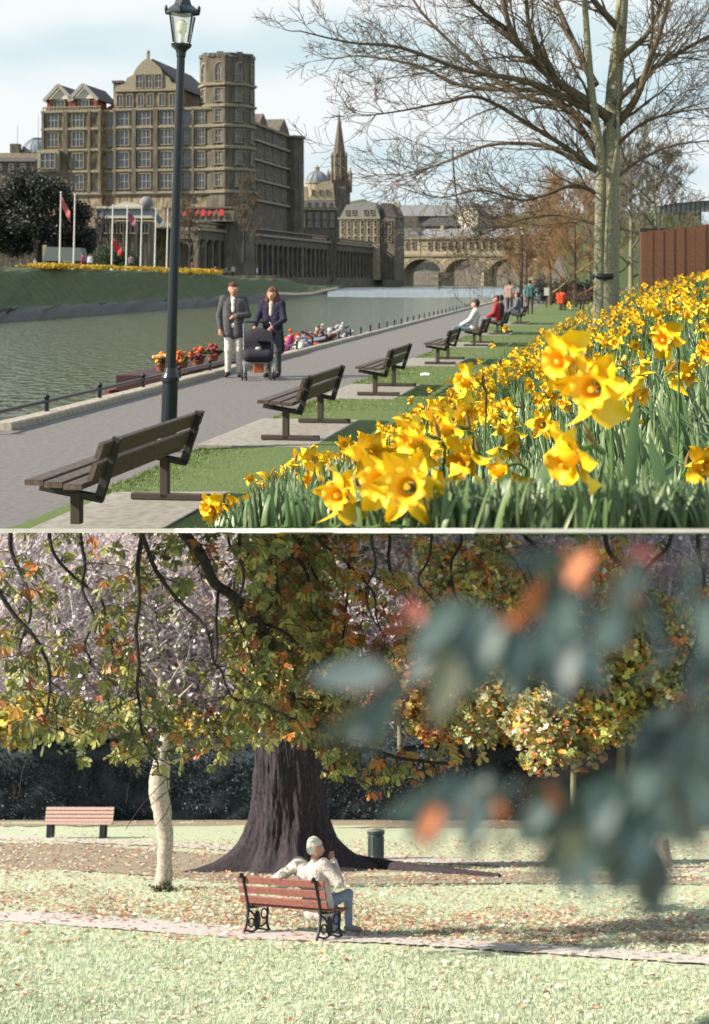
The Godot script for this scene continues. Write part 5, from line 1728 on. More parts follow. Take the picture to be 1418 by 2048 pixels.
func blade_mesh(sd: int, bend: float) -> Mesh:
	# strap leaf 1 m long, to be scaled
	var r := RandomNumberGenerator.new(); r.seed = sd
	var mb := MB.new()
	var rows := []
	var p := Vector3.ZERO
	var an := 0.04
	for i in 9:
		var s := i / 8.0
		var w := 0.019 * (1.0 - pow(s, 3.5)) * minf(1.0, 0.7 + s * 2.0) + 0.001
		var fw := Vector3(0, cos(an), sin(an))
		var up := Vector3(0, -sin(an), cos(an))
		var side := Vector3(cos(s * 0.9 * r.randf_range(-1, 1) * 0.3), 0, sin(s * 0.5))
		rows.append([p - side * w, p - up * w * 0.35, p + side * w])
		p += fw / 8.0
		an += bend / 8.0 * (0.4 + 1.3 * s)
	mb.sheet(rows)
	return mb.mesh(M.blade)

# how high plants stand at the left side of the bed, where its edge runs down to the terrace corner
func bed_room(x: float, d: float, y: float) -> float:
	var u := 709.0 + x / d * FOCAL
	if u > 720.0: return 1.0
	var v := 1046.0 - (u - 420.0) * 0.62
	return (EYE.y - (v - 560.0) / FOCAL * d) - y

func daffodils():
	var kinds := []
	for k in 5: kinds.append(daffodil_meshes(40 + k))
	var stem_mesh := MB.new()
	stem_mesh.col = Color(0.065, 0.14, 0.035)
	stem_mesh.tube([Vector3.ZERO, Vector3(0.004, 0.5, 0.004), Vector3(0, 1.0, 0)], [0.0042, 0.004, 0.0036], 5)
	var stem_m := stem_mesh.mesh(M.tint)
	var blades := [blade_mesh(1, 0.25), blade_mesh(2, 0.7), blade_mesh(3, 1.3), blade_mesh(4, 0.05)]
	var list := []   # [flower centre, foot, size, yaw, pitch, label]
	# the large blooms that can be told apart
	var big := [
		[1140, 722, 2.75, 1.0, -0.9, 0.0, "large daffodil seen from the side at the top of the big pair, right of centre"],
		[1196, 772, 2.7, 1.12, -0.5, -0.1, "largest daffodil with a wide frilled trumpet, right of centre"],
		[842, 880, 3.3, 1.0, -1.1, -0.2, "tall side-on daffodil with swept-back petals at centre of the flower bed"],
		[935, 915, 3.3, 0.95, -0.7, -0.35, "nodding daffodil right of the tall side-on one at centre"],
		[1150, 912, 2.65, 1.05, -1.0, -0.5, "big drooping daffodil half hidden by a broad leaf at lower right"],
		[772, 965, 2.9, 1.05, -0.5, 0.1, "big daffodil above the lowest bloom at the bottom centre"],
		[690, 1000, 3.1, 0.95, -0.6, -0.1, "big daffodil at the bottom edge left of the lowest bloom"],
		[820, 1003, 2.75, 1.1, -0.2, 0.15, "lowest big daffodil touching the bottom edge of the bed"],
		[940, 765, 4.6, 1.0, -1.2, 0.0, "side-on daffodil standing alone above the lawn edge, centre right"],
		[1085, 848, 5.0, 0.85, -0.2, 0.0, "round amber daffodil below the largest bloom"],
		[1338, 682, 4.6, 1.0, -0.8, 0.1, "tall daffodil alone above the leaves near the right edge"],
		[1396, 930, 4.0, 0.9, 0.6, 0.0, "daffodil cut by the right edge among the leaves"],
		[905, 858, 3.9, 1.0, -1.3, -0.1, "upright daffodil above the nodding one, left of the round amber bloom"],
		[640, 960, 4.2, 0.95, -0.9, -0.2, "daffodil left of the big bottom-centre blooms, nearer the lawn"],
		[735, 905, 4.0, 1.0, 0.5, -0.1, "daffodil facing right above the big bottom-centre blooms"],
		[880, 1010, 3.0, 0.95, 0.8, -0.2, "low daffodil turned right beside the lowest bloom"],
		[1010, 935, 3.6, 0.85, -1.4, -0.4, "small nodding daffodil between the centre pair and the drooping one"],
		[1265, 790, 4.0, 0.85, 0.9, -0.1, "daffodil turned right, right of the largest bloom"],
		[540, 1040, 5.4, 1.0, -0.3, 0.0, "daffodil low at the left end of the flower bed"]]
	for b in big:
		var c := at(b[0], b[1], b[2])
		var foot := Vector3(c.x + 0.03, 0, c.z - 0.05)
		foot.y = bank_y(foot.x, -foot.z)
		if c.y - foot.y < 0.09: c.y = foot.y + 0.09
		list.append([c, foot, b[3] * 1.3, b[4], b[5], b[6]])
	var small := [[440, 1046], [425, 1040], [500, 956], [545, 973], [525, 1000], [630, 960], [642, 965], [690, 920], [688, 890], [610, 925], [760, 850], [775, 860], [800, 835], [815, 850], [700, 955], [650, 1000], [480, 1045], [560, 1030], [760, 900], [735, 940]]
	small += [[1000, 745], [1030, 702], [985, 690], [1085, 662], [1120, 680], [1160, 640], [960, 722], [905, 790], [1010, 812], [1100, 800], [872, 832], [900, 862], [1132, 806], [1250, 640], [1300, 602], [1345, 620], [1270, 690], [1372, 600], [1400, 652], [990, 772], [1045, 742], [1072, 702], [1225, 660], [1060, 775], [955, 800], [925, 830], [1020, 850], [1240, 610], [1320, 640], [1385, 570], [1290, 570], [1410, 700], [1180, 690], [1140, 610], [1205, 625], [860, 780], [820, 800], [1010, 655], [1350, 585]]
	for s in small:
		# find how far up the bank a plant of usual height shows its bloom on this line of sight
		var d := 5.0
		var want := R(0.28, 0.4) if s[0] > 700 else R(0.12, 0.25)
		var c := at(s[0], s[1], d)
		while d < 24.0:
			c = at(s[0], s[1], d)
			if c.y - bank_y(c.x, d) < want and c.x > x_front(d) + 0.05: break
			d += 0.2
		var foot := Vector3(c.x, bank_y(c.x, d), c.z)
		if c.y - foot.y < 0.05: c.y = foot.y + 0.08
		list.append([c, foot, R(0.95, 1.3), R(-1.6, 1.0), R(-0.5, 0.2), ""])
	# the drifts
	var nz := FastNoiseLite.new(); nz.seed = 9; nz.frequency = 0.45
	var tries := 0
	var drift := []
	while drift.size() < 1050 and tries < 60000:
		tries += 1
		var d := 5.0 * pow(17.0, rng.randf())
		var x := R(x_bed(d) + 0.05, minf(0.27 * d + 0.4, x_bed(d) + 6.5))
		var u := x - x_bed(d)
		var px := 709.0 + x / d * FOCAL
		if px < 380 or px > 1440: continue
		var keep := 0.75
		if d < 13.0: keep = 0.34 if u < 1.3 else (0.26 if u < 3.2 else 0.3)
		elif d < 18.0: keep = 0.42
		elif d < 40.0: keep = 0.4
		else: keep = 0.25
		if d < 13.0 and px > 1020 and u < 3.0: keep = 0.07
		keep *= clampf(0.75 + nz.get_noise_2d(x * 2.0, d) * 1.3, 0.1, 1.3)
		if rng.randf() > keep: continue
		# more plants per metre far off are fewer pixels: thin with distance
		if d > 45 and rng.randf() < 0.4: continue
		var h := R(0.31, 0.44)
		h *= lerpf(0.55, 1.0, smoothstep(0.0, 0.9, u))
		if d < 10.5:
			var y := bank_y(x, d)
			if y <= ramp(d) + 0.02: h *= 0.8
		var foot := Vector3(x, bank_y(x, d), -d)
		var room := bed_room(x, d, foot.y) + G(0.02) - 0.03
		if room < 0.07: continue
		h = minf(h, room)
		drift.append([foot + Vector3(G(0.04), h, G(0.04)), foot, R(0.75, 1.3), R(-2.0, 1.5), R(-0.7, 0.25), ""])
	drift.sort_custom(func(a, b): return a[0].z > b[0].z)
	var group := "daffodils on the promenade bank"
	var share := "yellow trumpet daffodil blooming among the many on the promenade bank"
	for k in drift.size():
		if list.size() < 290: list.append(drift[k])
	var rest := drift.slice(290 - big.size() - small.size())
	for k in list.size():
		var e: Array = list[k]
		var t := thing("daffodil", e[5] if e[5] else share, "flower", e[1], 0.0, group)
		var head := Transform3D(Basis.from_euler(Vector3(-e[4], e[3], 0)).scaled(Vector3.ONE * e[2]), e[0] - e[1])
		var kd: Array = kinds[k % 5]
		var o := obj("petals", kd[0], null, t); o.transform = head
		o = obj("trumpet", kd[1], null, t); o.transform = head
		o = obj("neck", kd[2], null, t); o.transform = head
		var top: Vector3 = head * Vector3(0, -0.024, -0.044)
		var sl := top.length()
		var yv := top / maxf(sl, 0.001)
		var xv := yv.cross(Vector3.BACK).normalized()
		o = obj("stem", stem_m, null, t); o.transform = Transform3D(Basis(xv, yv * sl, xv.cross(yv)), Vector3.ZERO)
	# the rest of the drift as one mass, with simpler heads
	var far := MB.new()
	for k in 6:
		far.col = Color(0.82, 0.57, 0.012)
		var an := TAU * k / 6
		var ax := Vector3(cos(an), sin(an), 0); var sd := Vector3(-sin(an), cos(an), 0)
		far.quad(ax * 0.006, ax * 0.022 + sd * 0.014, ax * 0.045 + Vector3(0, 0, 0.004), ax * 0.022 - sd * 0.014, Vector3.BACK)
	far.col = Color(0.8, 0.43, 0.008)
	far.lathe([Vector2(0.008, 0.0), Vector2(0.014, 0.028), Vector2(0.023, 0.036)], 9, Vector3.ZERO, Basis(Vector3.RIGHT, PI / 2))
	far.col = Color(0.07, 0.14, 0.035)
	far.tube([Vector3(0, 0, 0), Vector3(0, -0.02, -0.04), Vector3(0, -0.2, -0.05)], [0.004, 0.0038, 0.004], 4)
	var xf := []; var cc := []
	for e in rest:
		xf.append(Transform3D(Basis.from_euler(Vector3(-e[4], e[3], 0)).scaled(Vector3.ONE * e[2] * 1.05), e[0]))
		cc.append(Color.WHITE * R(0.8, 1.1))
	tag(multi("daffodil_drift", far.mesh(M.petal), xf, cc), "yellow drift of daffodils farther along the promenade bank", "flowers")
	# strap leaves
	var lx := [[], [], [], []]; var lc := [[], [], [], []]
	var add := func(p: Vector3, yaw: float, lean: float, l: float, w: float, c: Color):
		var k := rng.randi() % 4
		lx[k].append(Transform3D(Basis.from_euler(Vector3(lean, yaw, G(0.12))) * Basis.from_scale(Vector3(w, l, l)), p))
		lc[k].append(c)
	var total := 0
	tries = 0
	while total < 15000 and tries < 90000:
		tries += 1
		var d := 2.7 * pow(26.0, pow(rng.randf(), 1.15))
		var x0 := x_front(d) + 0.05 if d < 9.3 else x_bed(d) + 0.02
		var x := R(x0, minf(0.27 * d + 0.3, x_bed(d) + 6.5))
		var u := x - x_bed(d)
		if d > 12 and rng.randf() > 0.7: continue
		var y := bank_y(x, d)
		var l := R(0.2, 0.37)
		if d < 10.7 and y <= ramp(d) + 0.015:
			l = minf(l, lerpf(0.13, 0.34, smoothstep(2.8, 6.5, d)))
		if d < 4.0: l *= 0.8
		l *= lerpf(0.5, 1.0, smoothstep(0.0, 0.9, u)) if d > 9.3 else 1.0
		l = minf(l, bed_room(x, d, y) + 0.02)
		if l < 0.05: continue
		var green := Color(0.045, 0.095, 0.026).lerp(Color(0.12, 0.19, 0.07), rng.randf()) * R(0.7, 1.2)
		if rng.randf() < 0.06: green = Color(0.14, 0.19, 0.09)
		add.call(Vector3(x, y - 0.004, -d), R(0, TAU) if d > 10.8 else PI + R(-1.1, 1.1), R(0.0, 0.35), l, R(0.3, 0.62) * minf(1.0, 0.25 + l / 0.35), green)
		total += 1
	# some broad leaves close to the front edge
	for b in [[1145, 1050, 930, 2.75, 0.25, 0.0], [1345, 1058, 870, 3.0, -0.2, 0.15], [1205, 1058, 960, 2.9, -0.45, 0.1], [1250, 1058, 800, 3.1, 0.1, 0.0], [1295, 1050, 900, 3.1, 0.4, 0.1], [960, 1056, 930, 3.2, 0.5, 0.0], [1010, 1055, 950, 3.3, -0.4, 0.0], [900, 1056, 960, 3.4, 0.6, 0.1], [1060, 1055, 900, 3.2, 0.2, 0.1], [1110, 1055, 960, 2.9, -0.5, 0.0]]:
		var p := at(b[0], b[1], b[3])
		p.y = maxf(bank_y(p.x, b[3]), p.y)
		var l: float = (b[1] - b[2]) / FOCAL * b[3] * 1.05
		var k := rng.randi() % 4
		lx[k].append(Transform3D(Basis.from_euler(Vector3(b[5], R(-0.4, 0.4) + PI, b[4])) * Basis.from_scale(Vector3(0.75, l, l)), p))
		lc[k].append(Color(0.075, 0.14, 0.055) * R(0.9, 1.2))
	for k in 4:
		tag(multi("daffodil_leaves", blades[k], lx[k], lc[k]), "dense green strap leaves of the daffodils on the bank", "leaves", "daffodil leaves")
	# low weeds between the plants at the lower right
	var weed := MB.new()
	for k in 9:
		var an := TAU * k / 9 + 0.3 * (k % 2)
		var o := Vector3(cos(an), 0, sin(an))
		weed.tri(Vector3(0, 0.1 * (k % 3), 0), o * 0.8 + Vector3(-o.z * 0.35, 0.5, o.x * 0.35), o * 1.1 + Vector3(0, 0.55, 0))
		weed.tri(Vector3(0, 0.1 * (k % 3), 0), o * 1.1 + Vector3(0, 0.55, 0), o * 0.8 + Vector3(o.z * 0.35, 0.5, -o.x * 0.35))
	xf = []; cc = []
	for k in 9000:
		var d := 2.75 * pow(5.0, rng.randf())
		var x := R(x_front(d) + 0.03, 0.27 * d + 0.2) if d < 9.3 else R(x_bed(d), 0.27 * d + 0.2)
		var y := bank_y(x, d)
		var s := R(0.012, 0.032)
		if y <= ramp(d) + 0.01: s *= 0.6
		xf.append(Transform3D(Basis.from_euler(Vector3(G(0.3), R(0, TAU), G(0.3))).scaled(Vector3.ONE * s), Vector3(x, y, -d)))
		cc.append(Color(0.04, 0.13, 0.02).lerp(Color(0.09, 0.18, 0.03), rng.randf()) * R(0.7, 1.2))
	tag(multi("ground_weeds", weed.mesh(M.leaf), xf, cc), "low bright green weeds covering the soil between the daffodils", "weeds")
	# mown grass
	var tuft := grass_tuft(7)
	xf = []; cc = []
	while xf.size() < 34000:
		var d := 9.4 * pow(6.0, pow(rng.randf(), 1.2))
		var x := R(x_right(d) + 0.0, x_bed(d) + 0.5)
		var y := maxf(bank_y(x, d), ramp(d)) + 0.01
		# leave the concrete pads bare
		var on_pad := false
		for b in [10.85, 17.3, 23.6, 32.0, 40.5]:
			var xc: float = -1.24 + 0.168 * (d - 12.2) - 0.42
			if absf(d - b) < 1.5 and absf(x - xc) < 0.6: on_pad = true
		if on_pad: continue
		var s := R(0.02, 0.045) * (1.0 if d < 20 else 1.3)
		if d < 10.8: s *= 0.4
		xf.append(Transform3D(Basis.from_euler(Vector3(G(0.2), R(0, TAU), G(0.2))).scaled(Vector3.ONE * s), Vector3(x, y, -d)))
		cc.append(Color(0.075, 0.13, 0.022).lerp(Color(0.15, 0.19, 0.04), rng.randf()) * R(0.7, 1.25))
	tag(multi("mown_grass", tuft, xf, cc), "short mown grass between the benches and the flower bank", "grass")

func grass_tuft(n: int) -> Mesh:
	var mb := MB.new()
	var r := RandomNumberGenerator.new(); r.seed = 77
	for k in n:
		var an := r.randf() * TAU
		var o := Vector3(cos(an), 0, sin(an)) * r.randf() * 0.5
		var tip := o + Vector3(r.randfn() * 0.45, r.randf_range(0.6, 1.2), r.randfn() * 0.45)
		var sd := Vector3(-sin(an), 0, cos(an)) * 0.09
		mb.tri(o - sd, o + sd, tip)
	return mb.mesh(M.blade)

# ---------- the park below ----------
const TILT := -0.3006
func on_slope(t: Node3D, turn: float):
	t.basis = Basis(Vector3.RIGHT, TILT) * Basis(Vector3.UP, turn)

func park_things():
	# iron and wood bench with the seated man
	var a := park(497, 1868); var b := park(650, 1884)
	var c := (a + b) / 2
	var t := thing("park_bench", "red slatted park bench with ornate black iron ends, man sitting on it", "bench", c)
	on_slope(t, 2.50)
	for k in 3:
		var mb := MB.new()
		var y := 0.52 + 0.145 * k
		mb.plank(Vector3(-0.86, y, -0.075 - 0.045 * k), Vector3(0.86, y, -0.075 - 0.045 * k), 0.03, 0.11, Vector3(0, 1, -0.3).normalized(), 0.006)
		obj("back_slat", mb, M.red_wood, t)
	for k in 4:
		var mb := MB.new()
		mb.plank(Vector3(-0.86, 0.43, 0.05 + 0.125 * k), Vector3(0.86, 0.43, 0.05 + 0.125 * k), 0.1, 0.03, Vector3.UP, 0.006)
		obj("seat_slat", mb, M.red_wood, t)
	for sx in [-0.72, 0.72]:
		var mb := MB.new()
		var X := Vector3(sx, 0, 0)
		var line := func(p: Array, r: float):
			var q := []
			for e in p: q.append(X + Vector3(0, e[1], e[0]))
			spread_tube(mb, q, r, r * 0.85, 7)
		line.call([[-0.17, 0.0], [-0.1, 0.16], [-0.06, 0.36], [-0.09, 0.52], [-0.16, 0.72], [-0.22, 0.88], [-0.27, 0.88], [-0.27, 0.84]], 0.026)
		line.call([[-0.1, 0.40], [0.2, 0.395], [0.44, 0.41], [0.49, 0.38]], 0.024)
		line.call([[0.5, 0.0], [0.44, 0.06], [0.40, 0.18], [0.42, 0.3], [0.40, 0.41]], 0.024)
		line.call([[-0.08, 0.38], [0.06, 0.30], [0.16, 0.16], [0.26, 0.1], [0.4, 0.16]], 0.018)
		line.call([[-0.14, 0.08], [0.05, 0.04], [0.2, 0.07], [0.42, 0.03]], 0.017)
		for cc in [[0.33, 0.28, 0.07], [0.02, 0.17, 0.06]]:
			var ring := []
			for k in 13: ring.append([cc[0] + cos(TAU * k / 12) * cc[2], cc[1] + sin(TAU * k / 12) * cc[2]])
			line.call(ring, 0.014)
		obj("iron_end", mb, M.cast_iron, t)
		mb = MB.new()
		mb.ball(X + Vector3(0, 0.2, 0.16), Vector3(0.03, 0.14, 0.085), 12)
		obj("shield_ornament", mb, M.cast_iron, t)
	# far bench, seen from the front
	var fb := park(155, 1676)
	t = thing("park_bench", "weathered pink slatted bench on the far lawn beside the pale trunk", "bench", fb)
	on_slope(t, -0.06)
	for k in 4:
		var mb := MB.new()
		mb.plank(Vector3(-1.1, 0.53 + 0.115 * k, -0.08 - 0.03 * k), Vector3(1.1, 0.53 + 0.115 * k, -0.08 - 0.03 * k), 0.035, 0.095, Vector3(0, 1, -0.25).normalized(), 0.006)
		obj("back_slat", mb, M.pink_wood, t)
	for k in 4:
		var mb := MB.new()
		mb.plank(Vector3(-1.15, 0.45, 0.02 + 0.115 * k), Vector3(1.15, 0.45, 0.02 + 0.115 * k), 0.095, 0.06, Vector3.UP, 0.006)
		obj("seat_slat", mb, M.pink_wood, t)
	for sx in [-0.85, 0.85]:
		for z in [-0.1, 0.34]:
			var mb := MB.new()
			mb.plank(Vector3(sx, -0.1, z), Vector3(sx, 0.43, z), 0.14, 0.12, Vector3.BACK, 0.01)
			obj("leg", mb, M.cast_iron, t)
		var mb := MB.new()
		mb.plank(Vector3(sx, 0.43, -0.1), Vector3(sx, 0.95, -0.23), 0.05, 0.05, Vector3.BACK, 0.006)
		obj("back_post", mb, M.cast_iron, t)
	# litter bin
	t = thing("litter_bin", "dark green cylindrical litter bin right of the great trunk", "bin", park(752, 1720))
	on_slope(t, 0.0)
	var mb := MB.new()
	mb.lathe([Vector2(0.0, -0.1), Vector2(0.195, -0.1), Vector2(0.205, 0.08), Vector2(0.2, 0.1), Vector2(0.2, 0.58), Vector2(0.19, 0.60)], 24)
	obj("body", mb, M.bin_green, t)
	mb = MB.new()
	mb.lathe([Vector2(0.19, 0.6), Vector2(0.225, 0.62), Vector2(0.23, 0.70), Vector2(0.21, 0.725), Vector2(0.14, 0.73), Vector2(0.13, 0.6)], 24)
	obj("rim", mb, M.bin_green, t)
	mb = MB.new()
	mb.lathe([Vector2(0.232, 0.7), Vector2(0.222, 0.735), Vector2(0.15, 0.742)], 24)
	obj("lid_ring", mb, M.slate_pale, t)
	for k in 10:
		mb = MB.new()
		var an := TAU * k / 10
		mb.bar(Vector3(cos(an) * 0.203, 0.1, sin(an) * 0.203), Vector3(cos(an) * 0.203, 0.57, sin(an) * 0.203), 0.014, 0.014)
		obj("slat", mb, M.bin_green, t)
	# pale sign or people far away at the right
	t = thing("white_post", "short white speckled trunk stump on the far lawn at the right edge", "stump", park(1330, 1738))
	mb = MB.new()
	spread_tube(mb, [Vector3(0, -0.2, 0), Vector3(-0.02, 0.25, 0), Vector3(-0.08, 0.75, 0)], 0.2, 0.15, 10)
	obj("trunk", mb, M.bark_pale, t)
	# fallen leaves
	var lf := MB.new()
	lf.sheet([[Vector3(-0.3, 0.06, -0.4), Vector3(0, 0.0, -0.5), Vector3(0.3, 0.08, -0.4)], [Vector3(-0.5, 0.16, 0.1), Vector3(0, 0.02, 0), Vector3(0.5, 0.12, 0.1)], [Vector3(-0.15, 0.1, 0.45), Vector3(0, 0.06, 0.6), Vector3(0.15, 0.14, 0.45)]])
	var lfm := lf.mesh(M.leaf)
	var xf := []; var cc := []
	var pal := [Color(0.62, 0.28, 0.18), Color(0.6, 0.44, 0.36), Color(0.7, 0.6, 0.54), Color(0.7, 0.58, 0.32), Color(0.52, 0.22, 0.16), Color(0.76, 0.72, 0.66), Color(0.46, 0.3, 0.22), Color(0.74, 0.66, 0.6)]
	var nz := FastNoiseLite.new(); nz.seed = 12; nz.frequency = 0.006
	while xf.size() < 26000:
		var u := R(-120, 1540); var v := R(1622, 2060)
		var mid := 1815.0 + (u - 300.0) * 0.055
		var w := exp(-pow((v - mid) / 42.0, 2)) * 1.0 + 0.16
		if v < 1770: w = 0.75 if absf(v - 1722) < 42 else 0.14
		if v < 1652: w = 0.5
		w *= clampf(0.8 + nz.get_noise_2d(u, v * 3.0) * 1.2, 0.15, 1.4)
		if v > 1900: w *= 0.75
		if absf(v - (1834.0 + u * 0.066)) < 12.0: w *= 0.3
		if rng.randf() > w: continue
		var p := park(u, v)
		var s := R(0.04, 0.095)
		xf.append(Transform3D(Basis(Vector3.RIGHT, TILT) * Basis.from_euler(Vector3(G(0.25), R(0, TAU), G(0.25))).scaled(Vector3.ONE * s), p + Vector3(0, 0.03, 0)))
		var col: Color = pal[rng.randi() % pal.size()]
		if v > 1890 and rng.randf() < 0.75: col = Color(0.7, 0.7, 0.56)
		cc.append(col * R(0.8, 1.2))
	tag(multi("fallen_leaves", lfm, xf, cc), "scattered red, orange and cream fallen leaves on the park lawn", "fallen leaves")
	# grass
	var tuft := grass_tuft(8)
	xf = []; cc = []
	while xf.size() < 34000:
		var u := R(-60, 1480); var v := 1655.0 + 400.0 * sqrt(rng.randf())
		var pathv := 1834.0 + (u - 0.0) * 0.066
		if absf(v - pathv) < 14.0: continue
		if v > 1690 and v < 1765 and u < 900: continue
		var p := park(u, v)
		var s := R(0.03, 0.07)
		xf.append(Transform3D(Basis(Vector3.RIGHT, TILT) * Basis.from_euler(Vector3(G(0.3), R(0, TAU), G(0.3))).scaled(Vector3.ONE * s), p))
		cc.append(Color(0.46, 0.56, 0.38).lerp(Color(0.64, 0.69, 0.58), rng.randf()) * R(0.85, 1.12))
	tag(multi("park_grass", tuft, xf, cc), "pale green short grass of the sunlit park lawn", "grass")

func palmate(sd: int, n: int) -> MB:
	# horse chestnut leaf: leaflets spread from the end of the stalk, hanging; one unit is the longest leaflet
	var r := RandomNumberGenerator.new(); r.seed = sd
	var mb := MB.new()
	for k in n:
		var f := (k - (n - 1) / 2.0) / ((n - 1) / 2.0)
		var an := f * 1.75 + r.randfn(0, 0.08)
		var l := (1.0 - 0.4 * absf(f)) * r.randf_range(0.88, 1.05)
		var w := l * 0.43
		var ax := Vector3(sin(an), -cos(an), 0)
		var sd2 := Vector3(cos(an), sin(an), 0)
		var dz := r.randfn(0.0, 0.3)
		mb.col = Color.WHITE * r.randf_range(0.85, 1.1)
		var rows := []
		for i in 5:
			var s: float = [0.03, 0.3, 0.62, 0.86, 1.0][i]
			var ww: float = w * [0.05, 0.22, 0.45, 0.47, 0.06][i]
			var cen := ax * s * l + Vector3(0, -0.28 * s * s * absf(f), dz * s + (0.1 + 0.25 * absf(dz)) * s * s)
			rows.append([cen - sd2 * ww + Vector3(0, 0, 0.22 * ww), cen, cen + sd2 * ww + Vector3(0, 0, 0.22 * ww)])
		mb.sheet(rows)
	return mb

func park_trees():
	var bark: Material = M.bark_dark
	# ---- the great horse chestnut ----
	var foot := park(578, 1738)
	var t := thing("horse_chestnut_tree", "huge dark flared tree trunk with hanging autumn leaves behind the seated man", "tree", foot)
	var mb := MB.new()
	var rows := []
	var nz := FastNoiseLite.new(); nz.seed = 21; nz.frequency = 0.9
	for i in 64:
		var y := -1.2 + pow(i / 63.0, 1.6) * 13.2
		var row := []
		for j in 193:
			var an := TAU * (j % 192) / 192
			var yc := maxf(y, 0.0)
			var base := 0.72 + 0.33 * exp(-yc / 1.6) + 0.9 * exp(-yc / 0.42)
			var root := 1.0 + exp(-maxf(y, 0.0) / 0.7) * (0.30 * sin(an * 5 + 0.6) + 0.14 * sin(an * 9 + 2.0)) + 0.035 * sin(an * 7 + y * 0.3)
			var r := base * root + nz.get_noise_3d(cos(an) * 2.5, y * 0.5, sin(an) * 2.5) * 0.1 + nz.get_noise_3d(cos(an) * 9, y * 0.9, sin(an) * 9) * 0.06 - absf(nz.get_noise_3d(cos(an) * 22, y * 1.1, sin(an) * 22)) * 0.10
			row.append(Vector3(cos(an) * r - 0.02 * y, y + 0.31 * sin(an) * r * exp(-maxf(y, 0.0) / 0.6), sin(an) * r))
		rows.append(row)
	mb.sheet(rows)
	obj("trunk", mb, bark, t)
	mb = MB.new()
	var rt := []
	for p in [[650, 1722], [760, 1738], [870, 1747], [1000, 1756]]: rt.append(park(p[0], p[1]) - foot + Vector3(0, 0.05, 0))
	spread_tube(mb, rt, 0.3, 0.05, 8)
	obj("root", mb, bark, t)
	var P := func(u, v, dd): return at(u, v, dd) - foot
	var lines := [
		[[[300, 950], [370, 1070], [430, 1165], [500, 1235], [560, 1330], [600, 1405], [640, 1455], [700, 1495], [790, 1515], [900, 1528], [960, 1512]], 0.105, 0.012, 22.0, 24.0],
		[[[292, 950], [286, 1075], [264, 1200], [275, 1330], [276, 1410], [292, 1500], [310, 1545], [350, 1572]], 0.045, 0.008, 21.0, 20.0],
		[[[150, 960], [158, 1080], [172, 1180], [180, 1290], [160, 1370], [130, 1440]], 0.04, 0.008, 23.0, 22.0],
		[[[230, 960], [300, 1120], [350, 1190], [408, 1250], [420, 1325], [465, 1395], [560, 1432], [600, 1425]], 0.04, 0.007, 21.5, 21.0],
		[[[520, 960], [560, 1090], [620, 1180], [650, 1260], [690, 1330], [700, 1400]], 0.045, 0.008, 24.0, 24.5],
		[[[700, 960], [706, 1090], [700, 1200], [684, 1300], [694, 1400], [720, 1470]], 0.035, 0.007, 25.0, 24.0],
		[[[800, 960], [770, 1090], [800, 1180], [850, 1260], [830, 1360], [870, 1430]], 0.04, 0.008, 26.0, 25.0],
		[[[600, 1405], [650, 1460], [665, 1530], [700, 1560], [750, 1575]], 0.03, 0.006, 23.2, 22.5],
		[[[660, 1470], [740, 1500], [790, 1555], [822, 1600]], 0.022, 0.005, 23.4, 23.0],
		[[[20, 960], [30, 1090], [60, 1190], [40, 1300], [60, 1390]], 0.045, 0.01, 22.0, 22.0],
		[[[-60, 1000], [-20, 1120], [40, 1230], [100, 1330], [90, 1430], [60, 1490]], 0.05, 0.01, 20.5, 20.0],
		[[[90, 960], [110, 1100], [200, 1200], [230, 1310], [215, 1420], [235, 1490]], 0.035, 0.007, 22.0, 22.5],
		[[[430, 960], [460, 1090], [520, 1160], [560, 1220], [620, 1260]], 0.03, 0.008, 23.0, 24.0],
		[[[590, 960], [640, 1080], [720, 1150], [760, 1240], [770, 1330]], 0.035, 0.008, 24.0, 24.0],
		[[[440, 1180], [430, 1290], [400, 1370], [430, 1450], [410, 1500]], 0.025, 0.006, 22.2, 22.0],
		[[[500, 1240], [560, 1260], [640, 1340], [660, 1400], [640, 1440]], 0.03, 0.006, 22.5, 23.2],
		[[[900, 960], [930, 1080], [900, 1170], [940, 1260], [920, 1340], [950, 1420]], 0.035, 0.008, 27.0, 26.0],
		[[[1058, 960], [1060, 1070], [1062, 1130], [1075, 1220], [1040, 1300]], 0.055, 0.012, 27.0, 26.0],
		[[[1160, 980], [1220, 1100], [1290, 1200], [1330, 1260], [1400, 1330]], 0.06, 0.012, 26.0, 25.0],
		[[[1350, 980], [1330, 1090], [1280, 1180], [1200, 1230], [1120, 1260]], 0.045, 0.01, 25.0, 25.5],
		[[[1400, 960], [1390, 1100], [1400, 1220], [1370, 1340], [1390, 1440]], 0.05, 0.01, 24.0, 24.0],
		[[[500, 960], [510, 1080], [545, 1180], [520, 1290], [545, 1400], [530, 1450]], 0.035, 0.007, 24.0, 23.0],
		[[[560, 960], [580, 1100], [570, 1210], [600, 1310], [585, 1400], [600, 1460]], 0.035, 0.007, 26.0, 25.0],
		[[[640, 960], [610, 1080], [640, 1190], [625, 1290], [650, 1380]], 0.035, 0.007, 25.0, 26.0],
		[[[470, 960], [480, 1100], [470, 1220], [500, 1330], [480, 1430], [500, 1480]], 0.03, 0.006, 22.0, 22.0],
		[[[740, 960], [750, 1080], [730, 1180], [770, 1290], [740, 1390]], 0.03, 0.006, 23.5, 23.0],
		[[[850, 960], [860, 1080], [840, 1160], [880, 1230], [860, 1300]], 0.03, 0.006, 25.0, 25.0],
		[[[1010, 960], [1000, 1090], [1060, 1180], [1120, 1250], [1160, 1330]], 0.03, 0.008, 27.5, 27.0]]
	var spots := []
	var tw := MB.new()
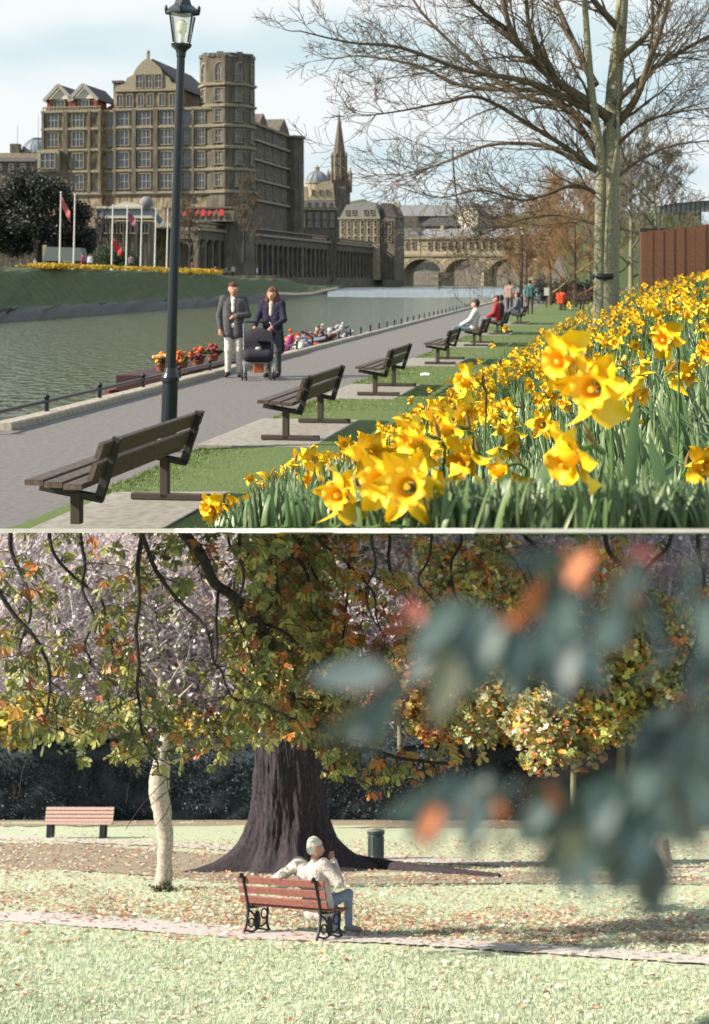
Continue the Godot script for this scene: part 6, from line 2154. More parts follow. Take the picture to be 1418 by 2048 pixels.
	for L in lines:
		var pts := []
		var m: int = L[0].size()
		for k in m:
			pts.append(P.call(L[0][k][0] + G(5), L[0][k][1], lerpf(L[3], L[4], k / float(m - 1)) + G(0.15)))
			if k < m - 1: pts.append(P.call((L[0][k][0] + L[0][k + 1][0]) / 2.0 + G(9), (L[0][k][1] + L[0][k + 1][1]) / 2.0 + G(6), lerpf(L[3], L[4], (k + 0.5) / float(m - 1)) + G(0.12)))
		mb = MB.new()
		var out: Array = spread_tube(mb, pts, L[1], L[2], 8)
		obj("branch", mb, M.bark_limb, t)
		var line: Array = out[0]
		for k in int(line.size() * 0.65):
			var i := rng.randi_range(3, line.size() - 1)
			var o: Vector3 = line[i]
			var dir := Vector3(G(), G(0.5) - 0.35, G(0.8)).normalized()
			var q := o; var tp := [o]; var rr := [maxf(L[1] * 0.22, 0.007)]
			for s in 4:
				dir = (dir + Vector3(G(0.3), G(0.2) - 0.16, G(0.3))).normalized()
				q += dir * R(0.1, 0.24)
				tp.append(q); rr.append(0.0055)
				if s >= 1 and rng.randf() < 0.85: spots.append(q)
			tw.tube(tp, rr, 4, false)
			spots.append(q)
		spots.append(line[-1])
	obj("twigs", tw, M.bark_limb, t).set_meta("kind", "stuff")
	# stout limbs joining the hanging branches to the trunk
	for j in [[0, 7.5], [1, 9.0], [4, 10.0], [6, 10.5], [9, 10.8], [17, 10.4], [20, 11.2]]:
		var L: Array = lines[j[0]]
		var e: Vector3 = P.call(L[0][0][0], L[0][0][1], L[3])
		mb = MB.new()
		spread_tube(mb, [Vector3(0, j[1], 0), Vector3(e.x * 0.4, maxf(j[1] + 0.6, 9.6) , e.z * 0.45), e], 0.28, L[1], 9)
		obj("limb", mb, M.bark_limb, t)
	# leaves
	var lmesh := []
	for k in 5: lmesh.append(palmate(60 + k, 5 + (k % 3)).mesh(M.leaf))
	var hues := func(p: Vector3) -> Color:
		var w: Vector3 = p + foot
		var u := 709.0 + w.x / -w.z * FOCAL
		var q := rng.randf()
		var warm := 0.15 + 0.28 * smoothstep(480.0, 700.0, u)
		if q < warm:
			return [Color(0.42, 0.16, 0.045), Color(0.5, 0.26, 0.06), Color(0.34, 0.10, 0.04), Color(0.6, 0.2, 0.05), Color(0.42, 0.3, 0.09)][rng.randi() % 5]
		if u > 470.0 and q < 0.75: return [Color(0.22, 0.25, 0.08), Color(0.32, 0.34, 0.10), Color(0.45, 0.42, 0.12), Color(0.18, 0.2, 0.08)][rng.randi() % 4]  # light painted in: paler greens where the terrace shades the crown
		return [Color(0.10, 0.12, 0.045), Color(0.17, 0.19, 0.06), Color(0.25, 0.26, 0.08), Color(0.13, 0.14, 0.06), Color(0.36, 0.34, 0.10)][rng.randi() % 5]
	var all := []
	var gap := FastNoiseLite.new(); gap.seed = 31; gap.frequency = 0.55
	for s in spots:
		var w: Vector3 = s + foot
		var hu := 709.0 + w.x / -w.z * FOCAL
		var hv := 560.0 + (EYE.y - w.y) / -w.z * FOCAL
		# the crown hangs to an uneven skirt
		if hu > 1000 and hv > 1330 and rng.randf() < 0.6: continue
		if hv > table([[0, 1500], [220, 1500], [260, 1525], [400, 1525], [480, 1500], [520, 1465], [620, 1470], [660, 1560], [830, 1570], [900, 1535], [1420, 1520]], hu) + G(14): continue
		if gap.get_noise_3dv(w * Vector3(1, 1, 0.4)) > (0.02 if hu < 460 or hu > 720 else 0.7) and hv < 1430: continue
		if hu > 255 and hu < 430 and hv > 1190 and hv < 1400 and rng.randf() < 0.75: continue
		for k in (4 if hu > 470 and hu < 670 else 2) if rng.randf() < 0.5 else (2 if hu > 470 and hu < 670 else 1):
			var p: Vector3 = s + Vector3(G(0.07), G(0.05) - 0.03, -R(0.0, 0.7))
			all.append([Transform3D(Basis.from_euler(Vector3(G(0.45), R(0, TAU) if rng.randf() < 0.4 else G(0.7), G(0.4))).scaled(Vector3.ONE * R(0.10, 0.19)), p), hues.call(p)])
	all.sort_custom(func(x, y): return x[0].origin.z > y[0].origin.z)
	var tones := {}
	var xf := [[], [], [], [], []]; var cc := [[], [], [], [], []]
	for k in all.size():
		var kind := k % 5
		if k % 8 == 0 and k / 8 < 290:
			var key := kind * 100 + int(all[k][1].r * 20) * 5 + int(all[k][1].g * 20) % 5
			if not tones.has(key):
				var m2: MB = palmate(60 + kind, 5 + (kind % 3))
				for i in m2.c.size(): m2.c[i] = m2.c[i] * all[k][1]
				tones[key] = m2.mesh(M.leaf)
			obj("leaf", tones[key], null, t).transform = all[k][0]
		else:
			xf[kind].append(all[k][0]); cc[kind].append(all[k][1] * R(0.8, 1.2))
	print("leaves ", all.size())
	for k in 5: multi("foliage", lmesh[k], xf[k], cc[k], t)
	# ---- pale bent trunk ----
	foot = park(327, 1782)
	var t2 := thing("pale_tree", "slender pale bent trunk with mossy foot left of the great tree", "tree", foot)
	P = func(u, v, dd): return at(u, v, dd) - foot
	mb = MB.new()
	var pp := []; var pr := []
	for e in [[327, 1800, 24], [327, 1776, 21], [330, 1720, 17], [330, 1665, 18.5], [323, 1620, 21], [318, 1580, 23.5], [320, 1545, 22], [326, 1500, 15], [332, 1450, 10], [324, 1390, 7], [316, 1330, 3]]:
		pp.append(P.call(e[0], e[1], 30.6)); pr.append(e[2] * 0.88 * 30.6 / FOCAL)
	var out2 := []
	var rr2 := []
	for k in pp.size() - 1:
		for s in 4:
			out2.append((pp[k] as Vector3).cubic_interpolate(pp[k + 1], pp[maxi(k - 1, 0)], pp[mini(k + 2, pp.size() - 1)], s / 4.0) + Vector3(G(0.008), 0, G(0.008)))
			rr2.append(lerpf(pr[k], pr[k + 1], s / 4.0) * R(0.95, 1.05))
	mb.tube(out2, rr2, 14)
	obj("trunk", mb, M.bark_pale, t2)
	mb = MB.new()
	for k in 5: mb.tube([P.call(327 + G(3), 1450 - k * 22, 30.6), P.call(327 + (40 + 20 * (k % 3)) * (1 if k % 2 else -1), 1390 - k * 24, 30.6 + G(0.5))], [0.03, 0.008], 6)
	obj("limbs", mb, M.bark_pale, t2)
	var ms := leaf_clump(Vector2(0.6, 1.2), 17, 8)
	crown(t2, "moss", [[Vector3(0, 0.05, 0.1), Vector3(0.24, 0.12, 0.2)]], 160, ms, 0.045, [Color(0.05, 0.055, 0.03), Color(0.10, 0.11, 0.04), Color(0.03, 0.03, 0.03)])
	# ---- hedge ----
	var hd := park(709, 1640)
	t = thing("tall_hedge", "tall dark blue-green hedge across the back of the park lawn", "hedge", Vector3(0, low_y(59.5), -59.5))
	mb = MB.new()
	rows = []
	for i in 9:
		var row := []
		for j in 80:
			var x := -24.0 + j * 0.62
			row.append(Vector3(x, [-0.3, 0.4, 1.0, 1.6, 2.2, 2.8, 3.05, 3.1, 2.0][i] + G(0.05), [0.5, 0.62, 0.6, 0.55, 0.5, 0.35, 0.0, -0.6, -1.0][i] + G(0.08)))
		rows.append(row)
	mb.sheet(rows, true)
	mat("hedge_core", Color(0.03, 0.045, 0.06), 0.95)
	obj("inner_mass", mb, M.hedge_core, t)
	var small := leaf_clump(Vector2(0.5, 1.0), 5, 8)
	var hx := []; var hc := []
	for k in 9000:
		var y := R(-0.2, 3.2)
		hx.append(Transform3D(Basis.from_euler(Vector3(R(0, TAU), R(0, TAU), R(0, TAU))).scaled(Vector3.ONE * R(0.09, 0.2)), Vector3(R(-24, 22), y, (0.62 if y < 2.6 else R(-0.6, 0.5)) + G(0.1))))
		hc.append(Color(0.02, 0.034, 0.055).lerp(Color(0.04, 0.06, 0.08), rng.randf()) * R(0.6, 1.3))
	multi("leaves", small, hx, hc, t)
	# ---- wooded slope behind ----
	mb = MB.new(); rows = []
	for i in 10:
		var s := i / 9.0
		var row := []
		for j in 41:
			row.append(Vector3(-50.0 + j * 2.5, lerpf(low_y(66.0) - 1.0, -1.2, s) + G(0.25), -(lerpf(66.0, 88.0, pow(s, 1.3))) + G(0.4)))
		rows.append(row)
	mb.sheet(rows)
	struct("wooded_slope", mb, M.far_slope)
	# pale twigs of the thicket
	var tg := MB.new()
	var r := RandomNumberGenerator.new(); r.seed = 4
	for k in 16:
		var p := Vector3(r.randfn() * 0.6, r.randfn() * 0.3, r.randfn() * 0.3)
		var dir := Vector3(r.randfn(), r.randf_range(0.1, 1.4), r.randfn() * 0.4).normalized()
		var q := [p]; var rr := [0.022]
		for s in 4:
			dir = (dir + Vector3(r.randfn() * 0.35, r.randfn() * 0.35 - 0.08, r.randfn() * 0.2)).normalized()
			p += dir * 0.28; q.append(p); rr.append(0.02 - 0.004 * s)
		tg.tube(q, rr, 3, false)
	xf = [[]]; cc = [[]]
	for k in 4200:
		var d := R(64.0, 80.0)
		var u := R(-120, 1540); var v := R(1040, 1480)
		var p := at(u, v, d)
		xf[0].append(Transform3D(Basis.from_euler(Vector3(G(0.3), R(0, TAU), G(0.5))).scaled(Vector3.ONE * R(0.7, 1.6)), p))
		cc[0].append(Color(0.5, 0.42, 0.53).lerp(Color(0.9, 0.86, 0.9), pow(rng.randf(), 1.2)))
	var th := multi("twig_thicket", tg.mesh(M.tint), xf[0], cc[0])
	tag(th, "tangle of pale lilac bare twigs behind the hedge", "thicket")
	var fk := MB.new()  # pale flecks added to brighten the thicket with painted glints
	for k in 6:
		var o := Vector3(r.randfn(), r.randfn(), r.randfn()) * 0.7
		var b3 := Basis.from_euler(Vector3(r.randf() * TAU, r.randf() * TAU, 0))
		fk.quad(o, o + b3 * Vector3(0.16, 0.12, 0), o + b3 * Vector3(0.3, 0, 0.03), o + b3 * Vector3(0.16, -0.12, 0))
	var kx := []; var kc := []
	for k in 7000:
		var p := at(R(-120, 1540), R(1040, 1500), R(62.0, 76.0))
		kx.append(Transform3D(Basis.from_euler(Vector3(R(0, TAU), R(0, TAU), 0)).scaled(Vector3.ONE * R(0.35, 0.8)), p))
		kc.append([Color(0.85, 0.8, 0.88), Color(0.75, 0.68, 0.78), Color(0.9, 0.88, 0.88), Color(0.55, 0.46, 0.58), Color(0.7, 0.45, 0.2), Color(0.4, 0.45, 0.25)][rng.randi() % 6] * R(0.8, 1.1))
	tag(multi("thicket_leaves", fk.mesh(M.leaf), kx, kc), "pale lilac and cream leaves glinting in the thicket behind the hedge", "leaves")
	# ---- autumn maples between hedge and lawn ----
	var ml := MB.new()
	for k in 5:
		var an := -PI / 2 + (k - 2) * 0.75
		var o := Vector3(cos(an), sin(an), 0) * (1.0 - 0.16 * absf(k - 2))
		var sd := Vector3(-sin(an), cos(an), 0) * 0.3
		ml.tri(Vector3(0, 0, 0.0), o * 0.6 + sd + Vector3(0, 0, 0.08), o + Vector3(0, 0, -0.1))
		ml.tri(Vector3(0, 0, 0.0), o + Vector3(0, 0, -0.1), o * 0.6 - sd + Vector3(0, 0, 0.08))
	var mlm := ml.mesh(M.leaf)
	var yellow := [Color(0.72, 0.55, 0.10), Color(0.55, 0.56, 0.14), Color(0.36, 0.45, 0.16), Color(0.74, 0.68, 0.3), Color(0.62, 0.3, 0.06)]
	var mixed := [Color(0.3, 0.36, 0.14), Color(0.42, 0.45, 0.2), Color(0.68, 0.66, 0.52), Color(0.62, 0.22, 0.07), Color(0.5, 0.4, 0.12), Color(0.24, 0.3, 0.16), Color(0.7, 0.5, 0.12)]
	var teal := [Color(0.26, 0.36, 0.24), Color(0.4, 0.48, 0.3), Color(0.6, 0.6, 0.4), Color(0.34, 0.4, 0.16)]
	var red := [Color(0.6, 0.14, 0.06), Color(0.66, 0.3, 0.08), Color(0.72, 0.5, 0.14), Color(0.4, 0.3, 0.1)]
	var trees := [
		[30, 1640, 1440, 90, 62, yellow, 10, "young maple with yellow and orange leaves at the far left", 0.0],
		[205, 1636, 1465, 110, 58, teal, 9, "young tree with pale green leaves behind the pink bench", 0.0],
		[395, 1630, 1470, 80, 56, yellow, 11, "young tree on a thin straight trunk left of the great tree, yellow leaves", 0.0],
		[485, 1634, 1490, 44, 40, yellow, 8, "yellow-leaved sapling against the left side of the great trunk", 0.0],
		[800, 1640, 1400, 90, 90, red, 10, "red and orange young maple right of the great trunk", 0.0],
		[940, 1640, 1390, 120, 110, mixed, 12, "green and orange leaved tree in the middle of the right half", 0.0],
		[1040, 1640, 1420, 110, 90, mixed, 26, "leafy tree with a stout grey trunk at right, before the hedge", 0.0],
		[1150, 1645, 1400, 120, 130, mixed, 8, "tall leafy tree with pale glinting leaves at right", 0.0],
		[1265, 1645, 1380, 110, 140, yellow, 12, "yellow-green tree behind the blurred leaves at right", 0.0],
		[1390, 1650, 1360, 110, 160, mixed, 14, "leafy tree at the right edge of the park", 0.0],
		[960, 1640, 1180, 110, 110, mixed, 10, "high crowned tree with pale leaves below the terrace edge", 0.0],
		[1240, 1645, 1180, 130, 120, mixed, 12, "high crowned dark tree at the upper right of the park", 0.0]]
	for e in trees:
		var f2 := park(e[0], e[1])
		var dd := -f2.z
		var tt := thing("maple_tree", e[7], "tree", f2)
		var k := dd / FOCAL
		mb = MB.new()
		var top: float = (e[1] - e[2]) * k
		spread_tube(mb, [Vector3(0, -0.3, 0), Vector3(G(0.05), top * 0.4, 0), Vector3(G(0.15), top * 0.75, 0), Vector3(G(0.2), top + e[4] * 0.6 * k, 0)], e[6] * k, e[6] * 0.35 * k, 9)
		for s in 9:
			var y := top * R(0.7, 1.15)
			mb.tube([Vector3(0, y, 0), Vector3(R(-0.8, 0.8) * e[3] * k, y + R(-0.1, 0.6) * e[4] * k, G(0.4))], [e[6] * 0.3 * k, 0.012], 5)
		obj("trunk", mb, M.bark_grey if e[6] < 20 else M.bark_dark, tt)
		var bl := []
		for s in 9:
			bl.append([Vector3(R(-0.75, 0.75) * e[3] * k, top + R(-0.6, 0.6) * e[4] * k, G(0.8)), Vector3(e[3] * 0.5, e[4] * 0.45, e[3] * 0.5) * k])
		crown(tt, "crown", bl, int(1500 + e[3] * e[4] * 0.12), mlm, 0.19, e[5])
	# ---- leafy branch close by at the right, far out of focus ----
	var near := MB.new()
	var nb := thing("near_branch", "blurred leafy branch hanging close by at the right", "branch", at(1300, 1300, 0.5))
	var o3 := nb.position
	P = func(u, v, dd): return at(u, v, dd) - o3
	var nl := [[[[1440, 1100], [1330, 1150], [1240, 1180], [1150, 1220], [1050, 1270], [940, 1310], [830, 1350], [760, 1400]], 0.5], [[[1450, 1250], [1390, 1380], [1340, 1500], [1270, 1590], [1180, 1650], [1130, 1720]], 0.5], [[[1390, 1400], [1290, 1480], [1150, 1540], [1020, 1580], [900, 1620]], 0.5], [[[1440, 1500], [1390, 1580], [1340, 1660], [1310, 1730]], 0.5], [[[1180, 1210], [1170, 1150], [1130, 1110]], 0.5], [[[1060, 1600], [1000, 1655], [955, 1700], [930, 1735]], 0.5]]
	for L in nl:
		var pts := []
		for e in L[0]: pts.append(P.call(e[0], e[1], L[1]))
		spread_tube(near, pts, 0.0014, 0.0006, 6)
	obj("stem", near, M.bark_limb, nb)
	var lm := []
	for c in [Color(0.06, 0.10, 0.105), Color(0.08, 0.12, 0.13), Color(0.05, 0.078, 0.09), Color(0.45, 0.14, 0.045), Color(0.3, 0.08, 0.07), Color(0.075, 0.09, 0.06), Color(0.03, 0.033, 0.038)]:
		var one := MB.new()
		one.col = c
		var rws := []
		for i in 6:
			var s := i / 5.0
			var w := 0.19 * sin(pow(s, 0.8) * PI * 0.96 + 0.06)
			rws.append([Vector3(-w, -s, 0.06), Vector3(0, -s, -0.03 + 0.1 * s * s), Vector3(w, -s, 0.06)])
		one.sheet(rws)
		lm.append(one.mesh(M.leaf))
	var put := func(u: float, v: float, px: float, ang: float, kind: int):
		var dd := R(0.43, 0.54)
		var o := obj("leaf", lm[kind], null, nb)
		o.transform = Transform3D(Basis.from_euler(Vector3(G(0.35), G(0.5), ang)).scaled(Vector3.ONE * px / FOCAL * dd), P.call(u, v, dd))
	# orange sprays at the top, blue-green below
	for e in [[1120, 1085, 110, 0.6, 3], [1190, 1090, 100, -0.5, 3], [1240, 1110, 90, 0.4, 3], [1250, 1085, 70, 1.2, 4], [1140, 1110, 90, -0.9, 5], [1090, 1150, 130, -0.5, 3], [1060, 1170, 100, 0.4, 3], [1210, 1160, 90, 0.9, 4], [1220, 1140, 100, 0.1, 5], [800, 1190, 90, 1.0, 4], [830, 1200, 100, -0.8, 4], [890, 1330, 70, 0.2, 4], [780, 1330, 80, -0.6, 4], [950, 1560, 90, 0.7, 3], [990, 1580, 70, -0.5, 3], [1090, 1560, 80, 0.3, 3], [870, 1600, 90, -0.4, 3], [930, 1600, 80, 0.5, 4], [1300, 1590, 70, 0.3, 4], [1320, 1430, 80, 0.5, 3], [1290, 1480, 70, -0.3, 3], [1180, 1680, 60, 0.2, 4], [1100, 1690, 70, -0.3, 3], [1050, 1230, 60, -1.4, 3]]:
		put.call(e[0] + G(5), e[1] + 8.0, e[2], e[3], e[4])
	for reg in [[760, 980, 1200, 1400, 18], [960, 1160, 1230, 1330, 14], [1090, 1230, 1090, 1260, 9], [1270, 1418, 1110, 1330, 7], [1320, 1440, 1380, 1650, 32], [1190, 1330, 1520, 1670, 22], [1080, 1200, 1550, 1700, 14], [900, 1050, 1530, 1620, 9], [1200, 1340, 1640, 1710, 10]]:
		for k in reg[4]:
			var u := R(reg[0], reg[1]); var v := R(reg[2], reg[3] - 40)
			if reg[0] == 760: v = 1370.0 - (u - 760.0) * 0.75 + R(-45, 45)
			put.call(u, maxf(v, 1085), R(110, 180), G(0.35) - 0.3, [0, 0, 1, 1, 2, 5, 3, 5][rng.randi() % 6])
	for e in [[1010, 1665, 62, 0.1, 6], [1330, 1700, 90, 0.1, 2], [1240, 1690, 95, 0.3, 2], [1180, 1680, 80, -0.3, 2], [1110, 1700, 100, 0.3, 0], [1085, 1690, 80, -0.2, 0], [1300, 1680, 90, -0.4, 2]]:
		put.call(e[0], e[1], e[2], e[3], e[4])

# ---------- people ----------
func stand_pose(h: float) -> Dictionary:
	var k := h / 1.7
	var j := {"pelvis": Vector3(0, 0.93, 0), "waist": Vector3(0, 1.10, 0), "chest": Vector3(0, 1.30, -0.01), "neck": Vector3(0, 1.44, -0.01), "head": Vector3(0, 1.58, 0.015),
		"shL": Vector3(0.18, 1.40, -0.01), "elL": Vector3(0.24, 1.13, -0.02), "haL": Vector3(0.24, 0.88, 0.05), "shR": Vector3(-0.18, 1.40, -0.01), "elR": Vector3(-0.24, 1.13, -0.02), "haR": Vector3(-0.24, 0.88, 0.05),
		"hiL": Vector3(0.09, 0.9, 0), "knL": Vector3(0.10, 0.49, 0.02), "anL": Vector3(0.10, 0.08, -0.02), "toL": Vector3(0.11, 0.035, 0.15),
		"hiR": Vector3(-0.09, 0.9, 0), "knR": Vector3(-0.10, 0.49, 0.02), "anR": Vector3(-0.10, 0.08, -0.02), "toR": Vector3(-0.11, 0.035, 0.15), "look": Vector3(0, 0, 1)}
	for n in j:
		if n != "look": j[n] *= k
	return j

func sit_pose() -> Dictionary:
	var j := stand_pose(1.7)
	var dy := Vector3(0, -0.43, 0)
	for n in ["pelvis", "waist", "chest", "neck", "head", "shL", "elL", "haL", "shR", "elR", "haR"]: j[n] += dy
	for s in ["L", "R"]:
		var x := 0.1 if s == "L" else -0.1
		j["hi" + s] = Vector3(x, 0.48, 0.03)
		j["kn" + s] = Vector3(x * 1.2, 0.5, 0.46)
		j["an" + s] = Vector3(x * 1.2, 0.09, 0.52)
		j["to" + s] = Vector3(x * 1.2, 0.05, 0.68)
		j["el" + s] = Vector3(x * 2.4, 0.72, 0.06)
		j["ha" + s] = Vector3(x * 1.2, 0.57, 0.32)
	return j

func fingers(mb: MB, wrist: Vector3, elbow: Vector3, curl: float, side: float):
	var f := (wrist - elbow).normalized()
	var s := f.cross(Vector3.UP if absf(f.y) < 0.9 else Vector3.BACK).normalized() * side
	var dn := f.cross(s).normalized()
	for k in 4:
		var o := wrist + f * 0.085 + s * (0.027 - k * 0.018)
		var l: float = [0.06, 0.07, 0.066, 0.05][k]
		var a := o + (f * cos(curl * 0.6) + dn * sin(curl * 0.6)) * l * 0.5
		var b := a + (f * cos(curl * 1.5) + dn * sin(curl * 1.5)) * l * 0.5
		mb.tube([o - f * 0.02, a, b], [0.0095, 0.009, 0.0065], 6)
	var th := wrist + f * 0.03 + s * 0.035
	mb.tube([th - s * 0.02, th + f * 0.03 + s * 0.015, th + f * 0.055 + s * 0.01 + dn * 0.01], [0.012, 0.01, 0.008], 6)

# wear: colours of skin, hair, top, legs, shoes; coat is the length of the top below the hips
func person(label: String, at_p: Vector3, turn: float, j: Dictionary, wear: Dictionary, cell := 0.02, parent_basis := Basis()) -> Node3D:
	var t := thing("person", label, "person", at_p, 0.0)
	t.basis = parent_basis * Basis(Vector3.UP, turn)
	var mb := MB.new()
	mb.col = wear.skin
	var look: Vector3 = (j.look as Vector3).normalized()
	var hd: Vector3 = j.head
	var rt := Vector3.UP.cross(look).normalized()
	var bones := [[j.pelvis, j.waist, 0.10, 0.09], [j.waist, j.chest, 0.09, 0.10], [j.chest, j.neck, 0.09, 0.052], [j.neck, hd, 0.05, 0.055],
		[hd + Vector3(0, 0.03, 0) - look * 0.02, hd + Vector3(0, -0.02, 0) + look * 0.015, 0.092, 0.078], [hd + Vector3(0, -0.06, 0) + look * 0.045, hd + Vector3(0, -0.075, 0) + look * 0.055, 0.04, 0.035],
		[hd + look * 0.09 + Vector3(0, 0.0, 0), hd + look * 0.108 + Vector3(0, -0.03, 0), 0.01, 0.014], [hd + rt * 0.082 + Vector3(0, 0.012, 0), hd + rt * 0.084 + Vector3(0, -0.02, 0), 0.016, 0.012], [hd - rt * 0.082 + Vector3(0, 0.012, 0), hd - rt * 0.084 + Vector3(0, -0.02, 0), 0.016, 0.012]]
	for s in ["L", "R"]:
		var w: Vector3 = j["ha" + s]; var e: Vector3 = j["el" + s]
		bones.append([j.chest, j["sh" + s], 0.07, 0.05])
		bones.append([j["sh" + s], e, 0.046, 0.036])
		bones.append([e, w, 0.036, 0.027])
		bones.append([w, w + (w - e).normalized() * 0.075, 0.03, 0.034])
		bones.append([j.pelvis, j["hi" + s], 0.09, 0.08])
		bones.append([j["hi" + s], j["kn" + s], 0.07, 0.048])
		bones.append([j["kn" + s], j["an" + s], 0.046, 0.034])
		bones.append([j["an" + s], j["to" + s], 0.035, 0.028])
	skin(mb, bones, minf(cell, 0.017), 0.025)
	for s in ["L", "R"]: fingers(mb, j["ha" + s], j["el" + s], wear.get("curl", 0.7), 1.0 if s == "L" else -1.0)
	obj("body", mb, M.tint, t)
	# face
	var fc := MB.new()
	for sg in [-1, 1]:
		fc.col = Color(0.6, 0.58, 0.55)
		fc.ball(hd + look * 0.082 + rt * 0.033 * sg + Vector3(0, 0.012, 0), Vector3.ONE * 0.013, 8)
		fc.col = Color(0.03, 0.02, 0.015)
		fc.ball(hd + look * 0.0925 + rt * 0.033 * sg + Vector3(0, 0.012, 0), Vector3.ONE * 0.005, 6)
		fc.col = wear.hair * 0.8
		fc.bar(hd + look * 0.09 + rt * 0.016 * sg + Vector3(0, 0.034, 0), hd + look * 0.08 + rt * 0.052 * sg + Vector3(0, 0.032, 0), 0.005, 0.005)
	fc.col = Color(0.35, 0.10, 0.09)
	fc.ball(hd + look * 0.092 + Vector3(0, -0.058, 0), rt.abs() * 0.024 + Vector3(0.006, 0.007, 0.006), 8)
	obj("face_features", fc, M.tint, t)
	# top
	mb = MB.new(); mb.col = wear.top
	var c: float = wear.get("coat", 0.0)
	var fat: float = wear.get("loose", 1.0)
	var px: Vector3 = (j.shL - j.shR).normalized() * 0.075
	bones = []
	for sg in [-1.0, 1.0]:
		bones.append([j.waist + px * sg, j.chest + px * sg * 1.1, 0.115 * fat, 0.115 * fat])
		bones.append([j.waist + px * sg, j.pelvis + px * sg * 1.05 + (j.pelvis - j.waist) * c, 0.115 * fat, 0.125 * fat])
	bones.append([j.chest, j.neck - Vector3(0, 0.015, 0), 0.10, 0.06])
	for s in ["L", "R"]:
		bones.append([j.chest, j["sh" + s], 0.09, 0.072 * fat])
		bones.append([j["sh" + s], j["el" + s], 0.07 * fat, 0.056 * fat])
		bones.append([j["el" + s], (j["el" + s] as Vector3).lerp(j["ha" + s], 0.93), 0.056 * fat, 0.044 * fat])
	if wear.has("skirt"):
		bones.append([j.pelvis, wear.skirt, 0.15, 0.17])
	skin(mb, bones, cell, 0.035)
	obj(wear.get("top_name", "jacket"), mb, M.tint_soft, t)
	if wear.has("shirt"):
		mb = MB.new(); mb.col = wear.shirt
		var fw: Vector3 = px.cross(Vector3.UP).normalized()
		var ft: Vector3 = (j.chest + j.neck) / 2
		skin(mb, [[ft + fw * 0.065 + Vector3(0, 0.03, 0), j.waist.lerp(j.chest, 0.45) + fw * 0.10, 0.045, 0.03]], 0.015, 0.02)
		obj("shirt", mb, M.tint_soft, t)
	# legs
	mb = MB.new(); mb.col = wear.legs
	bones = []
	for s in ["L", "R"]:
		bones.append([j.pelvis, j["hi" + s], 0.105, 0.10])
		bones.append([j["hi" + s], j["kn" + s], 0.092, 0.068])
		bones.append([j["kn" + s], (j["kn" + s] as Vector3).lerp(j["an" + s], 0.95), 0.066, 0.055])
	skin(mb, bones, cell, 0.03)
	obj("trousers", mb, M.tint_soft, t)
	for s in ["L", "R"]:
		mb = MB.new(); mb.col = wear.shoes
		skin(mb, [[j["an" + s] - Vector3(0, 0.02, 0), j["to" + s], 0.048, 0.036], [j["an" + s] - Vector3(0, 0.035, 0.0) - (j["to" + s] - j["an" + s]) * 0.25, j["to" + s], 0.035, 0.032]], 0.015, 0.02)
		obj("shoe", mb, M.tint, t)
	# hair
	mb = MB.new(); mb.col = wear.hair
	bones = [[hd + Vector3(0, 0.055, 0) - look * 0.03, hd + Vector3(0, 0.055, 0) + look * 0.015, 0.088, 0.062], [hd + Vector3(0, 0.0, 0) - look * 0.055, hd + Vector3(0, -0.04, 0) - look * 0.055, 0.07, 0.045]]
	for sg in [-1.0, 1.0]: bones.append([hd + rt * 0.05 * sg + Vector3(0, 0.04, 0) - look * 0.01, hd + rt * 0.062 * sg + Vector3(0, 0.0, 0) - look * 0.025, 0.045, 0.03])
	if wear.has("full"):
		bones.append([hd + Vector3(0, 0.06, 0) - look * 0.045, hd + Vector3(0, -0.02, 0) - look * 0.06, 0.095, 0.085])
	if wear.get("long", 0.0) > 0:
		var lg: float = wear.long
		for sg in [-1.0, 0.0, 1.0]:
			bones.append([hd + rt * 0.07 * sg - look * 0.03, hd + rt * 0.10 * sg - look * (0.06 if sg == 0.0 else 0.02) - Vector3(0, lg * 0.5, 0), 0.05, 0.055])
			bones.append([hd + rt * 0.10 * sg - look * (0.06 if sg == 0.0 else 0.02) - Vector3(0, lg * 0.5, 0), hd + rt * 0.10 * sg - look * (0.08 if sg == 0.0 else 0.03) - Vector3(0, lg, 0), 0.055, 0.035])
	skin(mb, bones, 0.017, 0.03)
	obj("hair", mb, M.tint_soft, t)
	return t

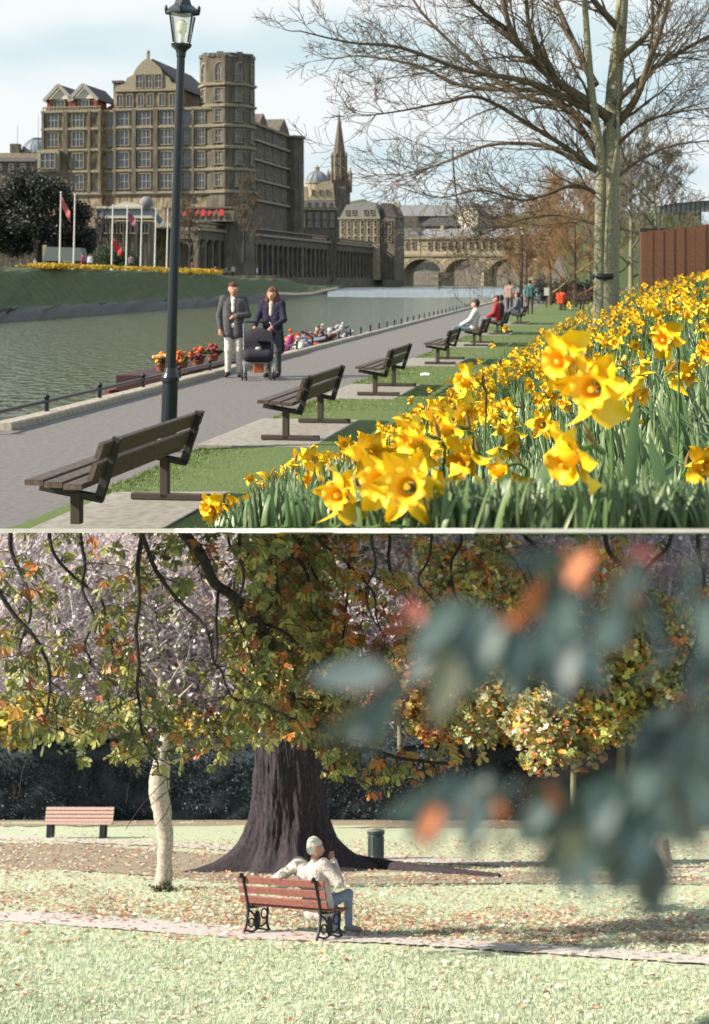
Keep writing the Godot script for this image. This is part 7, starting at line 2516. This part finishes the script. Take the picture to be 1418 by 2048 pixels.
func people():
	var flesh := Color(0.45, 0.24, 0.17)
	# two women and the pushchair
	var j := stand_pose(1.74)
	j.elR = Vector3(-0.27, 1.13, -0.03); j.haR = Vector3(-0.24, 0.88, 0.06)
	j.elL = Vector3(0.27, 1.14, 0.02); j.haL = Vector3(0.06, 1.12, 0.22)
	j.knR = Vector3(-0.09, 0.5, 0.05); j.anR = Vector3(-0.1, 0.09, 0.02); j.toR = Vector3(-0.12, 0.04, 0.19)
	j.look = Vector3(0.1, 0.0, 1.0)
	var d := 27.6
	person("woman in dark grey jacket and white trousers standing left of the pushchair", Vector3(at(467, 560, d).x, 0.005, -d), 0.0, j, {"skin": flesh, "hair": Color(0.07, 0.025, 0.018), "top": Color(0.075, 0.075, 0.088), "legs": Color(0.62, 0.58, 0.54), "shoes": Color(0.03, 0.02, 0.02), "coat": 0.9, "loose": 0.98, "shirt": Color(0.7, 0.68, 0.62)}, 0.018)
	j = stand_pose(1.64)
	for n in ["waist", "chest", "neck", "head", "shL", "shR"]: j[n] += Vector3(0, 0, 0.04)
	j.elR = Vector3(-0.27, 1.06, 0.12); j.haR = Vector3(-0.24, 0.92, 0.34)
	j.elL = Vector3(0.25, 1.06, 0.12); j.haL = Vector3(0.10, 0.92, 0.36)
	j.look = Vector3(-0.05, -0.08, 1.0)
	person("woman with long brown hair in a navy coat pushing the pushchair", Vector3(at(546, 560, d).x, 0.005, -d), -0.25, j, {"skin": flesh, "hair": Color(0.10, 0.045, 0.03), "top": Color(0.02, 0.018, 0.045), "legs": Color(0.06, 0.065, 0.08), "shoes": Color(0.02, 0.02, 0.02), "coat": 2.3, "loose": 0.96, "shirt": Color(0.5, 0.46, 0.4), "long": 0.3}, 0.018)
	pushchair(Vector3(at(516, 560, 27.0).x, 0.005, -26.95))
	# sitters on the promenade benches, facing the river
	var dir := Vector3(0.168, 0, -1).normalized()
	var face := atan2(dir.z, -dir.x)
	var fwd := Vector3(sin(face), 0, cos(face))
	var seat := func(dd: float) -> Vector3: return Vector3(-1.24 + 0.168 * (dd - 12.2) - 0.1, 0.02, -dd) + fwd * 0.16
	j = sit_pose()
	for n in ["chest", "neck", "head", "shL", "shR"]: j[n] += Vector3(0, -0.02, -0.07)
	j.anL += Vector3(0, 0, 0.25); j.toL += Vector3(0, 0.06, 0.26); j.anR += Vector3(0, 0, 0.28); j.toR += Vector3(0, 0.06, 0.28)
	person("dark-haired person in white top and blue jeans sitting back on a bench", seat.call(39.9), face, j, {"skin": flesh, "hair": Color(0.015, 0.012, 0.012), "top": Color(0.6, 0.6, 0.6), "legs": Color(0.10, 0.16, 0.22), "shoes": Color(0.55, 0.55, 0.55), "top_name": "shirt", "loose": 1.05}, 0.022)
	j = sit_pose(); j.look = Vector3(0.4, 0, 1)
	person("person in red top and grey trousers sitting on a bench", seat.call(48.4), face, j, {"skin": flesh, "hair": Color(0.05, 0.03, 0.02), "top": Color(0.35, 0.03, 0.035), "legs": Color(0.16, 0.18, 0.21), "shoes": Color(0.03, 0.03, 0.03), "top_name": "sweater"}, 0.026)
	j = sit_pose()
	person("person in dark coat sitting beside the one in red", seat.call(49.6) + Vector3(0.05, 0, 0), face, j, {"skin": flesh, "hair": Color(0.02, 0.015, 0.012), "top": Color(0.03, 0.03, 0.035), "legs": Color(0.03, 0.03, 0.04), "shoes": Color(0.02, 0.02, 0.02)}, 0.026)
	j = sit_pose(); j.look = Vector3(-0.5, 0, 1)
	person("person in grey-blue clothes sitting on the farthest bench", seat.call(60.0), face, j, {"skin": flesh, "hair": Color(0.06, 0.03, 0.02), "top": Color(0.10, 0.12, 0.15), "legs": Color(0.08, 0.1, 0.14), "shoes": Color(0.03, 0.03, 0.03)}, 0.03)
	# walkers at the far end
	person("person in pale pinkish jacket standing on the far path", Vector3(at(1019, 560, 76).x, 0.0, -76.0), 2.6, stand_pose(1.75), {"skin": flesh, "hair": Color(0.05, 0.03, 0.025), "top": Color(0.3, 0.2, 0.18), "legs": Color(0.05, 0.045, 0.05), "shoes": Color(0.02, 0.02, 0.02)}, 0.03)
	person("person in teal top walking on the far path behind the distant lamp post", Vector3(at(1060, 560, 78).x, 0.0, -78.0), 2.9, stand_pose(1.78), {"skin": flesh, "hair": Color(0.03, 0.025, 0.02), "top": Color(0.05, 0.12, 0.12), "legs": Color(0.06, 0.045, 0.04), "shoes": Color(0.02, 0.02, 0.02)}, 0.03)
	j = sit_pose()
	person("person in bright orange-red jacket sitting at the picnic table", Vector3(at(1122, 560, 86.4).x, 0.02, -86.4), 2.8, j, {"skin": flesh, "hair": Color(0.04, 0.03, 0.02), "top": Color(0.7, 0.06, 0.015), "legs": Color(0.05, 0.04, 0.05), "shoes": Color(0.02, 0.02, 0.02), "loose": 1.2}, 0.03)
	# visitors in the far garden
	var vis := [[70, 168, Color(0.25, 0.2, 0.18), "visitor in beige below the cedar at the far left"], [99, 150, Color(0.1, 0.05, 0.05), "visitor in dark red left of the garden hut"], [166, 140, Color(0.45, 0.04, 0.16), "visitor in bright pink right of the garden hut"], [180, 141, Color(0.4, 0.42, 0.45), "visitor in pale grey beside the one in pink"], [262, 150, Color(0.2, 0.18, 0.18), "visitor in grey between the flagpoles by the bush"], [385, 165, Color(0.3, 0.12, 0.1), "visitor in rust top right of the black lamp post"], [431, 200, Color(0.4, 0.05, 0.06), "visitor in red at the colonnade terrace"], [452, 202, Color(0.2, 0.22, 0.28), "visitor in grey-blue at the colonnade terrace"], [466, 202, Color(0.4, 0.4, 0.4), "visitor in white at the colonnade terrace"], [515, 215, Color(0.15, 0.14, 0.3), "visitor in purple at the right end of the colonnade terrace"]]
	for v in vis:
		var y := 2.55
		if v[0] > 350: y = 2.2
		if v[0] > 400: y = 2.0
		person(v[3], Vector3(at(v[0], 560, v[1]).x, y, -v[1]), R(0, TAU), stand_pose(R(1.6, 1.8)), {"skin": flesh, "hair": Color(0.04, 0.03, 0.025), "top": v[2], "legs": Color(0.03, 0.03, 0.04), "shoes": Color(0.02, 0.02, 0.02)}, 0.045)
	# the man on the park bench
	var a := park(497, 1868); var b := park(650, 1884)
	j = {"pelvis": Vector3(-0.33, 0.56, 0.16), "waist": Vector3(-0.34, 0.74, 0.10), "chest": Vector3(-0.33, 0.98, 0.07), "neck": Vector3(-0.36, 1.16, 0.10), "head": Vector3(-0.375, 1.315, 0.125),
		"shL": Vector3(-0.13, 1.10, 0.03), "elL": Vector3(0.10, 0.875, -0.09), "haL": Vector3(0.27, 0.80, -0.10), "shR": Vector3(-0.55, 1.10, 0.07), "elR": Vector3(-0.72, 0.84, 0.14), "haR": Vector3(-0.52, 1.12, 0.26),
		"hiL": Vector3(-0.25, 0.53, 0.18), "knL": Vector3(-0.24, 0.55, 0.62), "anL": Vector3(-0.26, 0.09, 0.68), "toL": Vector3(-0.28, 0.04, 0.85),
		"hiR": Vector3(-0.43, 0.53, 0.18), "knR": Vector3(-0.52, 0.60, 0.62), "anR": Vector3(-0.44, 0.16, 0.74), "toR": Vector3(-0.5, 0.10, 0.92), "look": Vector3(-0.85, -0.08, 0.5)}
	for n in j:
		if n != "look": j[n] += Vector3(-0.11, 0, 0)
	for n in ["pelvis", "waist", "chest", "neck", "head", "shL", "shR", "elR", "haR", "hiL", "hiR"]: j[n] += Vector3(0, -0.05, 0)
	for n in ["chest", "neck", "head", "shL", "shR"]: j[n] += Vector3(0.02, -0.03, -0.03)
	person("white-haired man in pale tweed jacket and jeans sitting on the red bench, seen from behind", (a + b) / 2 - Vector3(0, 0.04, 0), 2.50, j, {"skin": Color(0.55, 0.3, 0.24), "hair": Color(0.68, 0.66, 0.64), "top": Color(0.55, 0.505, 0.5), "legs": Color(0.20, 0.26, 0.36), "shoes": Color(0.2, 0.18, 0.18), "loose": 1.26, "coat": 0.5, "curl": 1.2, "full": true}, 0.018, Basis(Vector3.RIGHT, TILT).scaled(Vector3.ONE * 1.09))

func pushchair(p: Vector3):
	var t := thing("pushchair", "dark hooded pushchair on small twin wheels between the two women", "pushchair", p, 0.1)
	var fab := mat("pram_cloth", Color(0.016, 0.015, 0.026), 0.9)
	var tubem := mat("pram_frame", Color(0.25, 0.26, 0.28), 0.35, 0.6)
	var mb := MB.new()
	# seat tub and hood
	mb.col = Color.WHITE
	var rows := []
	for i in 9:
		var s := i / 8.0
		var row := []
		for k in 7:
			var q := (k - 3) / 3.0
			row.append(Vector3(q * 0.24, 0.34 + 0.5 * s + 0.04 * q * q, 0.26 - 0.48 * s + 0.10 * (1.0 - q * q) * (s - 0.4)))
		rows.append(row)
	mb.sheet(rows)
	skin(mb, [[Vector3(-0.17, 0.42, 0.16), Vector3(0.17, 0.42, 0.16), 0.11, 0.11], [Vector3(-0.17, 0.46, 0.02), Vector3(0.17, 0.46, 0.02), 0.12, 0.12]], 0.025, 0.05)
	obj("seat", mb, fab, t)
	mb = MB.new()
	rows = []
	for i in 8:
		var an := PI * 0.08 + PI * 0.62 * i / 7.0
		var row := []
		for k in 7:
			var q := (k - 3) / 3.0
			row.append(Vector3(q * 0.26, 0.62 + sin(an) * 0.30 * (1.0 - 0.25 * q * q), -0.12 + cos(an) * 0.28))
		rows.append(row)
	mb.sheet(rows)
	obj("hood", mb, fab, t)
	mb = MB.new(); mb.col = Color(0.5, 0.48, 0.45)
	mb.ball(Vector3(0.0, 0.56, 0.17), Vector3(0.05, 0.035, 0.02), 10)
	obj("badge", mb, M.tint, t)
	mb = MB.new()
	for s in [-1, 1]:
		mb.tube([Vector3(s * 0.25, 0.12, 0.32), Vector3(s * 0.25, 0.55, 0.0), Vector3(s * 0.25, 0.98, -0.34), Vector3(s * 0.22, 1.02, -0.40)], [0.011, 0.011, 0.011, 0.011], 6)
		mb.tube([Vector3(s * 0.25, 0.12, -0.28), Vector3(s * 0.25, 0.62, -0.02)], [0.011, 0.011], 6)
	mb.tube([Vector3(-0.25, 0.3, 0.19), Vector3(0.25, 0.3, 0.19)], [0.009, 0.009], 6)
	mb.tube([Vector3(-0.25, 0.14, -0.27), Vector3(0.25, 0.14, -0.27)], [0.009, 0.009], 6)
	obj("frame", mb, tubem, t)
	mb = MB.new()
	mb.tube([Vector3(-0.22, 1.02, -0.40), Vector3(0.22, 1.02, -0.40)], [0.016, 0.016], 8)
	obj("handle", mb, M.black_iron, t)
	mat("tyre", Color(0.02, 0.02, 0.02), 0.9)
	for sx in [-0.25, 0.25]:
		for z in [0.32, -0.28]:
			for o in [-0.035, 0.035]:
				mb = MB.new()
				mb.lathe([Vector2(0.055, -0.014), Vector2(0.078, -0.014), Vector2(0.085, 0), Vector2(0.078, 0.014), Vector2(0.055, 0.014)], 16, Vector3.ZERO, Basis(Vector3.BACK, PI / 2))
				var w := obj("wheel", mb, M.tyre, t)
				w.position = Vector3(sx + o, 0.085, z)
				mb = MB.new()
				mb.lathe([Vector2(0.0, 0.016), Vector2(0.056, 0.012), Vector2(0.056, -0.012), Vector2(0.0, -0.016)], 12, Vector3.ZERO, Basis(Vector3.BACK, PI / 2))
				obj("rim", mb, tubem, w)
	mb = MB.new(); mb.col = Color(0.5, 0.14, 0.05)
	mb.box(Vector3(0.02, 0.2, -0.05), Vector3(0.18, 0.16, 0.2))
	var bag := obj("basket", mb, M.tint, t)
